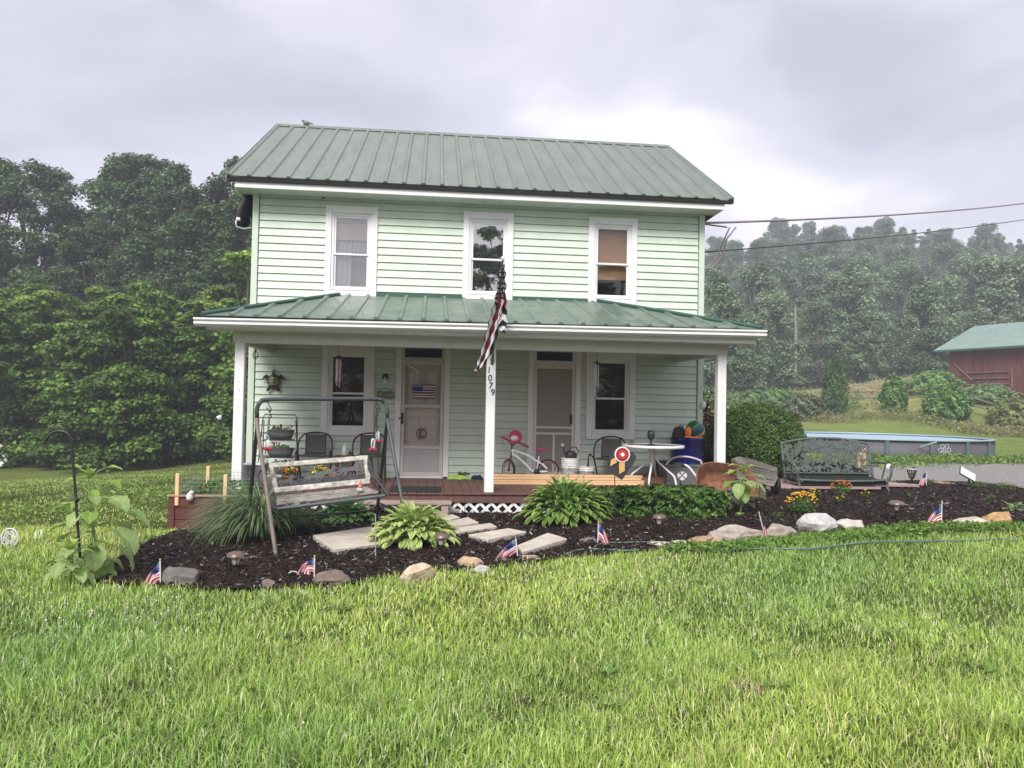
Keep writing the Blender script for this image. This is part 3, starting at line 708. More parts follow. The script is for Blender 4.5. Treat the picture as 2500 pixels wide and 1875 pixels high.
# tub stand
q0=AY(684,1011,-.62); xs0=q0.x; t=thing('plant_stand','tall black metal A frame stand holding three galvanised tubs','plant stand',(xs0,-.62,DZ))
hh=q0.z-DZ
f=MB()
f.tube([(-.33,-.12,0),(-.28,0,hh-.08),(-.25,0,hh-.01),(.25,0,hh-.01),(.28,0,hh-.08),(.33,-.12,0)],.010,6)
f.tube([(-.30,.15,0),(-.26,0,hh-.1)],.009,6); f.tube([(.30,.15,0),(.26,0,hh-.1)],.009,6)
for z in(.68,.38,.10): f.tube([(-.28,-.06,z+.09),(-.24,-.1,z),(.24,-.1,z),(.28,-.06,z+.09)],.007,6); f.tube([(-.24,.09,z),(.24,.09,z)],.007,6)
f.build('frame',blackp,t)
def leafclump(name,c,rx,ry,rz_,n,sz,cols,parent=None,up=.6,asp=.55,mt=None,hollow=.5,rng=RNG,world=True):
    d=rdir(n,rng); rad=(hollow+(1-hollow)*rng.random(n)**.5)[:,None]
    Cc=d*rad*np.array([rx,ry,rz_])+np.array(c); Nn=d+np.array([0,0,up])+rng.normal(size=(n,3))*.5
    ti=np.array(cols)[rng.integers(0,len(cols),n)]*(rng.uniform(.7,1.3,(n,1)))
    V,F,K=leaf_mesh(Cc,Nn,rng.uniform(.7,1.3,n)*sz,ti,asp,rng=rng)
    if parent and world:
        inv=parent.matrix_basis.inverted() if not parent.parent else parent.parent.matrix_basis.inverted(); V=np.array([tuple(inv@Vector(v)) for v in V])
    return mesh_np(name,V,F,mt or leafm,K,parent=parent)
GRN=[(.06,.14,.025),(.09,.18,.03),(.13,.24,.05)]
for i,(z,nm,fl) in enumerate(((.68,'top',[(.5,.01,.02),(.02,.01,.015)]),(.38,'middle',[(.45,.02,.02),(.5,.1,.08)]),(.10,'lowest',[(.4,.01,.02),(.03,.02,.03)]))):
    c=(xs0+.02,-.62,DZ+z+.012)
    tb=thing('galvanised_tub','oval galvanised tub with red and dark flowers on the %s tier of the black stand'%nm,'planter',c,0,'galvanised tubs on the black stand')
    m=MB().lathe([(.001,0),(.16,0),(.185,.06),(.19,.07),(.19,.08),(.205,.14),(.215,.145),(.205,.15),(.19,.14),(.1,.135),(.001,.135)],24,sx=1.1,sy=.55)
    m.tube([(-.22,0,.10),(-.255,0,.11),(-.255,0,.08),(-.22,0,.07)],.006,5); m.tube([(.22,0,.10),(.255,0,.11),(.255,0,.08),(.22,0,.07)],.006,5)
    m.build('tub',galv,tb)
    cw=np.array(c)
    leafclump('plant_leaves',cw+[0,0,.16],.17,.08,.05,160,.04,GRN,tb)
    fm=MB()
    for k in range(6):
        p=Vector((random.uniform(-.17,.17),random.uniform(-.06,.04),.19+random.uniform(0,.05))); fm.col=fl[k%len(fl)]; fm.ball(p,.018,6); fm.col=(.06,.12,.02); fm.tube([(p.x,p.y,.14),p],.003,3)
    fm.build('flower',flm,tb)
# storage box by left post
q=AZ(604,1199,DZ); y_=-1.75; xa=AY(600,1170,y_).x; xb=AY(645,1170,y_).x
t=thing('storage_bin','grey storage bin with white lid between the left porch post and the swing','bin',((xa+xb)/2,y_,DZ))
MB().bbox(-(xb-xa)/2,(xb-xa)/2,-.15,.18,0,.34,.02).build('bin_body',greyp,t); MB().bbox(-(xb-xa)/2-.01,(xb-xa)/2+.01,-.16,.19,.341,.375,.012).build('lid',whitep,t)
# potted flowers behind the swing
for (px,py,cl,nm,h) in((704,1168,[(.7,.22,.02),(.6,.12,.02),(.75,.4,.04)],'orange',.30),(782,1168,[(.75,.5,.03),(.8,.65,.05)],'yellow',.28),(812,1165,[(.75,.45,.03),(.5,.06,.02)],'yellow and red',.20)):
    p=AY(px,py,-1.25); p.z=DZ
    t=thing('potted_flowers','terracotta pot of %s flowers on the deck behind the swing'%nm,'potted plant',p)
    MB().lathe([(.001,0),(.07,0),(.1,.12),(.11,.12),(.11,.14),(.09,.14),(.08,.12),(.001,.12)],16).build('pot',terrac,t)
    leafclump('foliage',Vector(p)+Vector((0,0,h*.7)),.13,.11,.08,200,.04,GRN,t)
    leafclump('flowers',Vector(p)+Vector((0,-.02,h*.8)),.14,.12,.08,90,.035,cl,t,asp=1,mt=flm,hollow=.9)
# doormat
a=AZ(950,1202,DZ); b=AZ(1071,1191,DZ)
tag(MB().bbox(a.x,b.x+.04,a.y,b.y+.04,DZ+.003,DZ+.02,.004).build('doormat',rubber),'black rubber doormat on the deck in front of the left door','mat')
# towel, shoes, cloth
def blobcloth(name,label,cat,c,rx,ry,h,mt,seed=1,n=26):
    rg=np.random.default_rng(seed); V=[];F=[]
    ph=rg.uniform(0,6,6)
    for i in range(n):
        for j in range(n):
            u=i/(n-1)*2-1; v=j/(n-1)*2-1; r=max(abs(u),abs(v)); a=math.atan2(v,u); edge=1+.18*math.sin(3*a+ph[0])+.1*math.sin(7*a+ph[1])
            s_=math.hypot(u,v); k=(r/s_ if s_>0 else 1)
            x=u*k*rx*edge; y=v*k*ry*edge
            z=h*(1-r**2)**.5*(.55+.3*math.sin(6*u+3*v+ph[2])+.25*math.sin(9*v-4*u+ph[3])) if r<1 else 0
            V.append((c[0]+x,c[1]+y,c[2]+max(z,0)+.004+ .012*(1-r)))
    for i in range(n-1):
        for j in range(n-1): F.append((i*n+j,(i+1)*n+j,(i+1)*n+j+1,i*n+j+1))
    m=MB(); m._a(V,F,True); o=m.build(name,mt)
    sd_=o.modifiers.new('s','SOLIDIFY'); sd_.thickness=.006
    return tag(o,label,cat)
p=AZ(1119,1166,DZ)
blobcloth('towel','bright lime green towel lying crumpled on the deck left of the middle post','towel',(p.x,-.18,DZ),.21,.12,.09,mat('lime_towel',(.42,.58,.12),.95,.1,40,.4,200))
for i,dx in enumerate((-.02,.07)):
    m=MB(); c=(p.x+.06+dx,-.22-.04*i,DZ+.10); m.ball(c,.035,12,sx=1.9,sz=.6); m.ball((c[0]-.03,c[1],c[2]+.015),.026,10); tag(m.build('shoe',mat('dark_shoe',(.05,.06,.06),.6,.4,30)),('left' if i==0 else 'right')+' one of the two dark small shoes on the lime towel','shoe','small dark shoes on the towel')
p=AZ(1162,1166,DZ); blobcloth('folded_cloth','dark navy cloth bundle on the deck just left of the middle post','cloth',(p.x,-.16,DZ),.10,.07,.07,mat('navy_cloth',(.015,.025,.05),.9,.2,30),3)
p=AZ(1183,1160,DZ); blobcloth('washcloth','pale blue cloth lying behind the foot of the middle post','cloth',(p.x,-.12,DZ),.07,.07,.05,mat('pale_blue_cloth',(.35,.55,.6),.9,.1,30),5)
# lumber
q0=AZ(1206,1184,DZ); q1=AZ(1568,1184,DZ); yl=(q0.y+q1.y)/2
for i,(dx,dz,dy,nm) in enumerate(((0,0,0,'lowest'),(.01,.042,.006,'second'),(-.02,.084,-.004,'third'),(.0,.126,.003,'topmost'))):
    tag(MB().bbox(q0.x+dx,q1.x+dx-(.02 if i>1 else 0),yl+dy,yl+dy+.14,DZ+.002+dz,DZ+.002+dz+.038,.003).build('lumber_board',pine),'long fresh pine board on the deck, %s of the stacked four'%nm,'board','fresh pine boards stacked on the deck')
# bicycle
p=AY(*P(C4,1800,1305),-.5); sc_=p.x; RW=.195
bx=AY(*P(C4,1800,1305),-.5).x; fx=AY(*P(C4,1445,1300),-.5).x; WB=bx-fx
t=thing('kids_bicycle',"child's white and pink bicycle leaning by the screen door behind the pine boards",'bicycle',(bx,-.5,DZ))
def wheel(cx,rzr,name,cy=0):
    Mx=Matrix.Translation((cx,cy,RW))@Matrix.Rotation(rzr,4,'Z')
    ring=lambda r,y=0:[Mx@Vector((r*math.cos(a),y,r*math.sin(a))) for a in np.linspace(0,2*math.pi,30,endpoint=False)]
    w_=thing_part=MB().tube(ring(RW-.02),.02,8,closed=True).build('wheel',rubber,t)
    MB().tube(ring(RW-.045),.011,6,closed=True).build('rim',mat('maroon_rim',(.35,.03,.07),.35),w_)
    sp=MB().tube([Mx@Vector((0,-.03,0)),Mx@Vector((0,.03,0))],.018,8)
    for k in range(14):
        a=k*2*math.pi/14; sp.tube([Mx@Vector((0,.012*(-1)**k,0)),Mx@Vector(((RW-.045)*math.cos(a),0,(RW-.045)*math.sin(a)))],.0016,3)
    sp.build('spokes',galv,w_)
    ww=MB(); ww.tube(ring(RW-.033,-.006),.008,5,closed=True); ww.build('whitewall',whitep,w_)
wheel(0,0,'rear'); TR=R(-62); wheel(-WB,TR,'front',-.02)
bf=MB(); bb=(-.20,0,.17); st=(-.19,0,.50); hd=(-WB+.09,-.0,.47); hd2=(-WB+.05,-.0,.55)
def cb_(pts,r): 
    # smooth curve
    pts=[Vector(p) for p in pts]; out=[]
    for i in range(len(pts)-1):
        p0=pts[max(i-1,0)];p1=pts[i];p2=pts[i+1];p3=pts[min(i+2,len(pts)-1)]
        for k in range(6):
            u=k/6; out.append(.5*((2*p1)+(-p0+p2)*u+(2*p0-5*p1+4*p2-p3)*u*u+(-p0+3*p1-3*p2+p3)*u**3))
    out.append(pts[-1]); return out
bf.tube(cb_([hd2,(-.36,0,.45),(-.22,0,.36),(-.1,0,.30),(0,.0,RW)],0),.021,8)
bf.tube(cb_([hd,(-.38,0,.28),(-.3,0,.19),bb,(0,0,RW-.02)],0),.021,8)
bf.tube([bb,(-.165,0,.44)],.014,8); bf.tube([hd2,(-WB+.075,0,.44)],.02,8)
bf.build('frame',whitep,t)
fk=MB(); fk.tube([hd2,(-WB+.03,-.02,.42),(-WB,-.04,RW)],.012,6); fk.tube([(-WB+.06,.02,.44),(-WB+.02,.03,.38),(-WB,.03,RW)],.012,6); fk.build('fork',mat('dark_red_fork',(.2,.01,.03),.4),t)
s_=MB(); s_.ball((-.13,0,.56),.06,12,sx=1.7,sy=1,sz=.45); s_.build('saddle',mat('pink_saddle',(.5,.06,.18),.6,.5,60),t)
MB().tube([(-.165,0,.44),(-.14,0,.55)],.012,8).build('seat_post',galv,t)
hb_=MB(); hb_.tube(cb_([(-WB-.12,-.16,.76),(-WB-.03,-.09,.72),(-WB+.06,-.02,.63),(-WB+.16,.06,.68),(-WB+.34,.16,.60)],0),.011,8); hb_.tube([hd2,(-WB+.05,-.0,.65)],.013,8); hb_.build('handlebar',bronze,t)
g_=MB(); g_.tube([(-WB-.15,-.18,.775),(-WB-.05,-.11,.735)],.02,8); g_.tube([(-WB+.24,.11,.64),(-WB+.36,.17,.59)],.02,8); g_.build('grip',pink,t)
pl=AY(*P(C4,1508,1058),-.75); lx=pl.x-bx; lz=pl.z-DZ
Mx=Matrix.Translation((lx,-.16,lz))@Matrix.Rotation(R(90),4,'X')@Matrix.Rotation(R(8),4,'Y')
MB().lathe([(.001,0),(.095,0),(.115,.01),(.12,.02),(.11,.028),(.08,.03),(.001,.032)],24,M4=Mx).build('handlebar_plate',pink,t)
MB().lathe([(.001,.033),(.062,.033),(.064,.037),(.001,.041)],18,M4=Mx@Matrix.Translation((-.02,-.025,0)),sx=1.1,sy=.8).build('plate_badge',whitep,t)
tsl=MB()
for k in range(8): tsl.tube([(-WB-.15,-.18,.775),(-WB-.17+.012*k,-.18,.70-.01*k),(-WB-.18+.02*k,-.18,.62-.02*(k%3))],.0022,3)
tsl.build('streamers',mat('silver_streamer',(.4,.4,.38),.4),t)
pd=MB(); pd.lathe([(.001,-.012),(.05,-.012),(.055,0),(.05,.012),(.001,.012)],18,M4=Matrix.Translation((bb[0],-.02,bb[2]))@Matrix.Rotation(R(90),4,'X')); pd.tube([bb,(-.245,-.04,.10)],.009,6); pd.bbox(-.28,-.22,-.1,-.04,.085,.10,.004); pd.tube([bb,(-.155,.05,.24)],.009,6)
pd.tube([(-.2,-.03,.215),(0,-.03,RW+.03)],.005,4); pd.tube([(-.2,-.03,.125),(0,-.03,RW-.03)],.005,4); pd.build('pedal_crank',blackp,t)
cg=MB(); cg._a([(-.25,-.028,.13),(-.15,-.028,.12),(0,-.028,.16),(0,-.028,.235),(-.2,-.028,.23),(-.25,-.028,.2)],[(0,1,2,3,4,5)]); 
# buckets
def bucket(label,c,n_,grp='white plastic buckets by the screen door'):
    t=thing('bucket',label,'bucket',c,0,grp)
    m=MB(); m.lathe([(.001,0),(.13,0),(.135,.01),(.145,.25),(.152,.255),(.152,.27),(.148,.275),(.148,.29),(.154,.295),(.154,.31),(.149,.315),(.149,.335),(.155,.34),(.155,.352),(.148,.355),(.14,.30),(.001,.29)],28)
    m.build('bucket_body',whitep,t)
    MB().tube([(-.155,-.0,.30),(-.12,-.13,.16),(0,-.165,.09),(.12,-.13,.16),(.155,0,.30)],.003,5).build('handle',galv,t)
    lg=MB(); lg.tube([(-.02,-.141,.10),(.02,-.141,.09),(-.015,-.142,.12),(.02,-.142,.14),(-.01,-.143,.16)],.004,4); lg.build('grey_mark',mat('grey_print',(.3,.3,.3)),t)
    return t
p=AY(*P(C5,328,1395),-.55)
b1=bucket('white plastic bucket under the watering can, lower one of the nested pair',(p.x,-.62,DZ),1)
b2=dup(b1,(p.x,-.62,DZ+.075),R(40),'white plastic bucket nested on top of another beneath the black watering can')
p2=AY(*P(C5,478,1395),-.55)
b3=dup(b1,(p2.x,-.6,DZ-.0),R(-10),'lone white plastic bucket with black trowel handle, beside the dark chair',sc=(1,1,.80))
tag(MB().tube([(p2.x+.02,-.6,DZ+.25),(p2.x+.035,-.62,DZ+.42)],.012,8).build('trowel',blackp),'black trowel handle sticking up out of the lone white bucket','trowel')
t=thing('watering_can','black plastic watering can with white spout rose on the stacked buckets','watering can',(p.x+.02,-.62,DZ+.43))
m=MB(); m.lathe([(.001,-.01),(.085,-.01),(.09,.0),(.085,.06),(.07,.10),(.05,.115),(.04,.11),(.001,.10)],18,sx=1.15,sy=.8); m.build('can_body',blackp,t)
MB().tube([(.09,0,.04),(.13,0,.10),(.09,0,.18),(.02,0,.19),(-.02,0,.15),(-.01,0,.11)],.011,8).build('handle',blackp,t)
MB().tube([(-.08,0,.02),(-.12,-.01,.10),(-.15,-.02,.20)],[.02,.015,.011],8).build('spout',blackp,t)
MB().tube([(-.147,-.02,.195),(-.165,-.03,.235)],[.016,.03],10).build('spout_rose',whitep,t)
# round table
q=AZ(*P(C5,1005,1483),DZ); q2=AZ(*P(C5,1290,1478),DZ); tc_=AY(*P(C5,1075,1115),-1.05); TX=tc_.x; TY=-1.12; TH=.70
t=thing('round_patio_table','round white metal patio table with four splayed curved legs','table',(TX,TY,DZ),R(8))
m=MB(); m.lathe([(.001,TH-.012),(.50,TH-.012)],40,cap=False); m.build('glass_top',mat('mottled_table_glass',(.23,.22,.21),.25,.3,20),t)
MB().lathe([(.495,TH-.05),(.515,TH-.05),(.525,TH-.03),(.52,TH-.005),(.505,TH),(.49,TH-.005),(.49,TH-.045),(.495,TH-.05)],40).build('rim',whitep,t)
MB().tube([(0,0,TH-.3),(0,0,TH-.02)],.03,10).build('hub',whitep,t)
for k in range(4):
    a=R(45+90*k)+R(12); c,s__=math.cos(a),math.sin(a)
    MB().tube(cb_([(c*.07,s__*.07,TH-.03),(c*.055,s__*.055,TH-.17),(c*.08,s__*.08,TH-.27),(c*.25,s__*.25,TH-.43),(c*.36,s__*.36,TH-.53),(c*.40,s__*.40,0)],0),.017,8).build('leg',whitep,t)
tt=DZ+TH
cx_=AY(*P(C5,1067,1090),TY).x
t=thing('candle_goblet','dark mesh goblet candle holder standing on the round table','candle holder',(cx_,TY,tt-.008))
MB().lathe([(.001,0),(.075,0),(.075,.012),(.025,.02),(.013,.035),(.013,.075),(.03,.09),(.001,.092)],20).build('base',blackp,t)
gm=MB().lathe([(.001,.09),(.045,.1),(.062,.14),(.064,.18),(.056,.25),(.05,.25),(.057,.18),(.055,.14),(.04,.105),(.001,.10)],16); gm.build('bowl',mat('dark_glass_bowl',(.03,.035,.03),.35,.3,30),t)
cx_=AY(*P(C5,885,1080),TY).x
m=MB(); 
for k in range(9):
    a=random.uniform(0,6.28); m.tube([(cx_+.07*math.cos(a),TY-.05+.05*math.sin(a),tt+.0),(cx_+random.uniform(-.03,.03),TY-.05,tt+random.uniform(.02,.10))],.006,5)
tag(m.build('twig_ornament',mat('grey_twig',(.12,.11,.10),.8)),'small grey twig ornament at the left edge of the round table','ornament')
# cardboard box
a=AZ(*P(C5,905,1465),DZ); b=AZ(*P(C5,1168,1465),DZ)
t=thing('cardboard_box','open brown cardboard box under the round white table','box',((a.x+b.x)/2,-.72,DZ)); h_=(b.x-a.x)/2
m=MB(); ringbox_=m
m.box(-h_,h_,-.15,-.145,0,.125).box(-h_,h_,.145,.15,0,.125).box(-h_,-h_+.005,-.145,.145,0,.125).box(h_-.005,h_,-.145,.145,0,.125).box(-h_+.005,h_-.005,-.145,.145,.001,.006); m.build('box_body',cardb,t)
m=MB(); m.quad((-h_,.15,.125),(h_,.15,.125),(h_-.02,.20,.16),(-h_+.02,.2,.16)); m.quad((-h_,-.15,.125),(-h_,.15,.125),(-h_-.07,.13,.15),(-h_-.07,-.13,.15)); m.build('flap',cardb,t)
MB().box(h_-.075,h_-.01,-.153,-.150,.05,.105).build('label_sticker',white,t)
# blue barrel with ball, bag, cushion
xa=AY(*P(C5,1272,1150),-.55).x; xb=AY(*P(C5,1558,1150),-.55).x; zt=AY(*P(C5,1400,1068),-.55).z
rb=(xb-xa)/2; t=thing('blue_barrel','royal blue plastic barrel tub behind the grey tote at the porch end','barrel',((xa+xb)/2,-.38,DZ))
H=zt-DZ; MB().lathe([(.001,0),(rb*.85,0),(rb*.97,.05),(rb*.97,.12),(rb,.14),(rb*.97,.16),(rb*.96,H-.04),(rb*1.03,H-.035),(rb*1.03,H),(rb*.95,H),(rb*.93,H-.08),(.001,H-.085)],32).build('barrel_body',blue,t)
cB=AY(*P(C5,1465,995),-.5)
bm_=MB(); n=24; k=13; r=.175; vs=[];
cols=[(.01,.16,.02),(.01,.03,.25),(.62,.17,.02),(.01,.16,.02),(.01,.08,.09),(.6,.3,.04)]
for s6 in range(6):
    bm_.col=cols[s6]; vs=[];fs=[]
    for i in range(9):
        for j in range(5):
            th=math.pi*i/8; a=2*math.pi*(s6+j/4)/6; vs.append(Matrix.Rotation(R(55),3,'Y')@Vector((r*math.sin(th)*math.cos(a),r*math.sin(th)*math.sin(a),r*math.cos(th)*.95)))
    for i in range(8):
        for j in range(4): fs.append((i*5+j,(i+1)*5+j,(i+1)*5+j+1,i*5+j+1))
    bm_._a([v+cB for v in vs],fs,True)
bm_.col=(.6,.62,.5)
for s6 in range(6):
    a=2*math.pi*s6/6; bm_.tube([cB+Matrix.Rotation(R(55),3,'Y')@Vector((r*1.002*math.sin(th)*math.cos(a),r*1.002*math.sin(th)*math.sin(a),r*.952*math.cos(th))) for th in np.linspace(.02,math.pi-.02,14)],.004,4)
tag(bm_.build('beach_ball',mat('beach_ball_vinyl',(1,1,1),.35,.03,attr=True)),'green, orange and blue beach ball resting on the blue barrel','ball')
cO=AY(*P(C5,1402,1012),-.68); m=MB(); m.ball(cO,.085,14,sx=.75,sy=.6,sz=1.15); m.tube([cO+Vector((-.08,-.03,-.085)),cO+Vector((.05,-.08,-.09)),cO+Vector((.2,-.08,-.1))],.014,6); tag(m.build('orange_float',mat('orange_vinyl',(.6,.16,.02),.4,.15,6)),'orange deflated float tucked between black bag and beach ball','float')
cK=AY(*P(C5,1318,1020),-.5); m=MB(); m.lathe([(.001,-.12),(.09,-.115),(.13,-.07),(.12,-.01),(.10,.03),(.105,.06),(.07,.10),(.03,.11),(.001,.105)],9,cK,sx=1.0,sy=.8); m.lathe([(.001,-.1),(.08,-.08),(.10,-.02),(.06,.07),(.001,.09)],7,cK+Vector((.07,.03,-.02))); m.tube([cK+Vector((-.05,-.06,.08)),cK+Vector((0,-.1,.14)),cK+Vector((.06,-.07,.1))],.01,5); tag(m.build('black_bag',mat('black_nylon',(.012,.012,.014),.7,.3,20,.5,30)),'black nylon bag slumped on the left rim of the blue barrel','bag')
# grey tote
a=AZ(*P(C5,1215,1452),DZ); b=AZ(*P(C5,1478,1452),DZ); w_=(b.x-a.x)/2
a.y=-1.05; a.x=AY(*P(C5,1215,1452),a.y).x; b.x=AY(*P(C5,1478,1452),a.y).x; w_=(b.x-a.x)/2
t=thing('grey_tote','grey plastic tote with a round white emblem under the curved foam tube','tote',((a.x+b.x)/2,a.y+.2,DZ)); hT=.36
m=MB(); vs=[(-w_,-.2,0),(w_,-.2,0),(w_,.2,0),(-w_,.2,0),(-w_-.04,-.24,hT),(w_+.04,-.24,hT),(w_+.04,.24,hT),(-w_-.04,.24,hT)]
m._a(vs,[(0,1,5,4),(1,2,6,5),(2,3,7,6),(3,0,4,7),(3,2,1,0)]); m.bbox(-w_-.055,w_+.055,-.255,-.235,hT-.03,hT+.005,.005); m.bbox(-w_-.055,w_+.055,.235,.255,hT-.03,hT+.005,.005); m.bbox(-w_-.055,-w_-.035,-.235,.235,hT-.03,hT+.005,.005); m.bbox(w_+.035,w_+.055,-.235,.235,hT-.03,hT+.005,.005)
m.box(-w_-.03,w_+.03,-.23,.23,hT-.1,hT-.09)
m.build('tote_body',greyp,t)
e_=MB(); ex=AY(*P(C5,1343,1400),a.y).x-(a.x+b.x)/2; ez=AY(*P(C5,1343,1402),a.y).z-DZ; my=-.2-.04*ez/hT-.006
for k in range(4):
    an=R(90*k); c,s__=math.cos(an),math.sin(an)
    pts=[(.018,-.008),(.075,-.042),(.088,0),(.075,.042),(.018,.008)]
    e_._a([(ex+c*x-s__*z,my,ez+s__*x+c*z) for x,z in pts],[(0,1,2,3,4)])
for rr_ in(.024,.058,.07): e_.tube([(ex+rr_*math.cos(q),my-.001,ez+rr_*math.sin(q)) for q in np.linspace(0,6.28,20,endpoint=False)],.0025,4,closed=True)
e_.build('cross_emblem',whitep,t)
zA=[(1200,1310),(1240,1262),(1300,1238),(1380,1235),(1450,1248),(1512,1272),(1520,1300)]
tag(MB().tube(cb_([AY(*P(C5,x,y),a.y-.1) for x,y in zA],0),.017,8).build('pool_noodle',mat('pinkish_white_foam',(.68,.58,.6),.7)),'curved pinkish white foam tube arched over the grey tote','foam tube')
p=AZ(*P(C5,1200,1440),DZ); t=tag(MB().lathe([(.001,0),(.16,0),(.19,.36),(.2,.37),(.18,.37),(.17,.34),(.001,.34)],24,(AY(*P(C5,1200,1440),-.45).x,-.45,DZ)).build('dark_bin',mat('charcoal_bin',(.03,.03,.033),.5)),'round charcoal bin behind the left side of the grey tote','bin')
# ---- hung things
def at3(c,x,y,yy): return AY(*P(c,x,y),yy)
# turtle
o=at3(C3,805,560,-.06); px=1/3.687/137
t=thing('turtle_ornament','bronze metal sea turtle hanging head up on the siding','wall ornament',(o.x,-.07,o.z))
m=MB(); m.lathe([(.001,.055),(.05,.048),(.085,.03),(.11,.005),(.115,-.005),(.1,-.01)],20,M4=Matrix.Rotation(R(90),4,'X'),sx=1,sy=1.18)
m.build('shell',mat('green_bronze_shell',(.05,.055,.03),.3,.8,9,metal=.6,col2=(.25,.24,.12)),t)
def flip(pts): 
    return MB().prism(pts,.012,Matrix.Translation((0,-.005,0))@Matrix.Rotation(R(90),4,'X'))
for sx in(-1,1):
    flip([(sx*x,z) for x,z in ((.06,.07),(.12,.13),(.17,.09),(.205,.02),(.15,.06),(.10,.03))]).build('front_flipper',bronze,t)
    flip([(sx*x,z) for x,z in ((.05,-.09),(.10,-.10),(.12,-.16),(.08,-.17),(.04,-.12))]).build('rear_flipper',bronze,t)
MB().ball((0,-.02,.165),.032,12,sx=.9,sz=1.5).build('head',mat('bronze_head',(.16,.15,.08),.35,.4,20,metal=.5),t)
rb_=MB()
for zz in(-.05,.0,.05): rb_.tube([(-.08,-.055+.02,zz-.01),(-.04,-.058,zz+.01),(0,-.062,zz),(.05,-.058,zz+.012),(.08,-.04,zz)],.007,5)
rb_.build('shell_stripes',mat('silver_stripe',(.55,.55,.5),.25,metal=.5),t)
MB().tube([(0,-.02,.2),(.01,-.01,.29),(0,.02,.31)],.003,5).build('hanging_hook',blackp,t)
# chimes
def chime(label,c,top,disc,tb,sail,xs,yy,dm,tm,dr,tl=None):
    p=at3(c,xs,disc,yy); t=thing('wind_chime',label,'wind chime',p)
    zt=at3(c,xs,top,yy).z-p.z
    MB().tube([(0,0,.0),(0,0,zt)],.003,4).build('cord',blackp,t)
    MB().lathe([(.001,-.012),(dr,-.012),(dr,.0),(dr*.4,.02),(.001,.03)],16).build('top_disc',dm,t)
    ln=p.z-at3(c,xs,tb,yy).z
    for k in range(5):
        a=k*2*math.pi/5+.5; x_,y__=dr*.75*math.cos(a),dr*.75*math.sin(a)
        MB().tube([(x_,y__,-.04),(x_,y__,-ln*(.8+.05*k))],.009,8).build('chime_tube',tm,t)
    zs=p.z-at3(c,xs,sail,yy).z
    m=MB().tube([(0,0,0),(0,0,-zs+.03)],.002,4); m.ball((0,0,-zs*.6),.018,8,sz=.6); m.build('striker',dm,t)
    MB().prism([(-.0,.04),(-.028,-.01),(-.02,-.035),(.02,-.035),(.028,-.01)],.004,Matrix.Translation((0,0,-zs))@Matrix.Rotation(R(90),4,'X')).build('wind_sail',tl or dm,t)
chime('wind chime with brown wooden disc and copper grey tubes in front of the left window',C3,200,335,610,580,1390,-1.3,woodbr,mat('copper_silver_tube',(.5,.4,.36),.25,.3,metal=.7),.045)
chime('wind chime with silvery white tubes and grey sail in front of the right window',C5,295,388,608,695,578,-1.3,blackp,mat('silver_tube',(.68,.64,.64),.25,metal=.4),.042,mat('grey_sail',(.25,.25,.26)))
p=at3(C3,640,320,-1.6); t=thing('hanging_ornament','dark oval dreamcatcher ornament hanging at the left end of the porch','ornament',p)
MB().tube([(.035*math.cos(a),0,.06*math.sin(a)) for a in np.linspace(0,6.28,20,endpoint=False)],.007,6,closed=True).build('ring',blackp,t)
m=MB().tube([(0,0,.06),(0,0,.18)],.002,4); m.tube([(0,0,-.06),(0,0,-.22)],.002,4); m.ball((0,0,-.12),.012,6); m.ball((0,0,-.2),.01,6); m.tube([(-.03,0,.02),(.03,0,-.03)],.002,3); m.tube([(.03,0,.02),(-.03,0,-.03)],.002,3); m.build('cord',galv,t)
# plaque by the left door
a=at3(C3,1735,645,-.06); b=at3(C3,1888,715,-.06)
t=thing('welcome_plaque','small weathered wooden plaque hanging on wire beside the left door','sign',((a.x+b.x)/2,-.06,(a.z+b.z)/2)); w_=(b.x-a.x)/2; h_=(a.z-b.z)/2
MB().bbox(-w_,w_,-.01,.008,-h_,h_,.008).build('board',mat('mossy_plaque',(.2,.17,.12),.8,.6,25),t)
m=MB().tube([(-w_*.8,0,h_),(-.02,.0,h_+.07),(.0,.0,h_+.075),(w_*.7,0,h_)],.004,5); m.build('hanging_wire',blackp,t)
m=MB(); m.lathe([(.001,0),(.028,0),(.001,.004)],14,M4=Matrix.Translation((w_*.5,-.011,0))@Matrix.Rotation(R(90),4,'X')); m.ball((-w_*.6,-.012,.005),.025,8,sy=.3); m.build('painted_design',mat('pale_paint',(.42,.4,.36),.8,.5,40),t)
# flags: colour function grids
def flagcol(u,v,kind):
    """u along hoist 0 top..1 bottom, v along fly."""
    st=int(u*13)
    if kind=='us':
        if u<7/13 and v<.42:
            a=(u*13/7*9)%1; b=(v/.42*11)%1
            if abs(a-.5)<.26 and abs(b-.5)<.26 and (int(u*13/7*9)+int(v/.42*11))%2==0: return (.8,.8,.82)
            return (.02,.035,.16)
        return (.55,.03,.05) if st%2==0 else (.82,.80,.80)
    else:
        if u<7/13 and v<.40:
            a=(u*13/7*9)%1; b=(v/.40*11)%1
            if abs(a-.5)<.30 and abs(b-.5)<.30 and (int(u*13/7*9)+int(v/.40*11))%2==0: return (.8,.8,.82)
            return (.012,.012,.014)
        if st==6 or st==7: return (.45,.01,.02)
        return (.012,.012,.014) if st%2==0 else (.82,.82,.82)
flagm=mat('flag_cloth',(1,1,1),.75,.04,40,attr=True,trans=.25)
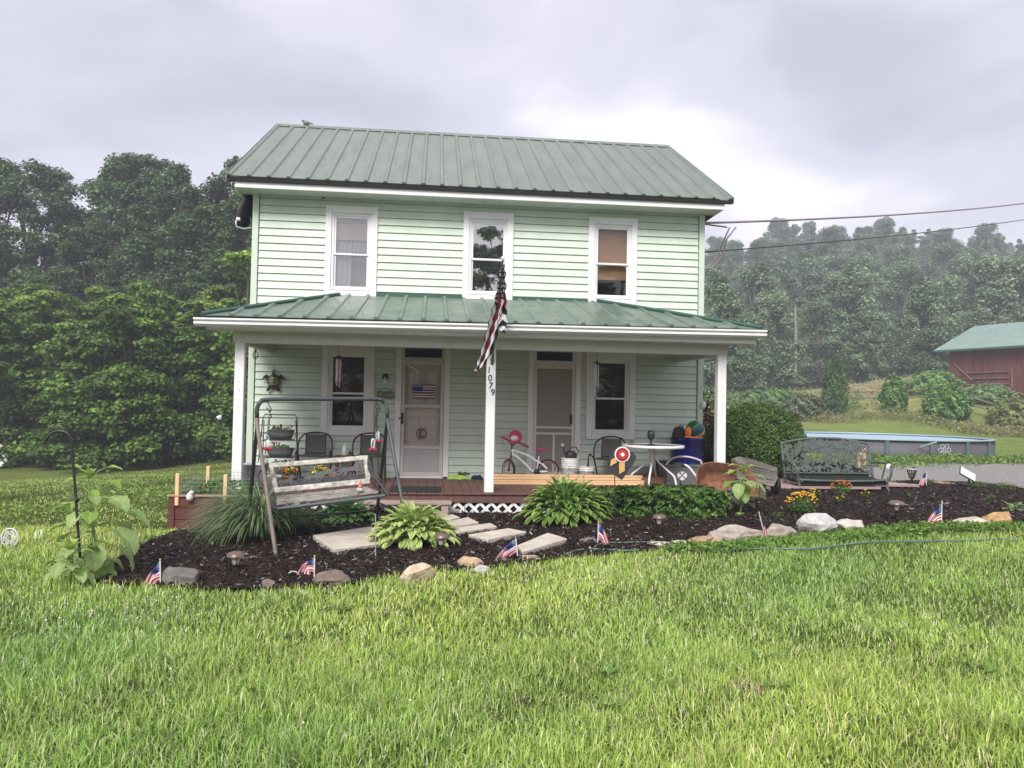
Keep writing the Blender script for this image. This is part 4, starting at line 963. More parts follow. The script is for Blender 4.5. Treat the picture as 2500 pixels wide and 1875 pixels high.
def cloth(fn,n,m,kind,name,parent,world=True):
    V=[];K=[];F=[]
    # split per-cell so colours stay crisp
    g=[[Vector(fn(i/n,j/m)) for j in range(m+1)] for i in range(n+1)]
    for i in range(n):
        for j in range(m):
            c=flagcol((i+.5)/n,(j+.5)/m,kind); b=len(V); V+= [g[i][j],g[i][j+1],g[i+1][j+1],g[i+1][j]]; K+=[c]*4; F.append((b,b+1,b+2,b+3))
    V=[tuple(v) for v in V]
    if world and parent: inv=parent.matrix_basis.inverted(); V=[tuple(inv@Vector(v)) for v in V]
    return mesh_np(name,V,F,flagm,np.array(K),True,parent)
# big flag on the middle post
pb_=AY(*P(C4,1297,372),PY-.09); ptip=AY(*P(C2,353,1062),-3.35)
t=thing('flag_on_pole','large black, white and red striped flag drooping from an angled pole on the middle post','flag',pb_)
MB().tube([pb_,ptip],.013,10).build('flag_pole',galv,t,True); MB().ball(ptip+Vector((0,-.0,.02)),.024,10,sz=1.2).build('finial',whitep,t,True)
m=MB(); m.bbox(pb_.x-.025,pb_.x+.025,PY-.085,PY-.071,pb_.z-.06,pb_.z+.05,.003); m.tube([pb_+Vector((0,.02,-.03)),pb_+(ptip-pb_).normalized()*.12],.022,8); m.build('pole_bracket',galv,t,True)
ax=(ptip-pb_)
def pole(s): return pb_+ax*s
def fold_surface(rows,n,m,colf,folds,amp,name,parent,ph=0.):
    """cloth hanging in folds: rows = (left px, right px, py, y depth) measured down the drape"""
    V=[];K=[];F=[];pts=[]
    for i in range(n+1):
        t=i/n*(len(rows)-1); k=min(int(t),len(rows)-2); u=t-k; r=[rows[k][q]*(1-u)+rows[k+1][q]*u for q in range(4)]
        row=[]
        for j in range(m+1):
            s_=j/m; p=AY(r[0]+(r[1]-r[0])*s_,r[2],r[3]); wd_=(r[1]-r[0])/160
            p.y+=-(amp+wd_*.22)*math.sin(folds*2*math.pi*s_+ph+1.2*math.sin(i/n*3)); p.x+=.01*math.sin(i*.5+s_*9); row.append(p)
        pts.append(row)
    for i in range(n):
        for j in range(m):
            b=len(V); V+=[pts[i][j],pts[i][j+1],pts[i+1][j+1],pts[i+1][j]]; K+=[colf((i+.5)/n,(j+.5)/m)]*4; F.append((b,b+3,b+2,b+1))
    inv=parent.matrix_basis.inverted(); V=[tuple(inv@Vector(v)) for v in V]
    return mesh_np(name,V,F,flagm,np.array(K),True,parent)
BKc=(.012,.012,.014); WHc=(.80,.80,.82); RDc=(.36,.01,.025)
def cmain(v,u):
    if v<.42-.10*u:
        a=(v/.42*9)%1; b=(u*6+.5*(int(v/.42*9)%2))%1
        return WHc if (abs(a-.5)<.30 and abs(b-.5)<.24) else BKc
    for e_,c in((.07,BKc),(.30,WHc),(.37,BKc),(.52,RDc),(.58,BKc),(.80,WHc),(1.1,BKc)):
        if u<e_: return c
def clobe(v,u):
    v=v+.10*math.sin(u*3)
    for e_,c in((.10,BKc),(.34,RDc),(.50,BKc),(.62,WHc),(.76,BKc),(.88,WHc),(1.5,BKc)):
        if v<e_: return c
fold_surface([(1224,1232,646,-3.27),(1219,1235,668,-3.2),(1214,1236,695,-3.1),(1209,1236,722,-3.0),(1203,1234,748,-2.95),(1196,1228,775,-2.9),(1189,1220,800,-2.86),(1181,1211,830,-2.82),(1171,1199,865,-2.8),(1163,1184,890,-2.8),(1159,1168,906,-2.8)],110,56,cmain,1.6,.018,'flag_cloth',t)
fold_surface([(1216,1235,715,-3.05),(1217,1236,740,-2.98),(1218,1236.5,765,-2.95),(1218,1237,790,-2.95),(1221,1236,806,-2.95),(1226,1234,813,-2.96)],60,30,clobe,.8,.014,'flag_fold',t,1.)
# painted US flag plaque on left door
a=at3(C4,580,583,-.07); b=at3(C4,777,713,-.07)
t=thing('flag_plaque','flat stars and stripes plaque hanging on the left storm door','sign',((a.x+b.x)/2,-.05,(a.z+b.z)/2)); w_=(b.x-a.x)/2;h_=(a.z-b.z)/2
MB().bbox(-w_,w_,-.004,.004,-h_,h_,.001).build('board',woodbr,t)
def fc(u,v): return (-w_+2*w_*v,-.006,h_-2*h_*u)
V=[];K=[];F=[]
for i in range(26):
    for j in range(30):
        u=(i+.5)/26; v=(j+.5)/30; st=int(u*11)
        if u<.5 and v<.48: c=(.5,.5,.55) if (u*26<5 and (int(v*30)+int(u*26))%3==0) else (.03,.03,.22)
        else: c=(.10,.03,.035) if st%2==0 else (.62,.52,.50)
        b0=len(V); V+=[fc(i/26,j/30),fc(i/26,(j+1)/30),fc((i+1)/26,(j+1)/30),fc((i+1)/26,j/30)]; K+=[c]*4; F.append((b0,b0+3,b0+2,b0+1))
mesh_np('painted_flag',V,F,mat('plaque_paint',(1,1,1),.7,.05,attr=True),np.array(K),parent=t)
MB().tube([(-.04,0,h_),(0,-.0,h_+.04),(.04,0,h_)],.003,4).build('hanging_cord',blackp,t)
# cup on bent pipe by left post
p0=at3(C3,318,885,-1.6); p1=at3(C3,470,1040,-1.6)
t=thing('pipe_with_cup','white cup on a bent grey pipe sticking out left of the porch','outdoor fixture',p1)
MB().tube(cb_([p0+Vector((-.01,0,-.03)),at3(C3,300,930,-1.6),at3(C3,340,970,-1.6),p1,p1+Vector((.12,0,-.1)),p1+Vector((.13,.02,-.7))],0),.014,8).build('pipe',greysteel,t,True)
MB().lathe([(.001,-.03),(.03,-.03),(.034,.0),(.045,.03),(.036,.035),(.001,.02)],16,M4=Matrix.Translation(p0)@Matrix.Rotation(R(-25),4,'Y')).build('cup',whitep,t,True)
# ================================================================ GARDEN THINGS
def gz(p,dz=0): return Vector((p.x,p.y,Tz(p.x,p.y)+dz))
# ---- porch swing with A frame
paintedw=mat('flaking_white_paint',(.16,.15,.12),.85,.5,11,.5,30,col2=(.68,.66,.6),detail=8)
feet=[G(677,1365),G(601,1313),G(1003,1330),G(916,1283)]   # LF, LB, RF, RB
midL=(feet[0]+feet[1])/2; midR=(feet[2]+feet[3])/2
tl=AY(*P(D8,250,330),midL.y); tr=AY(*P(D8,2030,330),midR.y)
# corner heights and bar: rounded top
barL=AY(*P(D8,330,252),midL.y); barR=AY(*P(D8,1960,252),midR.y)
t=thing('garden_swing','rusty dark steel A frame garden swing with flaking white slatted seat and horse cutout back','garden swing',gz((midL+midR)/2))
f=MB(); 
def lp(a,b,k): return a+(b-a)*k
jL=AY(*P(D8,262,480),midL.y); jR=AY(*P(D8,2022,480),midR.y)
f.tube(cb_([jL,AY(*P(D8,265,370),midL.y),AY(*P(D8,310,285),midL.y),AY(*P(D8,420,250),lp(midL,midR,.08).y),AY(*P(D8,1100,243),lp(midL,midR,.45).y),AY(*P(D8,1850,247),lp(midL,midR,.9).y),AY(*P(D8,1975,285),midR.y),AY(*P(D8,2015,370),midR.y),jR],0),.024,10)
f.build('top_bar',greysteel,t,True)
tan=mat('worn_tan_steel',(.24,.17,.12),.6,.4,6,col2=(.12,.12,.12))
for k,(j,ft) in enumerate(((jL,feet[0]),(jL,feet[1]),(jR,feet[2]),(jR,feet[3]))):
    e_=gz(ft,-.05); kk=j+Vector((0,0,-.02)); sh=kk+(e_-kk)*.12+Vector((0,(-.04 if k%2==0 else .04),0))
    MB().tube(cb_([kk+Vector((0,0,.1)),kk,sh,e_],0),.022,9).build('leg',[tan,blackp,greysteel,blackp][k],t,True)
f=MB(); 
def on(k,h):
    j=(jL,jL,jR,jR)[k]; ft=feet[k]; u=(j.z-h)/(j.z-ft.z); return j+(ft-j)*u
f.tube([on(1,.22),on(3,.22)],.014,7); f.tube([on(0,.33),on(1,.33)],.011,6); f.tube([on(2,.33),on(3,.33)],.011,6)
f.build('crossbar',blackp,t,True)
# chains
def chain(pts,r=.003,step=.036):
    m=MB(); pts=[Vector(p) for p in pts]; L_=[(b-a).length for a,b in zip(pts,pts[1:])]; tot=sum(L_); s=0;i=0
    while s<tot:
        a=0;k=0
        while k<len(L_)-1 and a+L_[k]<s: a+=L_[k];k+=1
        u=(s-a)/L_[k]; p=pts[k].lerp(pts[k+1],u); d=(pts[k+1]-pts[k]).normalized(); o_=d.orthogonal().normalized()
        if i%2: o_=d.cross(o_)
        m.tube([p+d*.026*math.cos(q)+o_*.012*math.sin(q) for q in np.linspace(0,6.28,8,endpoint=False)],r,4,closed=True); s+=step;i+=1
    return m
hookL=AY(*P(D8,415,290),lp(midL,midR,.12).y); hookR=AY(*P(D8,1885,285),lp(midL,midR,.88).y)
hL2=AY(*P(D8,430,480),hookL.y); hR2=AY(*P(D8,1875,450),hookR.y)
for a,b in((hookL,hL2),(hookR,hR2)):
    m=MB(); d=(b-a); m.tube(cb_([a+Vector((0,0,.05)),a+Vector((0,0,-.02)),a+Vector((.03,0,-.07)),a+Vector((.025,0,-.1)),a+Vector((-.02,0,-.06)),lp(a,b,.6),b+Vector((.02,0,-.0)),b+Vector((-.0,0,-.03))],0),.006,5); m.build('s_hook',blackp,t,True)
# seat geometry: seat back corners (tilted swing)
yb=lp(midL,midR,.5).y+.02
BL_=AY(*P(D8,500,1500),yb-.02); TL_=AY(*P(D8,420,1130),yb+.10); TR_=AY(*P(D8,1760,1020),yb+.10+.0); BR_=AY(*P(D8,1790,1370),yb-.02)
def backp(u,v): return (TL_*(1-u)+TR_*u)*(1-v)+(BL_*(1-u)+BR_*u)*v
nb=((TR_-TL_).cross(BL_-TL_)).normalized()
if nb.y>0: nb=-nb
def plank(a,b,w,th,name,mt,par):
    a=Vector(a);b=Vector(b); d=(b-a).normalized(); up_=nb.cross(d).normalized(); M4=frame3(a,d,nb,up_)
    m=MB(); L_=(b-a).length; 
    m.bbox(0,L_,-th/2,th/2,-w/2,w/2,.006,M4); return m
m=plank(backp(0,.05),backp(1,.05),.06,.035,'','',t); q=plank(backp(.0,.95),backp(1,.95),.065,.035,'','',t)
for src in(q,plank(backp(.02,.1),backp(.02,.92),.055,.03,'','',t),plank(backp(.98,.1),backp(.98,.92),.055,.03,'','',t)):
    m._a(src.v,src.f)
m.build('back_frame',paintedw,t,True)
# horses over a fence
HORSE=[(-.10,.055),(-.085,.075),(-.02,.072),(.03,.078),(.065,.12),(.06,.135),(.075,.13),(.09,.135),(.12,.105),(.13,.085),(.12,.08),(.10,.095),(.085,.07),(.08,.045),(.11,.03),(.125,-.01),(.115,-.015),(.1,.015),(.065,.025),(.055,-.03),(.045,-.03),(.045,.03),(-.03,.03),(-.06,.0),(-.085,-.035),(-.095,-.03),(-.075,.01),(-.085,.03),(-.115,0),(-.13,-.02),(-.135,-.01),(-.115,.03),(-.105,.045),(-.135,.03),(-.15,.035),(-.12,.06)]
d=(TR_-TL_).normalized(); up_=-(BL_-TL_).normalized()
for i,(u,v,sc_) in enumerate(((.14,.80,.95),(.42,.70,.75),(.58,.64,1.0),(.82,.62,1.15))):
    o=backp(u,v)+nb*.004*i; M4=frame3(o,d*sc_,up_*sc_,nb)
    MB().prism(HORSE,.006,M4).build('horse_cutout',mat('charcoal_steel_plate',(.045,.048,.055),.6,.2),t,True)
m=MB(); 
for v in(.66,.70,.74,.78,.82,.86,.90): m.tube([backp(.04,v),backp(.96,v)],.007,5)
for u in np.linspace(.06,.94,14): m.tube([backp(u,.52),backp(u,.9)],.006,5)
for k in range(26):
    o=backp(random.uniform(.05,.95),random.uniform(.55,.88)); rr_=random.uniform(.015,.03); m.tube([o+d*rr_*math.cos(q)+up_*rr_*math.sin(q) for q in np.linspace(0,5,8)],.005,4)
m.build('fence_cutout',mat('charcoal_steel_plate',(.045,.048,.055)),t,True)
# seat
FL=AY(*P(C8,470,600),yb-.52); FR=AY(*P(C8,1440,480),yb-.52)
f=MB(); f.tube([FL,FR],.024,9); f.build('seat_rail',greysteel,t,True)
for k in range(5):
    w0=(k+.6)/5.8; a=lp(BL_+Vector((0,0,-.05)),FL+Vector((0,0,.03)),w0); b=lp(BR_+Vector((0,0,-.05)),FR+Vector((0,0,.03)),w0)
    dd=(b-a).normalized(); M4=frame3(a,dd,Vector((0,-1,0)),dd.cross(Vector((0,-1,0))))
    MB().bbox(0,(b-a).length-.04,-.038,.038,-.011,.011,.004,M4).build('seat_slat',mat('worn_seat_paint',(.10,.09,.075),.85,.5,9,.5,30,col2=(.38,.36,.32),detail=8),t,True)
for s_,A_,B_,F_,hk in((0,TL_,BL_,FL,hL2),(1,TR_,BR_,FR,hR2)):
    m=MB(); out=Vector((.06 if s_ else -.03,0,0)); arm=A_+out+Vector((0,-.42,-.14 if s_ else -.1))
    m.tube(cb_([A_+out*.6,lp(A_,arm,.35)+Vector((0,0,.02)),arm,lp(arm,F_+out,.5)+Vector((0,-.03,0)),F_+out*.5],0),.015,7)
    m.tube(cb_([A_+out*.6,A_+out+Vector((.01,-.05,-.2)),lp(A_,B_,.85)+out+Vector((.0,-.12,0)),lp(arm,F_,.4)+out,arm],0),.012,7)
    m.tube([B_+out*.4,F_],.013,6)
    m.build('armrest',mat('cast_dark_iron',(.035,.03,.028),.6,.4,15),t,True)
    top=hk
    chain([top,A_+out*.6]).build('chain',galv if s_==0 else bronze,t,True)
    chain([top,lp(arm,F_,.3)+out*.8]).build('chain',galv if s_==0 else bronze,t,True)
ch_=AY(*P(D8,2000,1170),midR.y); chain([AY(*P(D8,1990,1130),midR.y),AY(*P(D8,2000,1260),midR.y),AY(*P(D8,1975,1500),midR.y)]).build('chain',bronze,t,True)
# hummingbird feeders hung on chains
def feeder(label,c,top,bot,yy):
    a=AY(*P(D8,*top),yy); b=AY(*P(D8,*bot),yy); h=a.z-b.z
    t=thing('hummingbird_feeder',label,'bird feeder',b,0,'red based hummingbird feeders hanging on the swing')
    MB().lathe([(.001,.03),(.024,.03),(.026,.05),(.026,h-.03),(.015,h-.005),(.001,h)],14).build('glass_tube',clear,t)
    m=MB().lathe([(.001,0),(.03,0),(.044,.012),(.045,.022),(.03,.032),(.001,.034)],16)
    for k in range(4): m.ball((.04*math.cos(k*1.57),.04*math.sin(k*1.57),.026),.012,8)
    m.build('red_base',redp,t); MB().tube([(0,0,h-.01),(0,0,h+.05)],.002,4).build('hanging_wire',galv,t)
feeder('hummingbird feeder with red base on the left chains of the swing',None,(408,790),(408,940),hookL.y-.06)
feeder('hummingbird feeder hanging higher, right of its neighbour on the right swing chains',None,(1890,680),(1890,835),hookR.y-.02)
feeder('lower hummingbird feeder on the right swing chains, just above the seat arm',None,(1828,770),(1828,950),hookR.y-.10)
# red gnome figure on seat
o=AY(*P(D8,1655,1490),yb-.40)
t=thing('garden_gnome','tiny garden gnome with a red pointed hat on the right end of the swing seat','figurine',o)
MB().lathe([(.03,.045),(.022,.075),(.001,.125)],12).build('hat',mat('gnome_red',(.6,.08,.06),.5),t)
MB().lathe([(.001,0),(.038,0),(.04,.02),(.028,.045),(.02,.05),(.001,.055)],12).build('body',mat('gnome_body',(.45,.42,.38),.7,.4,40),t)
m=MB().ball((0,-.02,.055),.018,8); m.build('face',mat('gnome_face',(.5,.3,.22)),t)
# ---- bench
bq=G(1960,1196); 
fl=gz(G(1940,1202)); frt=gz(G(2168,1199))
dpt=(fl.y+frt.y)/2
FLb=AY(1940,1202,dpt); FRb=AY(2168,1199,dpt); Lb=(FRb-FLb).length
t=thing('garden_bench','weathered green cast metal garden bench with leafy lattice back facing the lawn','bench',gz((FLb+FRb)/2),math.atan2(0,1))
gb=mat('verdigris_with_sun_flecks',(.03,.038,.033),.6,.45,34,.3,60,col2=(.14,.165,.145)); gbd=mat('dark_verdigris_and_shade',(.008,.010,.010),.7,.4,14)  # verdigris base; paler flecks put sunlit bits of the mosaic into the colour
w_=Lb/2; seatz=AY(2050,1168,dpt-.1).z-t.location.z; topz=AY(2060,1071,dpt+.45).z-t.location.z; topc=AY(1920,1083,dpt+.45).z-t.location.z
bk0=.42; bk1=.56
def bp(u,v):  # back surface u across -1..1, v 0 seat..1 top
    ht=seatz+.03+(topz-seatz-.03-(topz-topc)*(abs(u)**2.2))*v; return Vector((u*w_*.97,bk0+(bk1-bk0)*v+.0,ht))
m=MB(); m.tube([bp(u,1) for u in np.linspace(-1,1,20)],.022,8); m.tube([bp(u,.72) for u in np.linspace(-1,1,14)],.009,6); m.tube([bp(u,.02) for u in np.linspace(-1,1,10)],.016,6)
for s_ in(-1,1): m.tube([bp(s_,0),bp(s_,1.06)],.024,8)
m.build('back_frame',gb,t)
m=MB(); rr=random.Random(3)
for k in range(340):
    u=rr.uniform(-.96,.96); v=rr.uniform(.04,.97); o=bp(u,v); a=rr.uniform(0,6.28); s_=rr.uniform(.028,.05); M4=Matrix.Translation(o+Vector((0,-.012-rr.random()*.01,0)))@Matrix.Rotation(R(82),4,'X')@Matrix.Rotation(a,4,'Z')
    m.prism([(0,-s_),(s_*.55,-.3*s_),(s_*.5,.35*s_),(0,s_),(-s_*.5,.35*s_),(-s_*.55,-.3*s_)],.006,M4)
for k in range(46):
    u=rr.uniform(-.9,.9); v=rr.uniform(.1,.9); m.tube([bp(u,v)+Vector((0,-.005,0)),bp(u+rr.uniform(-.1,.1),v+rr.uniform(-.2,.2))+Vector((0,-.005,0)),bp(min(.97,max(-.97,u+rr.uniform(-.2,.2))),min(.98,max(.02,v+rr.uniform(-.3,.3))))+Vector((0,-.005,0))],.006,5)
m.build('back_leaf_lattice',gb,t)
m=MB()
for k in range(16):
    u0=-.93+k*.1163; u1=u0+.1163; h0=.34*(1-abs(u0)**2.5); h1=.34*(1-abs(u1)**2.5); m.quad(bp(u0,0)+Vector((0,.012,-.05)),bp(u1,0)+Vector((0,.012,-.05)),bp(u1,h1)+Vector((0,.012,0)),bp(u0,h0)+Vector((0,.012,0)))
m.box(-w_*.93,w_*.93,-.04,-.02,seatz-.12,seatz-.02); m.build('lower_back_shade',gbd,t)  # dark sheet stands in for shadow low on the back; apron under seat
m=MB(); 
for k in range(7):
    y0=-.02+k*.062; m.bbox(-w_*.95,w_*.95,y0,y0+.045,seatz-.07-.02*math.sin(k/6*3.1),seatz-.012-.02*math.sin(k/6*3.1),.004)
m.build('seat',gbd,t)
m=MB(); m.tube([(-w_*1.0,-.06,seatz-.03),(-w_*.5,-.075,seatz-.045),(0,-.08,seatz-.05),(w_*.5,-.075,seatz-.045),(w_,-.06,seatz-.02)],.02,8)
for k in range(7): m.ball((w_*(-.9+.3*k),-.08,seatz-.045),.026,8)
m.build('front_rail',gb,t)
for s_ in(-1,1):
    MB().tube(cb_([(s_*w_*.97,-.06,seatz+.02),(s_*w_*.93,-.05,seatz*.5),(s_*w_*.98,-.08,0)],0),.024,8).build('leg',gb,t)
    MB().tube(cb_([(s_*w_*.97,bk0,seatz+.02),(s_*w_*.95,bk0+.02,seatz*.5),(s_*w_*.99,bk0+.08,0)],0),.024,8).build('leg',gb,t)
    m=MB(); m.tube(cb_([(s_*w_*.97,bk0+.05,seatz+.24),(s_*w_*1.03,.2,seatz+.25),(s_*w_*1.05,-.02,seatz+.22),(s_*w_*1.0,-.1,seatz+.12),(s_*w_*.98,-.06,seatz-.03)],0),.02,8); m.ball((s_*w_*1.04,-.06,seatz+.2),.035,8)
    m.tube([(s_*w_*.98,.15,seatz-.02),(s_*w_*1.02,.1,seatz+.24)],.014,6); m.build('armrest',gb,t)
m=MB().ball((w_*1.0,-.02,seatz+.19),.055,12,sy=.4,sz=1.1); m.build('arm_medallion',mat('pale_medallion',(.6,.62,.6),.4),t)
# stump behind bench
p=gz(G(2142,1190)); p.y+=.5; m=MB(); m.tube([(-.06,0,0),(-.05,.0,.25),(-.07,.01,.5)],[.05,.042,.04],8); m.tube([(.06,0,0),(.05,.02,.3),(.04,0,.62)],[.06,.045,.05],8); m.bbox(-.12,.14,-.06,.06,-.01,.04,.01); m.tube([(-.07,.01,.5),(0,.0,.6),(.06,0,.66)],.035,7)
o=m.build('driftwood_stand',mat('bare_pale_wood',(.42,.30,.20),.8,.25,7,.3,30,stretch=(4,4,.6))); o.location=gz(p); tag(o,'pale bare driftwood stand with two stubby legs behind the right end of the bench','driftwood')
# ---- wheelbarrow & log by porch corner
wb=gz(G(1768,1245)); cW=AY(*P(D2,790,560),-2.75)
t=thing('wheelbarrow','rusty orange brown wheelbarrow tipped up beside the right porch post','wheelbarrow',gz(Vector((cW.x,-2.75,0))))
M4=Matrix.Translation((0,.05,cW.z-t.location.z))@Matrix.Rotation(R(6),4,'Y')@Matrix.Rotation(R(62),4,'X')
m=MB(); n=28; rings=[]
def sup(a,rx,ry,e=3.2): c,s__=math.cos(a),math.sin(a); k=(abs(c)**e+abs(s__)**e)**(-1/e); return (rx*k*c,ry*k*s__)
prof=[(.46,.36,.22),(.455,.355,.215),(.40,.30,.08),(.34,.25,.0),(.25,.18,-.02),(.249,.179,-.021)]
vs=[];
for (rx,ry,z) in prof+[(rx-.012,ry-.012,z+.012) for rx,ry,z in prof[::-1]]:
    for k in range(n): x,y=sup(2*math.pi*k/n,rx,ry); vs.append(M4@Vector((x,y,z)))
m._a(vs,[(i*n+k,i*n+(k+1)%n,(i+1)*n+(k+1)%n,(i+1)*n+k) for i in range(11) if i!=5 for k in range(n)],True); m._a(vs[5*n:6*n],[tuple(range(n))[::-1]]); m._a(vs[6*n:7*n],[tuple(range(n))])
m.tube([M4@Vector((*sup(2*math.pi*k/n,.465,.365),.222)) for k in range(n)],.012,6,closed=True)
m.build('tray',rustm,t)
MB().tube(cb_([AY(*P(D2,420,312),-2.5),AY(*P(D2,480,330),-2.5),AY(*P(D2,575,445),-2.55),AY(*P(D2,640,520),-2.6)],0),.016,8).build('handle',whitep,t,True)
MB().tube([AY(*P(D2,418,311),-2.5),AY(*P(D2,445,320),-2.5)],.022,8).build('grip',rubber,t,True)
MB().tube([AY(*P(D2,590,508),-2.6),AY(*P(D2,640,480),-2.55)],.012,8).build('stay',whitep,t,True)
# hollow weathered log
lc=AY(*P(D2,1090,400),-2.6)
t=thing('hollow_log','grey weathered half log trough leaning between the wheelbarrow and the bench','log',gz(Vector((lc.x,-2.6,0))))
zc_=lc.z-t.location.z
out=[(905,262),(960,240),(1090,272),(1282,338),(1288,432),(1245,505),(1180,492),(1110,470),(1010,452),(920,440)]
pts=[AY(*P(D2,x,y),-2.72) for x,y in out]; nP=len(pts); m=MB()
for dy in(0,):
    fr_=[p_+Vector((0,.02*math.sin(k*2.1),0)) for k,p_ in enumerate(pts)]; bk_=[p_+Vector((.03,.24,-.02)) for p_ in pts]; c0=sum(fr_,Vector())/nP+Vector((0,.05,-.01)); c1=sum(bk_,Vector())/nP
    m._a(fr_+bk_+[c0,c1],[(k,(k+1)%nP,nP+(k+1)%nP,nP+k) for k in range(nP)]+[(k,2*nP,(k+1)%nP) for k in range(nP)]+[(nP+k,nP+(k+1)%nP,2*nP+1) for k in range(nP)])
wdm=mat('grey_weathered_wood',(.13,.115,.10),.9,.45,5,.6,25,stretch=(.4,4,4),col2=(.30,.27,.24))
m.build('log_shell',wdm,t,True)
a_=AY(*P(D2,905,300),-2.73); b_=AY(*P(D2,1283,395),-2.73)
for k in range(5): MB().tube([a_+Vector((.02*k,-.005,-.035*k+.02)),(a_+b_)/2+Vector((0,.012,-.035*k+.03)),b_+Vector((-.01*k,-.002,-.03*k+.04))],.006,4).build('wood_ridge',wdm,t,True)
for k in(0,1): q=AY(*P(D2,1010+k*140,500),-2.6); MB().tube([gz(q),q+Vector((0,0,.05))],.055,7).build('log_support',wdm,t,True)
p=AY(*P(D2,1265,490),-2.45); t=thing('loose_tyre','small black rubber wheel lying at the right end of the hollow log','wheel',p)
MB().tube([(.0+.0*math.cos(a),.11*math.cos(a),.11*math.sin(a)) for a in np.linspace(0,6.28,20,endpoint=False)],.035,8,closed=True).build('tyre',rubber,t); MB().lathe([(.001,-.02),(.08,-.02),(.08,.02),(.001,.02)],14,M4=Matrix.Rotation(R(90),4,'Y')).build('hub',rustm,t)
# stones (generic)
def rock(label,cx,by,wpx,hpx,col,group='border stones along the front of the mulch bed',deep=.7,flat=None,seed=0,name='border_stone'):
    g=G(cx,by); sc_=FPX/max(1,((g-Vector((0,CAMY,CAMZ))).dot(Vector(ray(1250,990)).normalized())))
    w=wpx/sc_; h=hpx/sc_; rg=np.random.default_rng(seed+int(cx*7+by)); 
    import bmesh
    bm=bmesh.new(); bmesh.ops.create_icosphere(bm,subdivisions=3,radius=1)
    pl=[(Vector(rdir(1,rg)[0]),rg.uniform(.55,.85)) for _ in range(9)]
    for v in bm.verts:
        c=v.co.copy()
        for nn,d in pl:
            k=c.dot(nn)
            if k>d: c-=nn*(k-d)
        c*=1+.05*math.sin(c.x*7+cx)+.04*math.sin(c.z*11+c.y*9)
        v.co=Vector((c.x*w/2*1.15,c.y*w/2*deep,c.z*h*.74+h*.46))
    me=bpy.data.meshes.new(name); bm.to_mesh(me); bm.free(); me.materials.append(mat('stone_%d_%d_%d'%tuple(int(q*100) for q in col),tuple(q*.55 for q in col),.85,.3,9,.6,22,col2=tuple(q*1.15 for q in col),detail=8))
    o=bpy.data.objects.new(name,me); COL.objects.link(o); o.location=(g.x,g.y+w/2*deep*.6,g.z-.01); o.rotation_euler=(rg.uniform(-.08,.08),rg.uniform(-.1,.1),rg.uniform(-.3,.3))
    return tag(o,label,'stone',group)
DG=(.17,.155,.145);BRN=(.19,.14,.12);TAN=(.50,.40,.30);LT=(.60,.54,.46);OR=(.46,.28,.15);GW=(.50,.49,.48)
for a in [
 ('large slanting dark grey stone beside the leftmost small flag',440,1436,100,46,DG),
 ('rusty tan stone at the foot of the shepherd hook',230,1421,34,26,OR),
 ('thin flat stone right of the shepherd hook',275,1432,46,10,TAN),
 ('low grey stone sunk below the leftmost solar light',588,1437,36,14,DG),
 ('rounded brown stone left of the swing\'s front foot flag',650,1444,40,26,BRN),
 ('tiny dark stone between the brown stone and the second flag',694,1442,26,12,DG),
 ('long reddish brown stone just right of the second small flag',810,1436,88,36,BRN),
 ('angular light tan stone left of the front hosta solar light',1016,1424,82,44,(.62,.50,.36)),
 ('flat thin slab stone under the hosta solar light',1086,1394,60,12,TAN),
 ('pointed golden tan stone right of the hosta solar light',1148,1390,68,28,(.52,.38,.24)),
 ('small pale green grey stone in front of the golden one',1178,1402,38,20,GW),
 ('low brown stone under the third small flag',1236,1378,34,16,BRN),
 ('pinkish tan stone in front of the front paver',1300,1374,60,18,(.52,.38,.28)),
 ('dark slate stone beside the fourth small flag',1440,1331,46,16,DG),
 ('white flat stone starting the right border',1620,1338,70,14,LT),
 ('pale cream flat stone right of the hose end',1662,1337,56,16,(.66,.6,.54)),
 ('flat orange brown stone left of the layered rock',1732,1336,92,22,(.42,.28,.17)),
 ('pale slab stone in front of the orange brown one',1718,1350,66,12,LT),
 ('big layered tan rock with a shadowed underside below the fifth flag',1812,1328,130,40,(.42,.36,.31)),
 ('rough sloping tan rock right of the fifth small flag',1905,1321,92,38,(.40,.34,.29)),
 ('large rounded whitish grey boulder in the right border',2003,1308,104,46,GW),
 ('light wedge shaped stone right of the whitish boulder',2090,1300,88,28,LT),
 ('small pale stone at the base of the sixth small flag',2290,1292,52,16,LT),
 ('pale tan humped stone near the right end of the border',2380,1287,86,24,(.56,.48,.38)),
 ('orange brown stone at the far right end of the border',2447,1281,90,27,(.48,.30,.14))]:
    rock(*a)
for a in [('flat pale stone at the back left corner of the mulch bed',395,1312,30,8,TAN),('orange flat stone under the solar flood light',2330,1186,90,7,OR),('small whitish stone between hedge and third solar light',1523,1290,18,9,GW),('small white stone left of the right hand sunflower',1738,1264,9,12,GW),('rusty brown stone under the galvanised bucket',1838,1220,34,16,BRN),('grey stone under the log by the wheelbarrow',1888,1202,40,16,BRN)]:
    rock(*a,group='loose stones inside the mulch bed')
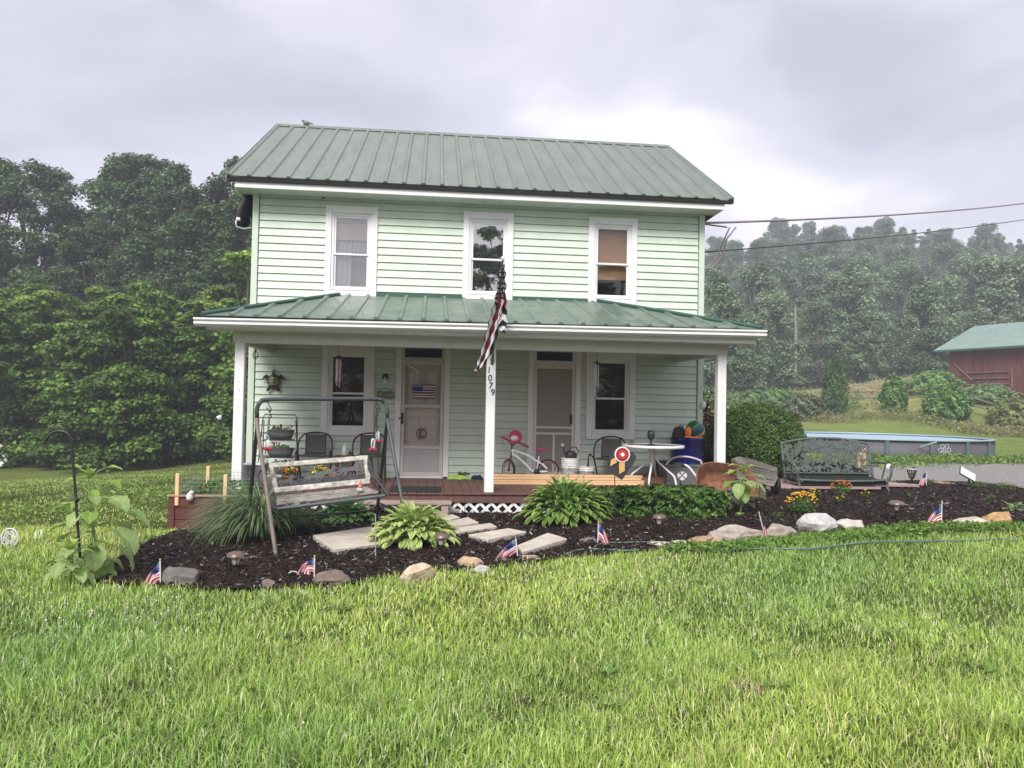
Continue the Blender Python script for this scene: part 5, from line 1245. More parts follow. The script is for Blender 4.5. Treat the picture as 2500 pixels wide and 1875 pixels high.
# ---- pavers
def slab(name,label,px,th=.05,mt=paver,dx=0):
    pts=[G(*p) for p in px]; z=max(p.z for p in pts)+.05
    if len(pts)==4: pass
    m=MB(); poly=[(p.x,p.y) for p in pts]; ar=sum(poly[i][0]*poly[(i+1)%4][1]-poly[(i+1)%4][0]*poly[i][1] for i in range(4))
    if ar<0: poly=poly[::-1]
    m.prism(poly,th+.03,Matrix.Translation((0,0,z-th))); o=m.build(name,mt,bevel=.008)
    return tag(o,label,'paver','stone pavers from the lawn to the porch')
slab('stone_paver','largest pale paver, left of the variegated front hosta',[(763,1326),(905,1306),(1000,1334),(814,1361)],.06)
slab('stone_paver','front paver nearest the lawn behind the third small flag',[(1262,1352),(1337,1321),(1384,1334),(1275,1366)],.06)
slab('stone_paver','second paver from the lawn, right of the hosta solar light',[(1143,1321),(1240,1305),(1285,1314),(1190,1334)],.05)
slab('stone_paver','third paver from the lawn',[(1104,1305),(1198,1294),(1213,1301),(1115,1315)],.05)
slab('stone_paver','fourth paver from the lawn',[(1085,1292),(1142,1282),(1169,1292),(1105,1301)],.05)
slab('stone_paver','smallest paver nearest the porch lattice',[(1070,1275),(1105,1270),(1123,1278),(1092,1284)],.05)
slab('stone_paver','broad stone slab step against the porch lattice',[(1020,1256),(1118,1246),(1122,1257),(1060,1266)],.06)
# ---- solar lights
cop=mat('copper_brown_cap',(.17,.115,.095),.4,.25,12,metal=.4)
def solar(label,cx,top,base,w=.165):
    g=G(cx,base); g=gz(g,.0); tp=AY(cx,top,g.y); h=max(.2,tp.z-g.z)
    t=thing('solar_light',label,'garden light',g,0,'round capped solar path lights')
    MB().lathe([(w*.52,h-.045),(w*.5,h-.03),(w*.42,h-.012),(w*.2,h),(.001,h+.002)],20).build('cap',cop,t)
    MB().lathe([(.02,h-.125),(.03,h-.12),(.042,h-.05),(.001,h-.05)],16).build('lens',mat('clear_lens',(.5,.48,.42),.2,.1),t)
    m=MB(); 
    for k in range(4):
        a=k*math.pi/2+.4; c,s__=math.cos(a),math.sin(a); m.tube([(c*.055,s__*.055,h-.045),(c*.05,s__*.05,h-.09),(c*.02,s__*.02,h-.13)],.004,4)
    m.build('cage',bronze,t)
    MB().tube([(0,0,-.05),(0,0,h-.12)],.013,8).build('stake',bronze,t)
    return t
solar('copper capped solar path light in the mulch left of the swing\'s front foot',575,1346,1402)
solar('copper capped solar path light in front of the variegated hosta',1077,1301,1370)
solar('copper capped solar path light in front of the low hedge',1609,1255,1312)
solar('copper capped solar path light in front of the bench at right',2188,1222,1280,.19)
g=gz(G(2226,1183)); tp=AY(2226,1147,g.y).z-g.z
t=thing('basket_solar_light','brown solar light with a flared openwork basket head beside the gravel drive','garden light',g)
m=MB(); 
for k in range(12):
    a=k*math.pi/6; m.tube([(.035*math.cos(a),.035*math.sin(a),tp-.16),(.085*math.cos(a),.085*math.sin(a),tp)],.006,4)
for z_,r_ in((tp,.085),(tp-.08,.06),(tp-.16,.035)): m.tube([(r_*math.cos(a),r_*math.sin(a),z_) for a in np.linspace(0,6.28,16,endpoint=False)],.007,4,closed=True)
m.build('basket',bronze,t); MB().lathe([(.001,tp+.004),(.1,tp+.004),(.1,tp+.016),(.001,tp+.018)],16).build('cap',mat('pale_solar_cap',(.5,.45,.4),.4),t); MB().tube([(0,0,0),(0,0,tp-.15)],.02,6).build('stake',bronze,t)
g=gz(G(1969,1196)); tp=AY(1969,1162,g.y).z-g.z
t=thing('stake_light','slim dark stake light standing in mulch under the bench','garden light',g); MB().tube([(0,0,0),(0,0,tp-.08)],.014,7).build('stake',bronze,t); MB().lathe([(.016,tp-.08),(.022,tp-.07),(.022,tp-.03),(.001,tp-.03)],12).build('lens',whitep,t); MB().lathe([(.03,tp-.03),(.03,tp-.01),(.001,tp)],12).build('cap',blackp,t)
g=gz(G(343,1338)); tp=AY(325,1322,g.y).z-g.z
t=thing('dark_stake_light','small dark solar stake half hidden behind the left sunflower','garden light',gz(G(325,1338))); MB().tube([(0,0,0),(0,0,.06)],.014,6).build('stake',bronze,t); MB().lathe([(.01,.05),(.045,.09),(.045,.10),(.001,.11)],10).build('cap',blackp,t)
# flood light
g=gz(G(2362,1192)); t=thing('solar_floodlight','black solar flood light with tilted white panel at the right end of the bed','garden light',g,R(-15))
sB=FPX/((g-Vector((0,CAMY,CAMZ))).length); h=(1190-1150)/sB
MB().bbox(-.09,.10,-.09,.06,.01,.09,.015).build('lamp_head',blackp,t); MB().tube([(.02,0,.05),(.03,0,h*.6)],.016,6).build('bracket',blackp,t)
M4=Matrix.Translation((-.0,0,h*.72))@Matrix.Rotation(R(30),4,'Y')@Matrix.Rotation(R(42),4,'X'); m=MB().bbox(-.15,.15,-.10,.10,-.015,.012,.006,M4); m.build('solar_panel_back',blackp,t); MB().bbox(-.14,.14,-.095,.095,.013,.018,.002,M4).build('solar_panel',mat('white_glare_panel',(.7,.7,.7),.15),t)
# ---- small flags
def sflag(label,pt,pb,fly,kind='us',hs=.42,seed=0,w2=.09):
    g=G(*pb); g=gz(g); d=g.y; top=AY(*pt,d-.0); e=AY(*fly,d-.06)
    t=thing('small_flag',label,'flag',g,0,'small stars and stripes flags in the garden bed')
    MB().tube([g+Vector((0,0,-.03)),top],.005,6).build('pole',whitep,t,True); MB().ball(top,.010,8).build('pole_tip',mat('gold_tip',(.6,.45,.1),.3,metal=.6),t,True)
    ax_=g-top; rg=random.Random(seed); ph=rg.uniform(0,6)
    def fn(u,v):
        h=top+ax_*(.03+hs*u); side=(e-top); 
        e2=e+Vector((side.z*0+w2*(u-.5)*(1 if side.x<0 else -1)*1.0,.02*math.sin(ph+4*u),-.02-.05*abs(u-.5)))
        mid=(h+e2)/2+Vector((.25*side.x*(1),-.02,.06))
        p=h*(1-v)**2+mid*2*v*(1-v)+e2*v*v
        a=.016*math.sin(u*13+ph+v*2)*min(1,v*4); return p+Vector((a*.6,a,0))
    cloth(fn,39,24,kind,'flag_cloth',t)
sflag('leftmost small flag draped to the left in front of the slanting grey stone',(391,1366),(392,1434),(355,1437),seed=1,hs=.75)
sflag('small flag spread open to the left with a white pole, beside the brown stone',(768,1358),(767,1432),(738,1392),seed=2,hs=.55,w2=.12)
sflag('small flag leaning in front of the front paver, drooping far to the left',(1259,1312),(1266,1370),(1212,1382),seed=3,hs=.6,w2=.12)
sflag('small flag hanging to the right of its pole by the hose loop',(1461,1274),(1459,1336),(1482,1332),seed=4,hs=.7)
sflag('small faded flag hanging over the layered rock',(1853,1251),(1872,1322),(1868,1312),seed=5,hs=.7)
sflag('small flag hanging between the right solar light and the pale tan stone',(2300,1224),(2298,1290),(2268,1284),seed=6,hs=.7,w2=.16)
sflag('tiny far flag at the edge of the gravel drive beside the basket light',(2262,1148),(2262,1190),(2247,1186),seed=7,hs=.7)
sflag('small flag partly hidden behind the left sunflower leaves',(341,1300),(330,1340),(322,1334),seed=8,hs=.7)
# ---- shepherd hook
g=gz(G(202,1427)); y_=g.y
t=thing('shepherd_hook','tall black double shepherd hook standing among the left sunflower leaves','shepherd hook',g)
pts=[g+Vector((0,0,-.05)),AY(*P(C7,600,900),y_),AY(*P(C7,572,500),y_),AY(*P(C7,550,260),y_),AY(*P(C7,530,195),y_),AY(*P(C7,480,168),y_),AY(*P(C7,420,172),y_),AY(*P(C7,370,210),y_),AY(*P(C7,345,255),y_),AY(*P(C7,350,262),y_)]
MB().tube(cb_(pts,0),.0125,8).build('pole',blackp,t,True)
q=AY(*P(C7,340,258),y_); MB().tube(cb_([AY(*P(C7,440,172),y_),AY(*P(C7,385,185),y_+.1),AY(*P(C7,350,240),y_+.12),q+Vector((-.02,.12,-.01)),q+Vector((-.045,.12,.02))],0),.009,6).build('hook',blackp,t,True)
m=MB().tube([AY(*P(C7,600,700),y_+.01),AY(*P(C7,575,690),y_-.03)],.02,8); m.build('bracket',blackp,t,True)
# ---- garden pennant flag
g=gz(G(1503,1283)); y_=g.y
t=thing('garden_pennant','black shield shaped yard sign with red disc and yellow ribbons on thin pole','yard sign',g)
MB().tube([g+Vector((0,0,-.03)),AY(*P(C5,735,1150),y_)],.006,6).build('pole',blackp,t,True)
m=MB(); pl_=[AY(*P(C5,x,y),y_-.015-.03*((x-690)/250)) for x,y in((735,1148),(790,1136),(858,1165),(900,1195),(935,1232),(915,1290),(870,1352),(805,1446),(740,1405),(690,1368),(672,1295),(700,1225))]
m.face(*pl_); o=m.build('shield_cloth',mat('black_felt',(.035,.035,.04),.9,.3,12),t,True); sd_=o.modifiers.new('s','SOLIDIFY'); sd_.thickness=.006
cD=AY(*P(C5,808,1215),y_-.05); sD=1/3.687/(FPX/(y_-CAMY))*1.0
M4=Matrix.Translation(cD)@Matrix.Rotation(R(90),4,'X')
def disc(r0,r1,z,mt,nm): MB().lathe([(.001,z),(r1*sD,z),(r1*sD,z+.004),(.001,z+.004)],26,M4=M4,smooth=False).build(nm,mt,t,True)
disc(0,72,.0,mat('white_ring',(.75,.7,.68)),'rosette_rim'); disc(0,60,.005,mat('deep_red_disc',(.30,.015,.02),.5),'rosette'); disc(0,40,.010,mat('bright_red',(.45,.04,.04),.5),'rosette_middle'); disc(0,17,.015,mat('white_ring',(.75,.7,.68)),'rosette_centre')
yr=mat('golden_ribbon',(.62,.38,.12),.7,.1,20)
for poly in(((745,1240),(762,1285),(700,1322),(706,1265)),((780,1288),(830,1288),(830,1362),(780,1392)),((835,1165),(878,1180),(872,1200),(850,1195))):
    q=MB(); q.face(*[AY(*P(C5,x,y),y_-.045) for x,y in poly]); o=q.build('ribbon',yr,t,True); sd_=o.modifiers.new('s','SOLIDIFY'); sd_.thickness=.003
# second bare thin pole right of it & short hosta stakes
for px,tp,bs,lb in((1662,1172,1270,'bare thin black garden stake standing in the low hedge'),(917,1255,1372,'thin white garden stake with dark top clip left of the variegated hosta'),(1135,1210,1260,'short black plant stake in front of the lattice')):
    g=gz(G(px,bs)); tp_=AY(px,tp,g.y); tag(MB().tube([g,tp_],.005,5).build('garden_stake',mat('tan_stake',(.4,.36,.3)) if px==917 else blackp),lb,'stake')
# ---- white broken pot rim
g=gz(G(716,1415),.02); m=MB(); m.lathe([(.055,-.02),(.06,.02),(.05,.02),(.045,-.02),(.055,-.02)],20,M4=Matrix.Translation(g)@Matrix.Rotation(R(80),4,'X')); tag(m.build('pot_rim',mat('pale_pot',(.5,.44,.4))),'pale curved broken pot rim half buried left of the spread small flag','pot')
# ---- left lawn ornament
g=gz(G(24,1338)); y_=g.y; c=AY(24,1313,y_); t=thing('round_lawn_ornament','round white wire lawn ornament on a stake at the far left','lawn ornament',g)
m=MB(); m.tube([c+Vector((.085*math.cos(a),0,.10*math.sin(a))) for a in np.linspace(0,6.28,24,endpoint=False)],.009,5,closed=True)
for k in range(6): m.tube([c+Vector((.075*math.cos(a)*.9,0,.09*math.sin(a)*.9)) for a in (k,k+2.2,k+3.6)],.007,4)
m.build('disc',mat('grey_white_wire',(.6,.6,.62),.5),t,True); MB().tube([g,AY(24,1277,y_)],.005,5).build('stake',galv,t,True)
for px,py,lb in((87,1320,'left one of the two tiny pale stakes in the left lawn'),(101,1314,'right taller one of the two tiny pale stakes in the left lawn')):
    g=gz(G(px,py)); tag(MB().tube([g,g+Vector((0,0,.10))],.012,6).build('marker_stake',whitep),lb,'stake','tiny pale stakes in the left lawn')
# ---- hose
hm=mat('green_hose',(.08,.155,.13),.45,.15,20)
def hose(pxs,label,seg=None):
    pts=[gz(G(x,y),.05) for x,y in pxs]; o=MB().tube(cb_(pts,0),.0095,7).build('garden_hose',hm); tag(o,label,'hose','green garden hose pieces showing along the bed')
hose([P(D1,1180,1062),P(D1,1240,1040),P(D1,1350,1008),P(D1,1480,1000),P(D1,1600,1008),P(D1,1745,1015),(1560,1354)],'green garden hose section along the front of the front paver and hose loop')
hose([P(D1,1470,1002),P(D1,1490,975),P(D1,1540,952),P(D1,1640,942),P(D1,1745,942),(1560,1334),(1600,1335)],'green hose loop curling behind the fourth small flag')
hose([(1745,1351),(1800,1352),(1880,1350),(1960,1352),(2014,1347),(2070,1340),(2144,1333),(2230,1333),(2307,1331),(2370,1330),(2440,1327),(2480,1330)],'long green hose section between lawn and weeds in front of the right border')
# ---- raised planter
pl0=G(411,1292); yP=pl0.y
a=AY(411,1214,yP); t=thing('raised_planter','dark red brown timber raised planter left of the porch with wire fencing','planter',(a.x+.55,yP+.45,pl0.z-.03)); H_=a.z-pl0.z+.03; q3=H_/3
redb=mat('red_brown_boards',(.11,.030,.024),.75,.3,4,.2,25,stretch=(.5,1,4))
m=MB()
for k in range(3): 
    z0_=.01+k*q3; z9=z0_+q3-.006; m.bbox(-.55,.62,-.45,-.41,z0_,z9,.005); m.bbox(-.55,-.51,-.41,.5,z0_,z9,.005); m.bbox(.58,.62,-.41,.5,z0_,z9,.005); m.bbox(-.51,.58,.46,.5,z0_,z9,.005)
for x_ in(-.49,.0,.5): m.bbox(x_-.02,x_+.02,-.47,-.452,0,H_,.003)
m.build('planter_box',redb,t); MB().bbox(-.57,.64,-.475,-.40,H_+.008,H_+.03,.004).build('top_rail',mat('tan_rail',(.33,.22,.16),.7),t); MB().box(-.505,.575,-.405,.455,.2,H_-.05).build('soil',mulchm,t)
st_=[]
for c,xx,yt,yb2,yy in((C7,1372,492,668,yP-.0),(C7,1608,435,545,yP+.85),(C7,1742,500,650,yP+.0)):
    A_=AY(*P(c,xx,yt),yy); o=t.location; l=A_-o; MB().bbox(l.x-.022,l.x+.022,l.y-.022,l.y+.022,H_-.1,l.z,.003).build('stake',pine,t); st_.append(l)
wm=MB(); zt=st_[0].z-.02
cor=[Vector((st_[0].x,st_[0].y,0)),Vector((st_[0].x,.42,0)),Vector((.6,.42,0)),Vector((.6,st_[2].y,0)),Vector((st_[0].x,st_[0].y,0))]
for a_,b_ in zip(cor,cor[1:]):
    for zq in np.arange(H_+.04,zt,.05): wm.tube([a_+Vector((0,0,zq)),b_+Vector((0,0,zq))],.0022,3)
    n_s=max(2,int((b_-a_).length/.05))
    for i in range(n_s+1): q=a_.lerp(b_,i/n_s); wm.tube([q+Vector((0,0,H_)),q+Vector((0,0,zt))],.0018,3)
wm.build('wire_mesh',mat('green_wire',(.20,.26,.22),.5),t)
leafclump('vegetable_leaves',Vector((.05,0,H_+.04))+Vector(t.location),.5,.38,.13,500,.07,GRN,t)
m=MB(); q=AY(*P(C7,1465,672),yP-.03); m.lathe([(.001,-.05),(.03,-.05),(.045,-.02),(.04,.02),(.025,.05),(.001,.055)],7,q); m.ball(q+Vector((.02,-.01,.05)),.03,10); tag(m.build('white_shell',mat('white_shell',(.7,.68,.68),.5,.2,30,.4,40)),'small white shell ornament on the top rail of the raised planter','ornament')
# ---- galvanised bucket by the right sunflower
g=gz(G(1797,1232)); t=thing('galvanised_bucket','ribbed galvanised bucket behind the right hand sunflower','bucket',g); sb=FPX/(g-Vector((0,CAMY,CAMZ))).length; r_=21/sb; h=36/sb
MB().lathe([(.001,0),(r_*.85,0),(r_*.9,h*.3),(r_*.93,h*.33),(r_*.91,h*.36),(r_*.95,h*.6),(r_*.98,h*.63),(r_*.96,h*.66),(r_,h),(r_*1.05,h),(r_*1.03,h*.96),(r_*.9,h*.6),(.001,h*.5)],24).build('bucket_body',galv,t)
MB().tube([(-r_,0,h*.95),(-r_*.5,-r_*.9,h*.6),(r_*.5,-r_*.9,h*.6),(r_,0,h*.95)],.004,4).build('handle',galv,t)
# ================================================================ POOL
pc=AD(2128,1030,31.0); gzp=.02
pool=thing('swimming_pool','large round above ground pool with grey panels and pale blue top rail','swimming pool',(pc.x,pc.y,gzp))
d0=31.; Rp=(2410-1868)/2/FPX*d0*.93; Hp=AD(2410,1071,31.).z-gzp; NP=18
wl=mat('grey_pool_wall',(.085,.085,.10),.6,.2,3); rail=mat('pale_blue_rail',(.30,.39,.44),.35,.05); uprt=mat('blue_grey_upright',(.09,.13,.16),.5)
MB().lathe([(Rp,0),(Rp,Hp),(Rp-.03,Hp),(Rp-.03,0)],72,cap=False).build('pool_wall',wl,pool)
MB().lathe([(Rp-.12,Hp+.0),(Rp-.12,Hp+.05),(Rp+.08,Hp+.05),(Rp+.08,Hp),(Rp-.12,Hp)],72).build('top_rail',rail,pool)
MB().lathe([(.001,Hp-.03),(Rp-.04,Hp-.03)],60,cap=False).build('water',mat('pool_water',(.34,.48,.56),.5,.1,2,.2,12),pool)
for k in range(NP):
    a=2*math.pi*k/NP+.1; M4=Matrix.Rotation(a,4,'Z'); MB().bbox(Rp+.001,Rp+.07,-.07,.07,0,Hp-.005,.01,M4).build('upright',uprt,pool)
# printed circle pattern
m=MB(); q=AD(*P(D3,1362,155),31.-Rp*.8)
dirp=Vector((q.x-pc.x,q.y-pc.y)); 
import itertools
angp=math.atan2(-math.sqrt(max(.01,1-min(1,(dirp.x/Rp))**2)),dirp.x/Rp)
for k,(da,dz,r_) in enumerate([(.034*math.cos(q),.15*math.sin(q),.085) for q in (0,1.05,2.1,3.14,4.19,5.24)]+[(0,0,.06)]):
    a=angp+da*1.2; cc=Vector(((Rp+.006)*math.cos(a),(Rp+.006)*math.sin(a),Hp*.52+dz)); tv=Vector((-math.sin(a),math.cos(a),0))
    m.tube([cc+tv*r_*.8*math.cos(q_)+Vector((0,0,r_*.8*math.sin(q_))) for q_ in np.linspace(0,6.28,16,endpoint=False)],.016,4,closed=True)
m.build('printed_circles',mat('pale_grey_print',(.42,.43,.46)),pool)
MB().tube([(Rp*math.cos(-1.75),Rp*math.sin(-1.75)-.1,Hp-.2),(Rp*math.cos(-1.68),Rp*math.sin(-1.68)-.5,Hp+.0)],.03,6).build('return_pipe',rail,pool)
# ================================================================ BARN
bc=G(2315,947); zb=bc.z-.1
C0=AD(2318,947,60.); C0.z=zb
eTL=AD(2280,848,59.); eTR=AD(2500,824,53.)
dirb=Vector((eTR.x-eTL.x,eTR.y-eTL.y,0)).normalized(); nrmb=Vector((dirb.y,-dirb.x,0))  # outward (towards camera)
if nrmb.dot(Vector((0,CAMY,0))-C0)<0: nrmb=-nrmb
barn=thing('red_barn','weathered red board barn with pale green metal roof on the rise at right','barn',(C0.x,C0.y,zb))
Lb_=16.; He=eTL.z-zb+.0
redw=mat('faded_red_barn_boards',(.085,.020,.020),.85,.4,.8,.2,8,stretch=(5,5,.35),col2=(.21,.075,.07),detail=7)
inw=-nrmb; Wd=9.
o=Vector((0,0,0))
def bpnt(u,w_,z): return dirb*u+inw*w_+Vector((0,0,z))
m=MB(); u=0
while u<Lb_:
    w1=random.uniform(.20,.26); a=.0 if int(u*10)%2 else .012
    m._a([bpnt(u,-a,-.8),bpnt(u+w1,-a,-.8),bpnt(u+w1,-a,He),bpnt(u,-a,He),bpnt(u,.03,-.8),bpnt(u+w1,.03,-.8),bpnt(u+w1,.03,He),bpnt(u,.03,He)],[(0,1,2,3),(7,6,5,4),(0,4,5,1),(3,2,6,7),(0,3,7,4),(1,5,6,2)]); u+=w1+.012
m.build('front_wall',redw,barn)
m=MB(); m.face(bpnt(0,.03,-.8),bpnt(0,Wd,-.8),bpnt(0,Wd,He),bpnt(0,Wd/2,He+2.0),bpnt(0,.03,He)); m.face(bpnt(Lb_,.03,-.8),bpnt(Lb_,Wd,-.8),bpnt(Lb_,Wd,He),bpnt(Lb_,Wd/2,He+2.0),bpnt(Lb_,.03,He)); m.quad(bpnt(0,Wd,-.8),bpnt(Lb_,Wd,-.8),bpnt(Lb_,Wd,He),bpnt(0,Wd,He)); m.build('end_wall',redw,barn)
groof=mat('pale_green_barn_roof',(.24,.34,.29),.4,.12,1,metal=.15)
m=MB()
for z_ in(0,-.08):
    m.quad(bpnt(-.9,-.7,He-.15+z_),bpnt(Lb_+.8,-.7,He-.15+z_),bpnt(Lb_+.8,Wd/2,He+2.15+z_),bpnt(-.9,Wd/2,He+2.15+z_)); m.quad(bpnt(-.9,Wd+.7,He-.15+z_),bpnt(Lb_+.8,Wd+.7,He-.15+z_),bpnt(Lb_+.8,Wd/2,He+2.15+z_),bpnt(-.9,Wd/2,He+2.15+z_))
for k in range(44):
    u=-.88+k*.4; m.tube([bpnt(u,-.7,He-.14),bpnt(u,Wd/2,He+2.16)],.02,3)
m.build('barn_roof',groof,barn)
m=MB(); m.quad(bpnt(-.9,-.72,He-.28),bpnt(Lb_+.8,-.72,He-.28),bpnt(Lb_+.8,-.72,He-.12),bpnt(-.9,-.72,He-.12)); m.build('eave_trim',mat('dark_green_trim',(.05,.11,.09)),barn)
m=MB(); 
for u0 in(3.2,):
    for z_ in(.3,.75,1.2): m.tube([bpnt(1.2,-.06,z_),bpnt(4.6,-.06,z_+.02)],.05,4)
m.tube([bpnt(.4,-.06,He*.62),bpnt(1.9,-.06,.6)],.05,4); m.tube([bpnt(4.8,-.05,0),bpnt(4.8,-.05,1.5)],.06,4)
m.build('batten',mat('pale_worn_batten',(.22,.13,.12)),barn)
# ---- split rail fence
fp=[(2030,992),(2094,990),(2197,992),(2290,980),(2372,1008),(2441,1030),(2560,1052)]
posts=[]
fw=mat('grey_fence_wood',(.2,.17,.14),.9,.3,5)
fn_=thing('rail_fence','old split rail fence half lost in weeds on the slope below the barn','fence',gz(G(*fp[0])))
for px,py in fp:
    g=gz(G(px,py)); posts.append(g); MB().tube([g+Vector((0,0,-.1)),g+Vector((.03,0,1.25))],[.09,.07],6).build('post',fw,fn_,True)
for a,b in zip(posts,posts[1:]):
    for h in(.55,1.05): MB().tube([a+Vector((0,-.05,h)),b+Vector((0,-.05,h+.04))],.05,5).build('rail',fw,fn_,True)
# ================================================================ PLANTS
def bigleaf(base,dirv,length,width,droop,c_edge,c_mid,nu=8,nv=4,cup=.15,heart=0.,stem=None,acc=None,tipdrop=1.0,wav=0.):
    """arching leaf strip appended to acc (V,F,K)"""
    V,F,K=acc; b=Vector(base); d=Vector(dirv).normalized(); side=d.cross(Vector((0,0,1)))
    if side.length<1e-4: side=Vector((1,0,0))
    side.normalize(); n0=len(V); el=math.asin(max(-1,min(1,d.z))); hd=Vector((d.x,d.y,0)); hd=hd.normalized() if hd.length>1e-5 else Vector((1,0,0))
    p=b.copy(); ang=el; st=length/nu
    for i in range(nu+1):
        t=i/nu
        if heart: w_=width*(math.sin(math.pi*min(1,t*.86+.14))**.75)*(1-.25*t)
        else: w_=width*math.sin(math.pi*min(.999,(t*.93+.05)))**.8
        if i==nu: w_=width*.02
        nn=Vector((-math.sin(ang)*hd.x,-math.sin(ang)*hd.y,math.cos(ang)))
        if heart and i%2: w_*=1.10
        for j in range(nv+1):
            s_=j/nv*2-1
            q=p+side*(s_*w_/2)+nn*(cup*w_*abs(s_)+wav*w_*math.sin(t*12+s_*3))
            V.append(tuple(q)); e=abs(s_); c=c_edge if e>.55 else c_mid
            if heart: c=tuple(v*(1.35 if e<.05 else (1.12 if (i+j)%2 else .93)) for v in c)
            K.append(c)
        p=p+Vector((hd.x*math.cos(ang),hd.y*math.cos(ang),math.sin(ang)))*st
        ang-=droop*tipdrop/nu*(.4+1.2*t)
    for i in range(nu):
        for j in range(nv): a=n0+i*(nv+1)+j; F.append((a,a+1,a+nv+2,a+nv+1))
def finish(acc,name,mt,parent=None,inv=None,smooth=True):
    V,F,K=acc
    if inv: V=[tuple(inv@Vector(v)) for v in V]
    return mesh_np(name,V,F,mt,np.array(K),smooth,parent)
plantm=mat('plant_leaf',(1,1,1),.6,.12,10,attr=True,trans=.35,spec=.2)
def hosta(label,base,rx,h,n,ce,cm,ll,lw,seed,flowers=0):
    rg=random.Random(seed); g=gz(base)
    t=thing('hosta',label,'plant',g); acc=([],[],[])
    for k in range(n):
        ring=(k+.5)/n; a=k*2.39996+rg.uniform(-.7,.7); R0=rx*.66*ring**.6*rg.uniform(.8,1.12)*(1+.12*math.sin(3*a+seed))
        hh=h*(1-.62*ring**1.4)*rg.uniform(.68,1.12)
        a+=rg.uniform(-.6,.6); el=R(62-70*ring)+rg.uniform(-.5,.45); v=rg.uniform(.8,1.2); L0=ll*rg.uniform(.75,1.15)
        d=(math.cos(a)*math.cos(el),math.sin(a)*math.cos(el),math.sin(el))
        bigleaf((math.cos(a)*R0,math.sin(a)*R0*.8,hh*.55),d,L0,lw*rg.uniform(.8,1.15),R(75)*rg.uniform(.7,1.3),tuple(c*v for c in ce),tuple(c*v for c in cm),acc=acc,nu=6,nv=4,cup=.16,wav=.04)
        # petiole
    finish(acc,'leaves',plantm,t)
    m=MB()
    for k in range(0,n,3):
        a=k*2.39996; ring=(k+.5)/n; R0=rx*.62*ring**.6; m.tube([(0,0,0),(math.cos(a)*R0*.6,math.sin(a)*R0*.5,h*.3),(math.cos(a)*R0,math.sin(a)*R0*.8,h*(1-.62*ring**1.4)*.5)],.006,4)
    m.build('stalks',mat('pale_green_stalk',(.18,.28,.08),.6),t)
    for k in range(flowers):
        a=rg.uniform(0,6.28); rr_=rx*rg.uniform(.1,.55); p0=Vector((rr_*math.cos(a),rr_*math.sin(a)*.6,h*.5)); p1=p0+Vector((rg.uniform(-.08,.12),-.02,h*rg.uniform(.38,.58)))
        m=MB(); m.col=(.28,.36,.14); m.tube([p0,p1],.004,4)
        for q in range(7):
            pp=p0.lerp(p1,.55+.07*q); m.col=rg.choice([(.45,.40,.46),(.3,.4,.15),(.3,.36,.16)]); m.tube([pp,pp+Vector((rg.uniform(-.03,.03),-.01,rg.uniform(-.03,.01)))],[.004,.010],5)
        m.build('flower_stalk',flm,t)
    return t
def scl(p): return FPX/((p-Vector((0,CAMY,CAMZ))).length*.985)
g=G(1008,1348); s_=scl(g); g.y+=.35
hosta('bright cream edged variegated hosta at the front between the pavers',g,111/s_*1.16,.60,430,(.80,.82,.44),(.34,.48,.11),.19,.072,1)
g=G(1392,1290); s_=scl(g); g.y+=.4
hosta('large yellow green variegated hosta with flower stalks in front of the pine boards',g,118/s_*1.1,.74,360,(.50,.62,.20),(.13,.27,.045),.27,.095,2,flowers=6)
g=G(838,1283); s_=scl(g); g.y+=.3
hosta('dark green hosta patch behind the swing seat along the lattice',g,92/s_,.32,150,(.16,.27,.11),(.10,.20,.07),.19,.09,3,flowers=0)
g=G(2436,1268); hosta('tiny pale green hosta at the far right end of the bed',gz(G(2475,1250)),.16,.16,22,(.5,.6,.3),(.2,.34,.1),.12,.05,4)
# ornamental grass
def fountain(label,base,n,L0,h,seed,bias=(-.5,-.1),cols=((.16,.25,.10),(.10,.17,.06),(.28,.34,.19)),w=.008):
    rg=random.Random(seed); g=gz(base); t=thing('ornamental_grass',label,'grass clump',g); acc=([],[],[])
    for k in range(n):
        a=rg.uniform(0,6.28); r=rg.uniform(0,.14); el=R(rg.uniform(35,82)); v=rg.uniform(.8,1.2); c=tuple(q*v for q in rg.choice(cols))
        dx=math.cos(a)*math.cos(el)+bias[0]*rg.uniform(.2,1); dy=math.sin(a)*math.cos(el)+bias[1]
        bigleaf((r*math.cos(a),r*math.sin(a),0),(dx,dy,math.sin(el)*h),L0*rg.uniform(.65,1.1),w*rg.uniform(.7,1.3),R(rg.uniform(95,150)),c,c,nu=9,nv=1,cup=0,acc=acc)
    finish(acc,'blades',plantm,t); return t
g=G(618,1322); g.y+=.15; fountain('big arching fountain grass clump between the raised planter and the swing legs',g,2100,.90,1.5,1,(-.5,-.08),cols=((.22,.32,.15),(.14,.22,.09),(.36,.42,.27)))
g=G(700,1305); g.y+=.25; fountain('smaller grass clump right behind the swing\'s left front leg',g,320,.6,1.0,2,(.15,0),cols=((.10,.18,.06),(.16,.24,.10)))
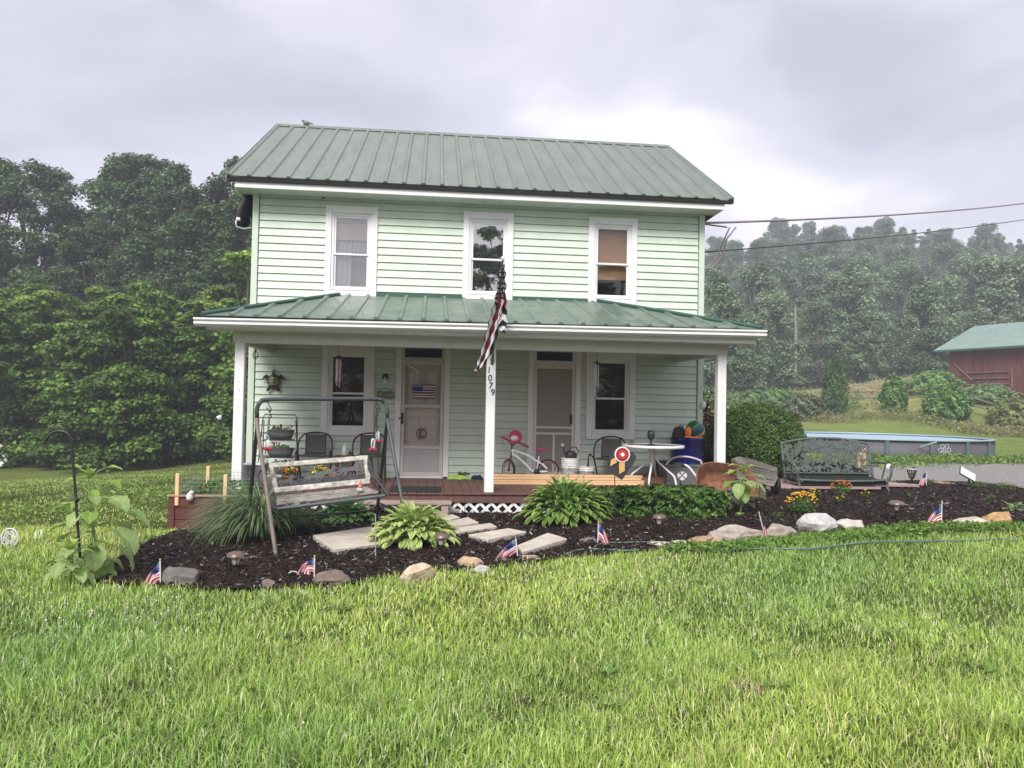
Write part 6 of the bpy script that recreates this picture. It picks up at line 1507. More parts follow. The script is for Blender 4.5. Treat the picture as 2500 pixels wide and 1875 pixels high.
# sunflowers
def sunflower(label,base,H,leaves,lean,seed,lw=.24,n=14,px=None):
    rg=random.Random(seed); g=gz(base); t=thing('sunflower_plant',label,'plant',g)
    stemp=[Vector((lean*(z/H)**1.5+.015*math.sin(z*5),0,z)) for z in np.linspace(-.03,H,10)]
    MB().tube(stemp,[.016]*5+[.013]*3+[.010,.008],8).build('stem',mat('pale_green_stalk',(.18,.28,.08)),t)
    acc=([],[],[]); m=MB()
    leaves=leaves+[(rg.uniform(.12,.88),rg.uniform(0,360),rg.uniform(.10,.20)*(lw/.24),rg.uniform(-55,10)) for _ in range(int(n))]
    for k,(zf,az,L_,el) in enumerate(leaves):
        z=H*zf; b=Vector((lean*zf**1.5,0,z)); a=R(az); pe=L_*.8; L_=L_*.92; e0=R(el+25)
        d=Vector((math.cos(a)*math.cos(e0),math.sin(a)*math.cos(e0),math.sin(e0))); b2=b+d*pe
        m.tube([b,b+d*pe*.5+Vector((0,0,.01)),b2],[.007,.006,.005],5)
        v=rg.uniform(.85,1.15); top=zf>.9; c=(.42,.56,.14) if top else ((.27,.42,.09) if rg.random()<.5 else (.33,.45,.17)); e1=R(el)
        bigleaf(b2,(math.cos(a)*math.cos(e1),math.sin(a)*math.cos(e1),math.sin(e1)),L_,L_*.78,R(60),tuple(q*v for q in c),tuple(q*v*.93 for q in c),nu=9,nv=6,cup=.12,heart=1,acc=acc,wav=.05)
    m.build('petioles',mat('pale_green_stalk',(.18,.28,.08)),t)
    finish(acc,'leaves',plantm,t)
    acc=([],[],[])
    for k in range(16):
        a=k*2.4; e_=R(75-k*4); bigleaf((lean+.01*math.cos(a),.01*math.sin(a),H-.01),(math.cos(a)*math.cos(e_),math.sin(a)*math.cos(e_),math.sin(e_)),rg.uniform(.06,.14),.04,R(50),(.36,.48,.10),(.42,.52,.14),nu=5,nv=2,acc=acc)
    finish(acc,'bud_leaves',plantm,t); return t
g=G(188,1432); g.y+=.3; H1=AY(172,1158,g.y).z-g.z
sunflower('tall sunflower plant without bloom, big leaves around the shepherd hook at left',g,H1,[(.97,180,.16,20),(.97,10,.18,12),(.92,200,.15,-5),(.9,-15,.2,-8),(.82,165,.2,5),(.8,20,.26,5),(.74,-30,.30,-10),(.7,190,.22,-15),(.66,150,.24,-8),(.62,-70,.2,-10),(.60,5,.33,-15),(.55,200,.26,-25),(.52,-20,.34,-30),(.46,175,.22,-30),(.44,-60,.26,-50),(.38,10,.30,-45),(.33,215,.2,-30),(.30,-35,.28,-65),(.22,190,.15,-20),(.18,-10,.22,-75),(.5,60,.28,-20),(.75,90,.2,0),(.35,-95,.22,-50)],-.05,1)
g2=G(168,1438); sunflower('shorter sunflower seedling in front left of the tall sunflower plant',g2,.36,[(.9,170,.12,10),(.8,20,.12,0),(.6,200,.12,-20),(.5,-30,.13,-20),(.95,90,.1,20),(.3,180,.1,-20)],.0,2)
g=G(1808,1258); H2=AY(1812,1148,g.y).z-g.z
sunflower('young sunflower plant in front of the rusty wheelbarrow and galvanised bucket',g,H2,[(.98,175,.14,15),(.97,5,.14,15),(.9,200,.17,0),(.86,-25,.20,-15),(.82,160,.18,0),(.74,-40,.2,-25),(.7,195,.2,-15),(.66,-10,.23,-35),(.6,-100,.17,-45),(.5,170,.2,-30),(.42,190,.15,-25),(.3,185,.17,-10),(.27,0,.12,0),(.8,-80,.17,-30)],.04,5,lw=.30)
# marigolds
def marigold(label,px,py,w_px,h_px,fc,nf,seed):
    g=G(px,py); s_=scl(g); w_=w_px/s_/2; h=h_px/s_; rg=np.random.default_rng(seed); g=gz(Vector((g.x,g.y+w_*.6,0)))
    t=thing('marigold',label,'flowering plant',g,0,'marigold plants in the mulch right of the bench front')
    leafclump('leaves',Vector((0,0,h*.42)),w_,w_*.8,h*.48,int(260+nf*8),.035,GRN+[(.05,.10,.02)],t,asp=.35,hollow=.2,rng=rg,world=False)
    if nf:
        m=MB(); rr=random.Random(seed)
        for k in range(nf):
            a=rr.uniform(0,6.28); q=rr.random()**.5; z=h*(.45+.5*math.sqrt(max(0,1-q*q)))+.01; p=Vector((w_*q*math.cos(a),w_*.8*q*math.sin(a),z)); m.col=rr.choice(fc); m.ball(p,.016,7,sz=.6)
            m.col=tuple(c*.7 for c in m.col); m.ball(p+Vector((0,0,.006)),.009,5)
        m.build('flower_heads',flm,t)
    return t
YL=[(.75,.42,.03),(.8,.55,.05),(.7,.3,.02)]; ORG=[(.6,.13,.01),(.55,.2,.02),(.4,.06,.01)]
marigold('large yellow flowered marigold clump in front of the bench',1970,1262,76,54,YL,70,1)
marigold('orange red flowered marigold behind, under the bench front rail',2062,1211,48,34,ORG,45,2)
marigold('small yellow green marigold between the large clump and the bench leg',1990,1224,46,26,YL,14,3)
marigold('sparse yellow marigold right of the orange one',2118,1222,20,24,YL,7,4)
marigold('little leafy marigold with single pale bloom below the orange one',2052,1232,26,20,YL,4,5)
marigold('bright lime green seedling left of the whitish boulder',1905,1268,28,18,YL,0,6)
marigold('green weed tuft right of the flood light',2405,1196,52,20,YL,0,7)
marigold('pair of green weed tufts at the far right end of the gravel edge',2470,1204,60,24,YL,0,8)
marigold('green tuft beside the basket solar light',2275,1186,36,16,YL,0,9)
marigold('tiny seedling in the mulch right of the slim stake light',2222,1218,16,14,YL,0,10)
marigold('small weed in the mulch below the flood light',2425,1222,26,14,YL,0,11)
marigold('small weeds in mulch behind the fourth flag',1495,1313,28,12,YL,0,12)
marigold('small green weed right of the third solar light base',1677,1280,26,20,YL,0,13)
# hedge in front of the deck, boxwood, burgundy shrub
def bush(name,label,cat,c,rx,ry,rz,n,sz,cols,seed,group=None,boxy=False,lump=.12,asp=.55,up=.3,base=None,core=0):
    rg=np.random.default_rng(seed); c=np.array(c,float)
    t=thing(name,label,cat,(c[0],c[1],base if base is not None else c[2]-rz),0,group)
    d=rdir(n,rg)
    if boxy: d=np.sign(d)*np.abs(d)**.5; d/=np.maximum(np.abs(d).max(1,keepdims=True),1e-6)**.75
    th=np.arctan2(d[:,1],d[:,0]); ph=d[:,2]
    lum=1+lump*np.sin(th*5+seed)*np.cos(ph*6+seed)+lump*.7*np.sin(th*11+ph*9+seed*2)
    rad=(np.where(rg.random(n)<.8,rg.uniform(.92,1.03,n),rg.uniform(.45,.9,n))*lum)[:,None]
    C=d*rad*np.array([rx,ry,rz]); low=C[:,2]>-(rz if base is None else c[2]-base)+.01; C=C[low]; d=d[low]
    N_=d+np.array([0,0,up])+rg.normal(size=C.shape)*.45
    ti=np.array(cols)[rg.integers(0,len(cols),len(C))]*rg.uniform(.65,1.35,(len(C),1))
    V,F,K=leaf_mesh(C,N_,rg.uniform(.7,1.3,len(C))*sz,ti,asp,rng=rg)
    V=V+c-np.array(t.location); mesh_np('foliage',V,F,leafm,K,parent=t)
    m=MB(); o_=Vector(c)-t.location
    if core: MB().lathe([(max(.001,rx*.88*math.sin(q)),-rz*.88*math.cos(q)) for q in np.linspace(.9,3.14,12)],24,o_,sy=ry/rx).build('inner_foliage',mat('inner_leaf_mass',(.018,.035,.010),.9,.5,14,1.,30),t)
    for k in range(7):
        a=k*.9; m.tube([(.04*math.cos(a),.04*math.sin(a),0),(rx*.35*math.cos(a),ry*.35*math.sin(a),o_.z*.8),(rx*.7*math.cos(a),ry*.7*math.sin(a),o_.z+rz*.4*math.sin(k*2))],[.02,.012,.006],5)
    m.build('branches',mat('twig_brown',(.07,.05,.035),.9),t); return t
DKG=[(.035,.075,.015),(.05,.10,.02),(.08,.15,.03)]
a=G(1275,1243); b=G(1745,1272); 
for i,(px,wp,top,bs,lb) in enumerate(((1300,50,1205,1248,'low leafy shrub left of the large flowering hosta'),(1520,55,1192,1262,'low hedge shrub behind the garden pennant pole'),(1600,60,1190,1264,'low hedge shrub below the round table'),(1680,60,1188,1266,'low hedge shrub below the grey tote'),(1735,38,1196,1270,'last low hedge shrub against the wheelbarrow'))):
    g=G(px,bs); s_=scl(g); g.y+=.3; h=(bs-top)/s_*1.02
    bush('low_shrub',lb,'shrub',(g.x,g.y,g.z+h*.42),wp/s_*1.15,.34,h*.45,3600,.06,[(.05,.12,.025),(.09,.18,.035),(.14,.25,.05)],20+i,'low leafy shrubs along the front of the deck',boxy=True,up=.9,base=g.z)
g=gz(Vector(AY(1843,1180,.4))); cB=AY(1842,1080,.4); sX=FPX/(.4-CAMY)
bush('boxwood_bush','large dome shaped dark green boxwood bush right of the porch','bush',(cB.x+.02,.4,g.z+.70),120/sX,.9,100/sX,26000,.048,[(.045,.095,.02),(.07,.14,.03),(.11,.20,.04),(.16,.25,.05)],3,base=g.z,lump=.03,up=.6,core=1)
cR=AY(1728,1020,1.6); bush('burgundy_shrub','burgundy leaved shrub between the house corner and the boxwood','shrub',(cR.x,1.6,cR.z-.3),.28,.3,.62,1300,.07,[(.07,.02,.025),(.10,.03,.035),(.05,.02,.02)],4,base=g.z)
cR=AY(1745,985,2.6); bush('pale_shrub','pale green loose shrub behind the burgundy one at the house corner','shrub',(cR.x,2.8,cR.z-.6),.5,.4,.9,1500,.09,[(.16,.25,.06),(.10,.18,.05)],5,base=g.z)
# left edge white flowering twig, pansy at planter post
c=AY(8,1113,-1.); rgx=np.random.default_rng(5)
t=thing('white_blossom_bush','white blossomed bush tip reaching in at the far left edge','bush',gz(Vector((c.x-.5,-1,0))))
leafclump('blossoms',Vector((c.x-.35,-1,c.z)),.42,.2,.28,120,.08,[(.75,.76,.68)],t,asp=.9,mt=flm); leafclump('leaves',Vector((c.x-.5,-1,c.z-.4)),.42,.3,.7,500,.09,GRN,t)
MB().tube([(0,0,0),(0,0,1.2)],[.03,.01],5).build('stem',mat('twig_brown',(.07,.05,.035)),t)
# weeds bank at left mid distance, right weeds: real leaf clumps
def weeds(name,label,cat,path,n,wid,h,sz,cols,seed,asp=.4,kind='leaf'):
    rg=np.random.default_rng(seed); P_=np.array([[p.x,p.y] for p in path]); seg=rg.integers(0,len(P_)-1,n); u=rg.random(n)[:,None]
    xy=P_[seg]*(1-u)+P_[seg+1]*u+rg.normal(size=(n,2))*wid; cl=.45+.55*(.5+.5*np.sin(xy[:,0]*2.1+seed)*np.sin(xy[:,1]*1.7+1))
    z=T(xy[:,0],xy[:,1])+rg.random(n)**.8*h*cl
    C=np.stack([xy[:,0],xy[:,1],z],1); N_=rg.normal(size=(n,3))*.7+np.array([0,-.3,.8]) if kind=='leaf' else rg.normal(size=(n,3))*np.array([1,1,.15])
    ti=np.array(cols)[rg.integers(0,len(cols),n)]*rg.uniform(.7,1.3,(n,1))
    V,F,K=leaf_mesh(C,N_,rg.uniform(.6,1.4,n)*sz,ti,asp,rng=rg); return stuff(mesh_np(name,V,F,leafm,K),label,cat)
weeds('weeds','leafy green weeds spilling over the right border stones','weeds',[G(*p) for p in((1640,1352),(1800,1346),(1900,1330),(2000,1316),(2100,1312),(2200,1306),(2320,1302),(2420,1296),(2520,1290))],7000,.085,.12,.06,[(.16,.28,.05),(.22,.36,.07),(.11,.21,.04)],11)
weeds('weed_bank','rough weedy bank crossing the left lawn behind the sunflower','weeds',[G(*p) for p in((-150,1290),(0,1262),(120,1248),(230,1235),(330,1215),(420,1222))],800,.3,.2,.07,[(.20,.31,.07),(.28,.38,.10),(.14,.23,.05)],12)
weeds('pool_weeds','low leafy weeds along the drive in front of the pool','weeds',[G(*p) for p in((2080,1138),(2200,1130),(2320,1128),(2450,1128),(2600,1135))],6000,.7,.24,.13,[(.2,.32,.07),(.2,.3,.08),(.09,.17,.04)],13)
weeds('brown_tall_weeds','tall reddish brown and green weeds on the slope below the barn','weeds',[G(*p) for p in((1950,1030),(2050,1030),(2150,1020),(2250,1028),(2330,1050),(2420,1062),(2520,1072),(2640,1085))],7000,.6,.75,.17,[(.33,.36,.14),(.36,.27,.15),(.26,.36,.11),(.44,.38,.22)],14,.3)
weeds('hay_grass','tan dry tall grass on the crest of the rise left of the barn','grass',[G(*p) for p in((1960,985),(2030,975),(2120,955),(2220,945),(2310,945))],13000,1.6,.8,.36,[(.54,.46,.29),(.60,.50,.34),(.42,.42,.2)],15,.14,kind='blade')
weeds('far_weeds','mixed green brush along the foot of the far wooded hill','weeds',[G(*p) for p in((1740,985),(1850,985),(1950,1000),(2050,1008))],7000,1.5,1.1,.26,[(.17,.28,.10),(.24,.35,.13)],16,.5)
# shrubs on the slope
for i,(px,bs,wp,hp,cols,lb,spire) in enumerate((
 (2047,1022,58,128,[(.05,.10,.035),(.08,.14,.04)],'tall narrow dark evergreen shrub on the slope behind the pool',1),
 (2194,1010,52,74,[(.10,.19,.05),(.07,.13,.04),(.17,.28,.08)],'medium sumac shrub over the old fence post, middle of the slope',0),
 (2333,1036,92,80,[(.10,.20,.05),(.16,.28,.08),(.06,.12,.03)],'largest bright sumac shrub in front of the barn\'s left corner',0),
 (2303,968,100,52,[(.13,.22,.07),(.17,.27,.10)],'pale sumac bush directly at the barn\'s left corner',0),
 (1911,1000,80,44,[(.14,.24,.08),(.10,.18,.06)],'low light green shrub at the foot of the wooded hill, left of the slope',0),
 (1973,1030,92,58,[(.12,.15,.08),(.09,.12,.06)],'greyish green brush mound between the low light shrub and the evergreen',0),
 (1850,992,60,36,[(.10,.17,.05),(.13,.2,.07)],'small shrub just above the boxwood in front of the dark woods',0),
 (2440,990,120,42,[(.16,.23,.10),(.12,.19,.08)],'wide pale green brambles below the barn wall',0),
 (2520,1060,110,70,[(.11,.17,.05),(.2,.2,.09)],'brown green bramble clump at the right picture edge',0))):
    g=G(px,bs); d_=(g-Vector((0,CAMY,CAMZ))).length; s_=FPX/d_; w_=wp/s_/2; h=hp/s_
    bush('slope_shrub',lb,'shrub',(g.x,g.y+w_*.6,g.z+h*.5),w_*(1 if not spire else .9),w_*.8,h*.52,3200,.30 if not spire else .22,[tuple(min(.6,q*1.75) for q in c_) for c_ in cols],40+i,'shrubs on the slope behind the pool',lump=.22,asp=.4,up=.8,base=g.z-.1)
# ================================================================ MULCH CHIPS / GRASS / CLOVER
def mulch_chips():
    rg=np.random.default_rng(3); xs=np.array([p[0] for p in bed]); ys=np.array([p[1] for p in bed]); n=120000
    x=rg.uniform(xs.min(),xs.max(),n); y=rg.uniform(ys.min(),min(ys.max(),0),n); k=inpoly(x,y,bed); dd=np.hypot(x,y-CAMY); k&=rg.random(n)<np.clip(9/dd,0,1)**1.5
    x=x[k];y=y[k];n=len(x); z=T(x,y)+.04+rg.random(n)*.022; L_=rg.uniform(.02,.07,n); W_=rg.uniform(.007,.02,n)
    a=rg.uniform(0,6.28,n); tl_=rg.normal(0,.3,n)
    d=np.stack([np.cos(a)*np.cos(tl_),np.sin(a)*np.cos(tl_),np.sin(tl_)],1); s_=np.stack([-np.sin(a),np.cos(a),rg.normal(0,.35,n)],1)
    c=np.stack([x,y,z],1); A=d*L_[:,None]/2; B=s_*W_[:,None]/2
    V=np.stack([c-A-B*.6,c-A*.9+B,c+A+B*.5,c+A*.8-B],1).reshape(-1,3); F=np.arange(4*n).reshape(n,4)
    base=np.array([[.014,.008,.006],[.030,.018,.014],[.006,.004,.004],[.13,.10,.09]])[rg.choice(4,n,p=[.4,.3,.2,.1])]*rg.uniform(.7,1.3,(n,1))
    w_=rg.random(n)<.022; base[w_]=np.array([.36,.31,.28])*rg.uniform(.7,1.2,(w_.sum(),1))
    stuff(mesh_np('mulch_chips',V,F,mat('bark_chip',(1,1,1),.85,.1,attr=True,spec=.25),np.repeat(base,4,0)),'dark shredded bark mulch covering the garden bed','mulch')
mulch_chips()
def vnoise(x,y,s): return (np.sin(x*s+1.3*np.sin(y*s*.7+1))+np.sin(y*s*1.1+1.7*np.sin(x*s*.6+2))+np.sin((x+y)*s*.8+.5)+np.sin((x-y)*s*1.7+2.1))/4
drive=[(p[0],p[1]) for p in gp]; housep=[(-3.0,-2.35),(9.0,-1.6),(9.0,1.1),(5.1,1.1),(5.1,7),(-3.2,7)]
pdl=t_=bpy.data.objects['raised_planter'].location
planterp=[(pdl.x-.57,pdl.y-.45),(pdl.x+.64,pdl.y-.45),(pdl.x+.64,pdl.y+.5),(pdl.x-.57,pdl.y+.5)]
fwd=math.atan2(math.sin(YAW),math.cos(YAW))
def blades(name,label,d0,d1,dens,hgt,wid,seed,cols,thin=None):
    rg=np.random.default_rng(seed); half=(1.05 if d1<9 else .9); area=half*(d1*d1-d0*d0); n=int(area*dens)
    d=np.sqrt(rg.uniform(d0*d0,d1*d1,n)); a=YAW+np.arctan(rg.uniform(-half,half,n)); rr_=d/np.cos(a-YAW)
    x=rr_*np.sin(a); y=CAMY+rr_*np.cos(a)
    ex=inpoly(x,y,bed)|inpoly(x,y,drive)|inpoly(x,y,housep)|inpoly(x,y,planterp)|(np.hypot(x-pc.x,y-pc.y)<Rp+.1)
    # keep a ragged fringe that overlaps the bed edge
    fr=inpoly(x,y-.10,bed)&inpoly(x,y-.03,bed); exb=inpoly(x,y,bed); k=~ex|(exb&~fr&(rg.random(n)<.35))
    big=vnoise(x,y,.9); sm=vnoise(x+9,y-4,3.1); tuft=vnoise(x*1.3,y,7.)
    k&=rg.random(n)<np.clip(.75+.25*sm+.15*tuft,0.15,1)
    bare=(np.hypot((x-G(1830,1685).x)/.11,(y-G(1830,1685).y)/.16)<.6+.5*rg.random(n))|(np.hypot((x-G(1280,1722).x)/.07,(y-G(1280,1722).y)/.07)<.6+.5*rg.random(n))
    k&=~bare|(rg.random(n)<.6)
    x,y,d,big,sm,tuft,bare=[q[k] for q in(x,y,d,big,sm,tuft,bare)]; n=len(x)
    z=T(x,y)-.004; lft=ss(-1,-5,x)*ss(12,6,d)*0
    H=hgt*rg.uniform(.45,1.15,n)*(1+.25*sm+.3*np.maximum(tuft,0)); edge=inpoly(x,y+.35,bed); H=H*np.where(edge,1.12,1)*np.where(tuft+sm>1.05,1.5,1); W=wid*rg.uniform(.6,1.4,n)
    az=rg.uniform(0,6.28,n)+big*1.0; lean=np.abs(rg.normal(.7,.45,n)); lean=np.clip(lean,.05,1.45)
    dx=np.cos(az);dy=np.sin(az); sx=-dy; sy=dx; tw=rg.normal(0,.6,n); sx2=np.cos(np.arctan2(sy,sx)+tw); sy2=np.sin(np.arctan2(sy,sx)+tw)
    b=np.stack([x,y,z],1); s_=np.stack([sx2,sy2,np.zeros(n)],1)*W[:,None]/2
    m1=b+np.stack([dx*np.sin(lean*.5),dy*np.sin(lean*.5),np.cos(lean*.5)],1)*(H*.55)[:,None]
    l2=np.clip(lean*1.35,0,1.9); tp=m1+np.stack([dx*np.sin(l2),dy*np.sin(l2),np.cos(l2)],1)*(H*.5)[:,None]
    V=np.stack([b-s_,b+s_,m1-s_*.85,m1+s_*.85,tp-s_*.12,tp+s_*.12],1).reshape(-1,3)
    i=np.arange(n)[:,None]*6; F=np.concatenate([i+np.array([[0,1,3,2]]),i+np.array([[2,3,5,4]])],0)
    cl=np.array(cols); ci=rg.choice(len(cl),n,p=[.34,.30,.18,.10,.08]); c=cl[ci]*rg.uniform(.75,1.25,(n,1))
    m_=np.clip(.5+.6*big,0,1)[:,None]; c=c*(1-m_)*np.array([.74,.84,.84])+c*m_*np.array([1.22,1.1,1.0]); c=c*np.where((tuft+sm>1.05)[:,None],.78,1)*(1+.16*sm[:,None])
    c=np.where((bare&(rg.random(n)<.6))[:,None],np.array([.62,.50,.34])*rg.uniform(.7,1.2,(n,1)),c)
    return stuff(mesh_np(name,V,F,plantm2,np.repeat(c,6,0),True),label,'grass')
plantm2=mat('grass_blade',(1,1,1),.5,.04,2,attr=True,trans=.28,spec=.4)
GC=[(.35,.51,.11),(.45,.61,.14),(.15,.27,.05),(.58,.68,.30),(.68,.64,.42)]
blades('lawn_grass','long bright green lawn grass filling the foreground',2.3,5.2,7800,.082,.0056,1,GC)
blades('mid_lawn_grass','bright green lawn grass running up to the garden bed',5.2,9.5,3300,.072,.0075,2,GC)
blades('back_lawn_grass','lawn grass around the house and along the drive',9.5,19,800,.036,.012,3,[tuple(.85*v for v in c) for c in GC])
blades('far_lawn_grass','mown grass of the far lawns behind the house',19,46,40,.045,.02,4,[tuple(.62*v for v in c) for c in GC])
def clover():
    rg=np.random.default_rng(9); m=MB(); n=0
    hot=[(G(1400,1430),1.2,70),(G(1560,1400),1.0,44),(G(520,1500),1.6,60),(G(150,1500),1.2,70),(G(900,1500),2.5,40),(G(1400,1600),2.5,14),(G(2300,1500),2.,6)]
    for c,s_,k in hot:
        for _ in range(k):
            x=c.x+rg.normal()*s_*.6; y=c.y+rg.normal()*s_*.35
            if inpoly(np.array([x]),np.array([y]),bed)[0]: continue
            z=Tz(x,y); h=rg.uniform(.05,.085); r=rg.uniform(.005,.008); m.lathe([(r*.5,-r*.6),(r,0),(r*.6,r*.7),(1e-4,r)],6,(x,y,z+h)); m.tube([(x,y,z),(x,y,z+h-r*.5)],.0012,3)
    stuff(m.build('clover_flowers',mat('clover_white',(.62,.60,.55),.8,.1)),'tiny white clover blossoms dotting the lawn','clover')
clover()
def broadleaf():
    rg=random.Random(8); acc=([],[],[])
    for px,py in [(1090,1590),(1150,1640),(840,1500),(1480,1740),(1480,1660),(1760,1640),(1890,1690),(2370,1640),(2420,1650),(2470,1790),(1000,1550),(1860,1620),(700,1560),(1950,1400),(2030,1420),(1700,1430),(620,1700),(2180,1560),(1300,1560),(420,1620)]:
        g=G(px,py); k0=rg.uniform(0,6)
        for k in range(rg.randint(5,8)):
            a=k0+k*2.4; e_=R(rg.uniform(15,50)); c=tuple(q*rg.uniform(.85,1.15) for q in (.17,.27,.07)); bigleaf((g.x+.01*math.cos(a),g.y+.01*math.sin(a),g.z+.02),(math.cos(a)*math.cos(e_),math.sin(a)*math.cos(e_),math.sin(e_)),rg.uniform(.07,.13),rg.uniform(.02,.035),R(50),c,c,nu=5,nv=2,acc=acc)
    o=finish(acc,'broadleaf_weeds',plantm); stuff(o,'broad leaved plantain weeds scattered through the lawn','weeds')
broadleaf()
# ================================================================ TREES
bark=mat('tree_bark',(.10,.085,.07),.9,.35,4,.4,12,stretch=(3,3,.5))
def tree_proto(name,seed,H,Rr,cb_h,npuff,nleaf,lsz,cols,layer=.45,spire=False,skirt=False,open_=0.,pr_=(.20,.36),qm=1.):
    rg=np.random.default_rng(seed); PC=[];PR=[]
    for k in range(npuff):
        t=rg.random(); z=cb_h+(H-cb_h)*t
        prof=(1-t)**.8 if spire else (math.sin(math.pi*min(1,(t*.86+.14)))**.65)
        if skirt: prof=max(.15,1-t**2.6)**.6*(.9+.1*math.sin(t*9+seed))
        a=rg.uniform(0,6.28); q=rg.uniform(.45,1)**.6*Rr*prof*qm*(1+.18*math.sin(3*a+seed)+.1*math.sin(5*a+z))
        PC.append((q*math.cos(a),q*math.sin(a),z+rg.normal()*.03*H)); PR.append(Rr*rg.uniform(*pr_)*(.6 if spire else 1)*(1-.35*t))
    PC=np.array(PC);PR=np.array(PR); idx=np.repeat(np.arange(npuff),nleaf); n=len(idx)
    d=rdir(n,rg); d[:,2]=np.where(rg.random(n)<.7,np.abs(d[:,2]),d[:,2]); rad=rg.uniform(.35,1.05,n)[:,None]
    C=PC[idx]+d*rad*PR[idx][:,None]*np.array([1,1,layer]); N_=d*.6+np.array([0,0,.9])+rg.normal(size=(n,3))*.45
    pt=rg.uniform(.62,1.4,npuff)[idx][:,None]; ti=np.array(cols)[rg.integers(0,len(cols),n)]*pt*rg.uniform(.75,1.25,(n,1))
    V,F,K=leaf_mesh(C,N_,rg.uniform(.6,1.35,n)*lsz,ti,.7,.3,rng=rg)
    root=thing(name,'x','tree',(0,0,-500)); mesh_np('crown',V,F,leafm,K,parent=root)
    m=MB(); m.tube([(0,0,-.5),(.02*H,0,H*.3),(0,.01*H,H*.6),(0,0,H*.9)],[H*.020,H*.015,H*.010,H*.003],7)
    for k in range(min(npuff,16)):
        p=PC[k]; z0=min(p[2]*.75,H*.8); m.tube([(0,0,z0*.8),(p[0]*.5,p[1]*.5,(z0*.8+p[2])/2),tuple(p)],[H*.008,H*.005,H*.002],5)
    m.build('trunk',bark,root); return root
CL=[(.095,.175,.035),(.135,.24,.045),(.185,.30,.06)]; CD=[(.085,.145,.06),(.115,.185,.08),(.155,.235,.095)]; CY=[(.27,.38,.07),(.34,.45,.09),(.20,.31,.06)]; CF=[(.19,.275,.155),(.24,.325,.19),(.30,.39,.22)]  # CF is paler and bluer: distance haze put into the hill leaf colours
maple=[tree_proto('maple_tree',s,8.,3.1,.3,70,330,.21,CL,.55,skirt=True) for s in(1,2,3)]
tall=[tree_proto('tall_tree',s,18,4.2,2.5,115,300,.25,CD,.9) for s in(4,5,6)]
yel=[tree_proto('yellow_green_tree',s,11,3.,1.,70,240,.22,CY,.4) for s in(7,)]
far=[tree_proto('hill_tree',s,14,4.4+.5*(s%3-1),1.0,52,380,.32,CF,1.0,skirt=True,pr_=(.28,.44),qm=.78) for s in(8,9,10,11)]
slim=[tree_proto('slim_tree',s,13,2.9,1.,52,260,.34,CF,.9,spire=(s==12)) for s in(12,13)]
used=set()
def place(pr,x,y,sc,rz,label,group,dz=-.2):
    z=Tz(x,y)+dz
    if pr.name not in used:
        used.add(pr.name); pr.location=(x,y,z); pr.rotation_euler=(0,0,rz); pr.scale=(sc,sc,sc); o=pr; pr['label']=label
    else: o=dup(pr,(x,y,z),rz,label,sc)
    o['group']=group; return o
def wd(px,d): r=ray(px,960); t=d/FPX; return r[0]*t,CAMY+r[1]*t
rt=random.Random(5)
for i,px in enumerate(np.arange(-190,680,72)):
    d=38+rt.uniform(-1.5,2.5); x,y=wd(px,d); place(maple[i%3],x,y,rt.uniform(.84,1.12),rt.uniform(0,6),'low spreading maple with layered bright leaves at the front edge of the left wood','maples along the front edge of the left wood')
for i,px in enumerate(np.arange(-230,720,85)):
    d=43+rt.uniform(-1,1.5); x,y=wd(px,d); place(maple[(i+1)%3],x,y,rt.uniform(1.0,1.2),rt.uniform(0,6),'taller maple rising just behind the front row of the left wood','second row maples of the left wood')
for px,d,s_,lb in((600,40,1.02,'yellow green tree standing out close beside the left eave of the house'),(95,39.5,.82,'yellow green rounded maple top at the far left above the lawn edge'),(500,42,.82,'yellow green bushy tree left of the porch gutter')):
    x,y=wd(px,d); place(yel[0],x,y,s_,d,lb,'yellow green trees in the left wood')
for i,(px,s_) in enumerate(((-200,1.0),(-110,.97),(-20,1.02),(70,1.05),(150,.82),(215,.80),(290,1.10),(350,1.06),(420,1.02),(500,.98),(570,1.05),(640,1.06),(730,1.05))):
    d=57+rt.uniform(-2,3); x,y=wd(px,d); place(tall[i%3],x,y,s_*1.0,rt.uniform(0,6),'tall dark oak like tree forming the skyline of the left wood','skyline trees of the left wood',-.6)
for i,px in enumerate(np.arange(-160,760,105)):
    d=50+rt.uniform(-1,1); x,y=wd(px,d); place(tall[(i+1)%3],x,y,.66,rt.uniform(0,6),'shaded mid height tree in the middle of the left wood','middle row trees of the left wood',-1.5)
cnt=0
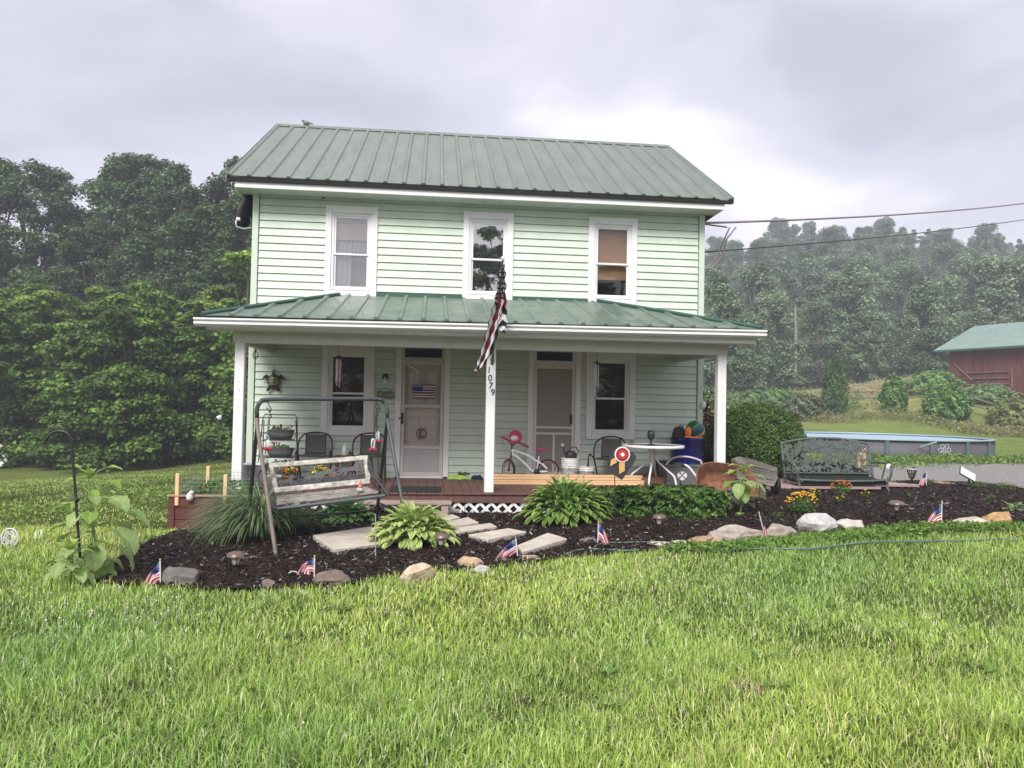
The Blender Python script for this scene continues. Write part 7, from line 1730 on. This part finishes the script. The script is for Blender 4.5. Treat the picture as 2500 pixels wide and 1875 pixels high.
for d,st_,sc0 in((84,78,.92),(96,80,1.0),(112,72,1.02),(130,66,1.05),(150,62,1.05),(172,58,1.0),(184,56,.95),(196,54,1.0),(208,52,.9),(220,54,1.0),(236,50,.85)):
    for px in np.arange(1590+rt.uniform(0,40),2850,st_*.92):
        if d<92 and 1950<px: continue
        if d<70 and px>2000: continue
        x,y=wd(px+rt.uniform(-32,32),d+rt.uniform(-9,9)); pr=far[rt.randrange(4)] if rt.random()<.78 else slim[rt.randrange(2)]
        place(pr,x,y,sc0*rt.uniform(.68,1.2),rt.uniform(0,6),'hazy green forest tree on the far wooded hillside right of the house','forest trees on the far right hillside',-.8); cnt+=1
for px,bs,hp,lb in((2100,965,185,'slim pale tree standing in front of the dark woods behind the slope'),(2268,950,260,'big bright rounded tree at the wood edge left of the barn'),(2395,930,200,'rounded tree rising just behind the barn roof')):
    x,y=wd(px,80); z=Tz(x,y); h=hp/FPX*80*1.05; o=place(far[1] if px!=2100 else slim[1],x,y,h/(14 if px!=2100 else 13),1.,lb,'single trees at the right wood edge')
x,y=wd(1940,84); tag(MB().tube([(x,y,Tz(x,y)-1),(x+.1,y,Tz(x,y)+5),(x,y,Tz(x,y)+9)],[.22,.18,.1],6).build('bare_trunk',mat('pale_bark',(.28,.26,.24),.9)),'pale bare tree trunk standing at the edge of the far right woods','tree trunk')
for p in maple+tall+yel+far+slim:
    if p.name not in used:
        for c in list(p.children): bpy.data.objects.remove(c)
        bpy.data.objects.remove(p)
# one tree behind the viewer, seen only as a reflection in the upper windows

for i,(x,y,sc_) in enumerate(((-19,-47,1.5),(-13,-45,1.35),(-7.5,-47,1.3),(-2,-48,1.25),(5.6,-45,1.9),(10,-47,1.45),(15,-46,1.7),(20,-47,1.5),(26,-48,1.6))):
    o=dup(maple[i%3],(x,y,Tz(x,y)),i*1.3,'tree across the yard behind the viewer, seen only mirrored in the windows',sc_); o['group']='trees across the yard'
# ================================================================ HAZE
hz=bpy.data.materials.new('haze_air'); hz.use_nodes=True; nt=hz.node_tree; nt.nodes.remove(nt.nodes['Principled BSDF'])
pv=nt.nodes.new('ShaderNodeVolumePrincipled'); pv.inputs['Color'].default_value=(.86,.90,1,1); pv.inputs['Density'].default_value=.0020; pv.inputs['Anisotropy'].default_value=.1
nt.links.new(pv.outputs[0],nt.nodes['Material Output'].inputs['Volume'])
h=MB().box(-185,262,-62,318,-6,112).build('haze',hz); stuff(h,'thin pale mist hanging over the whole valley','haze')
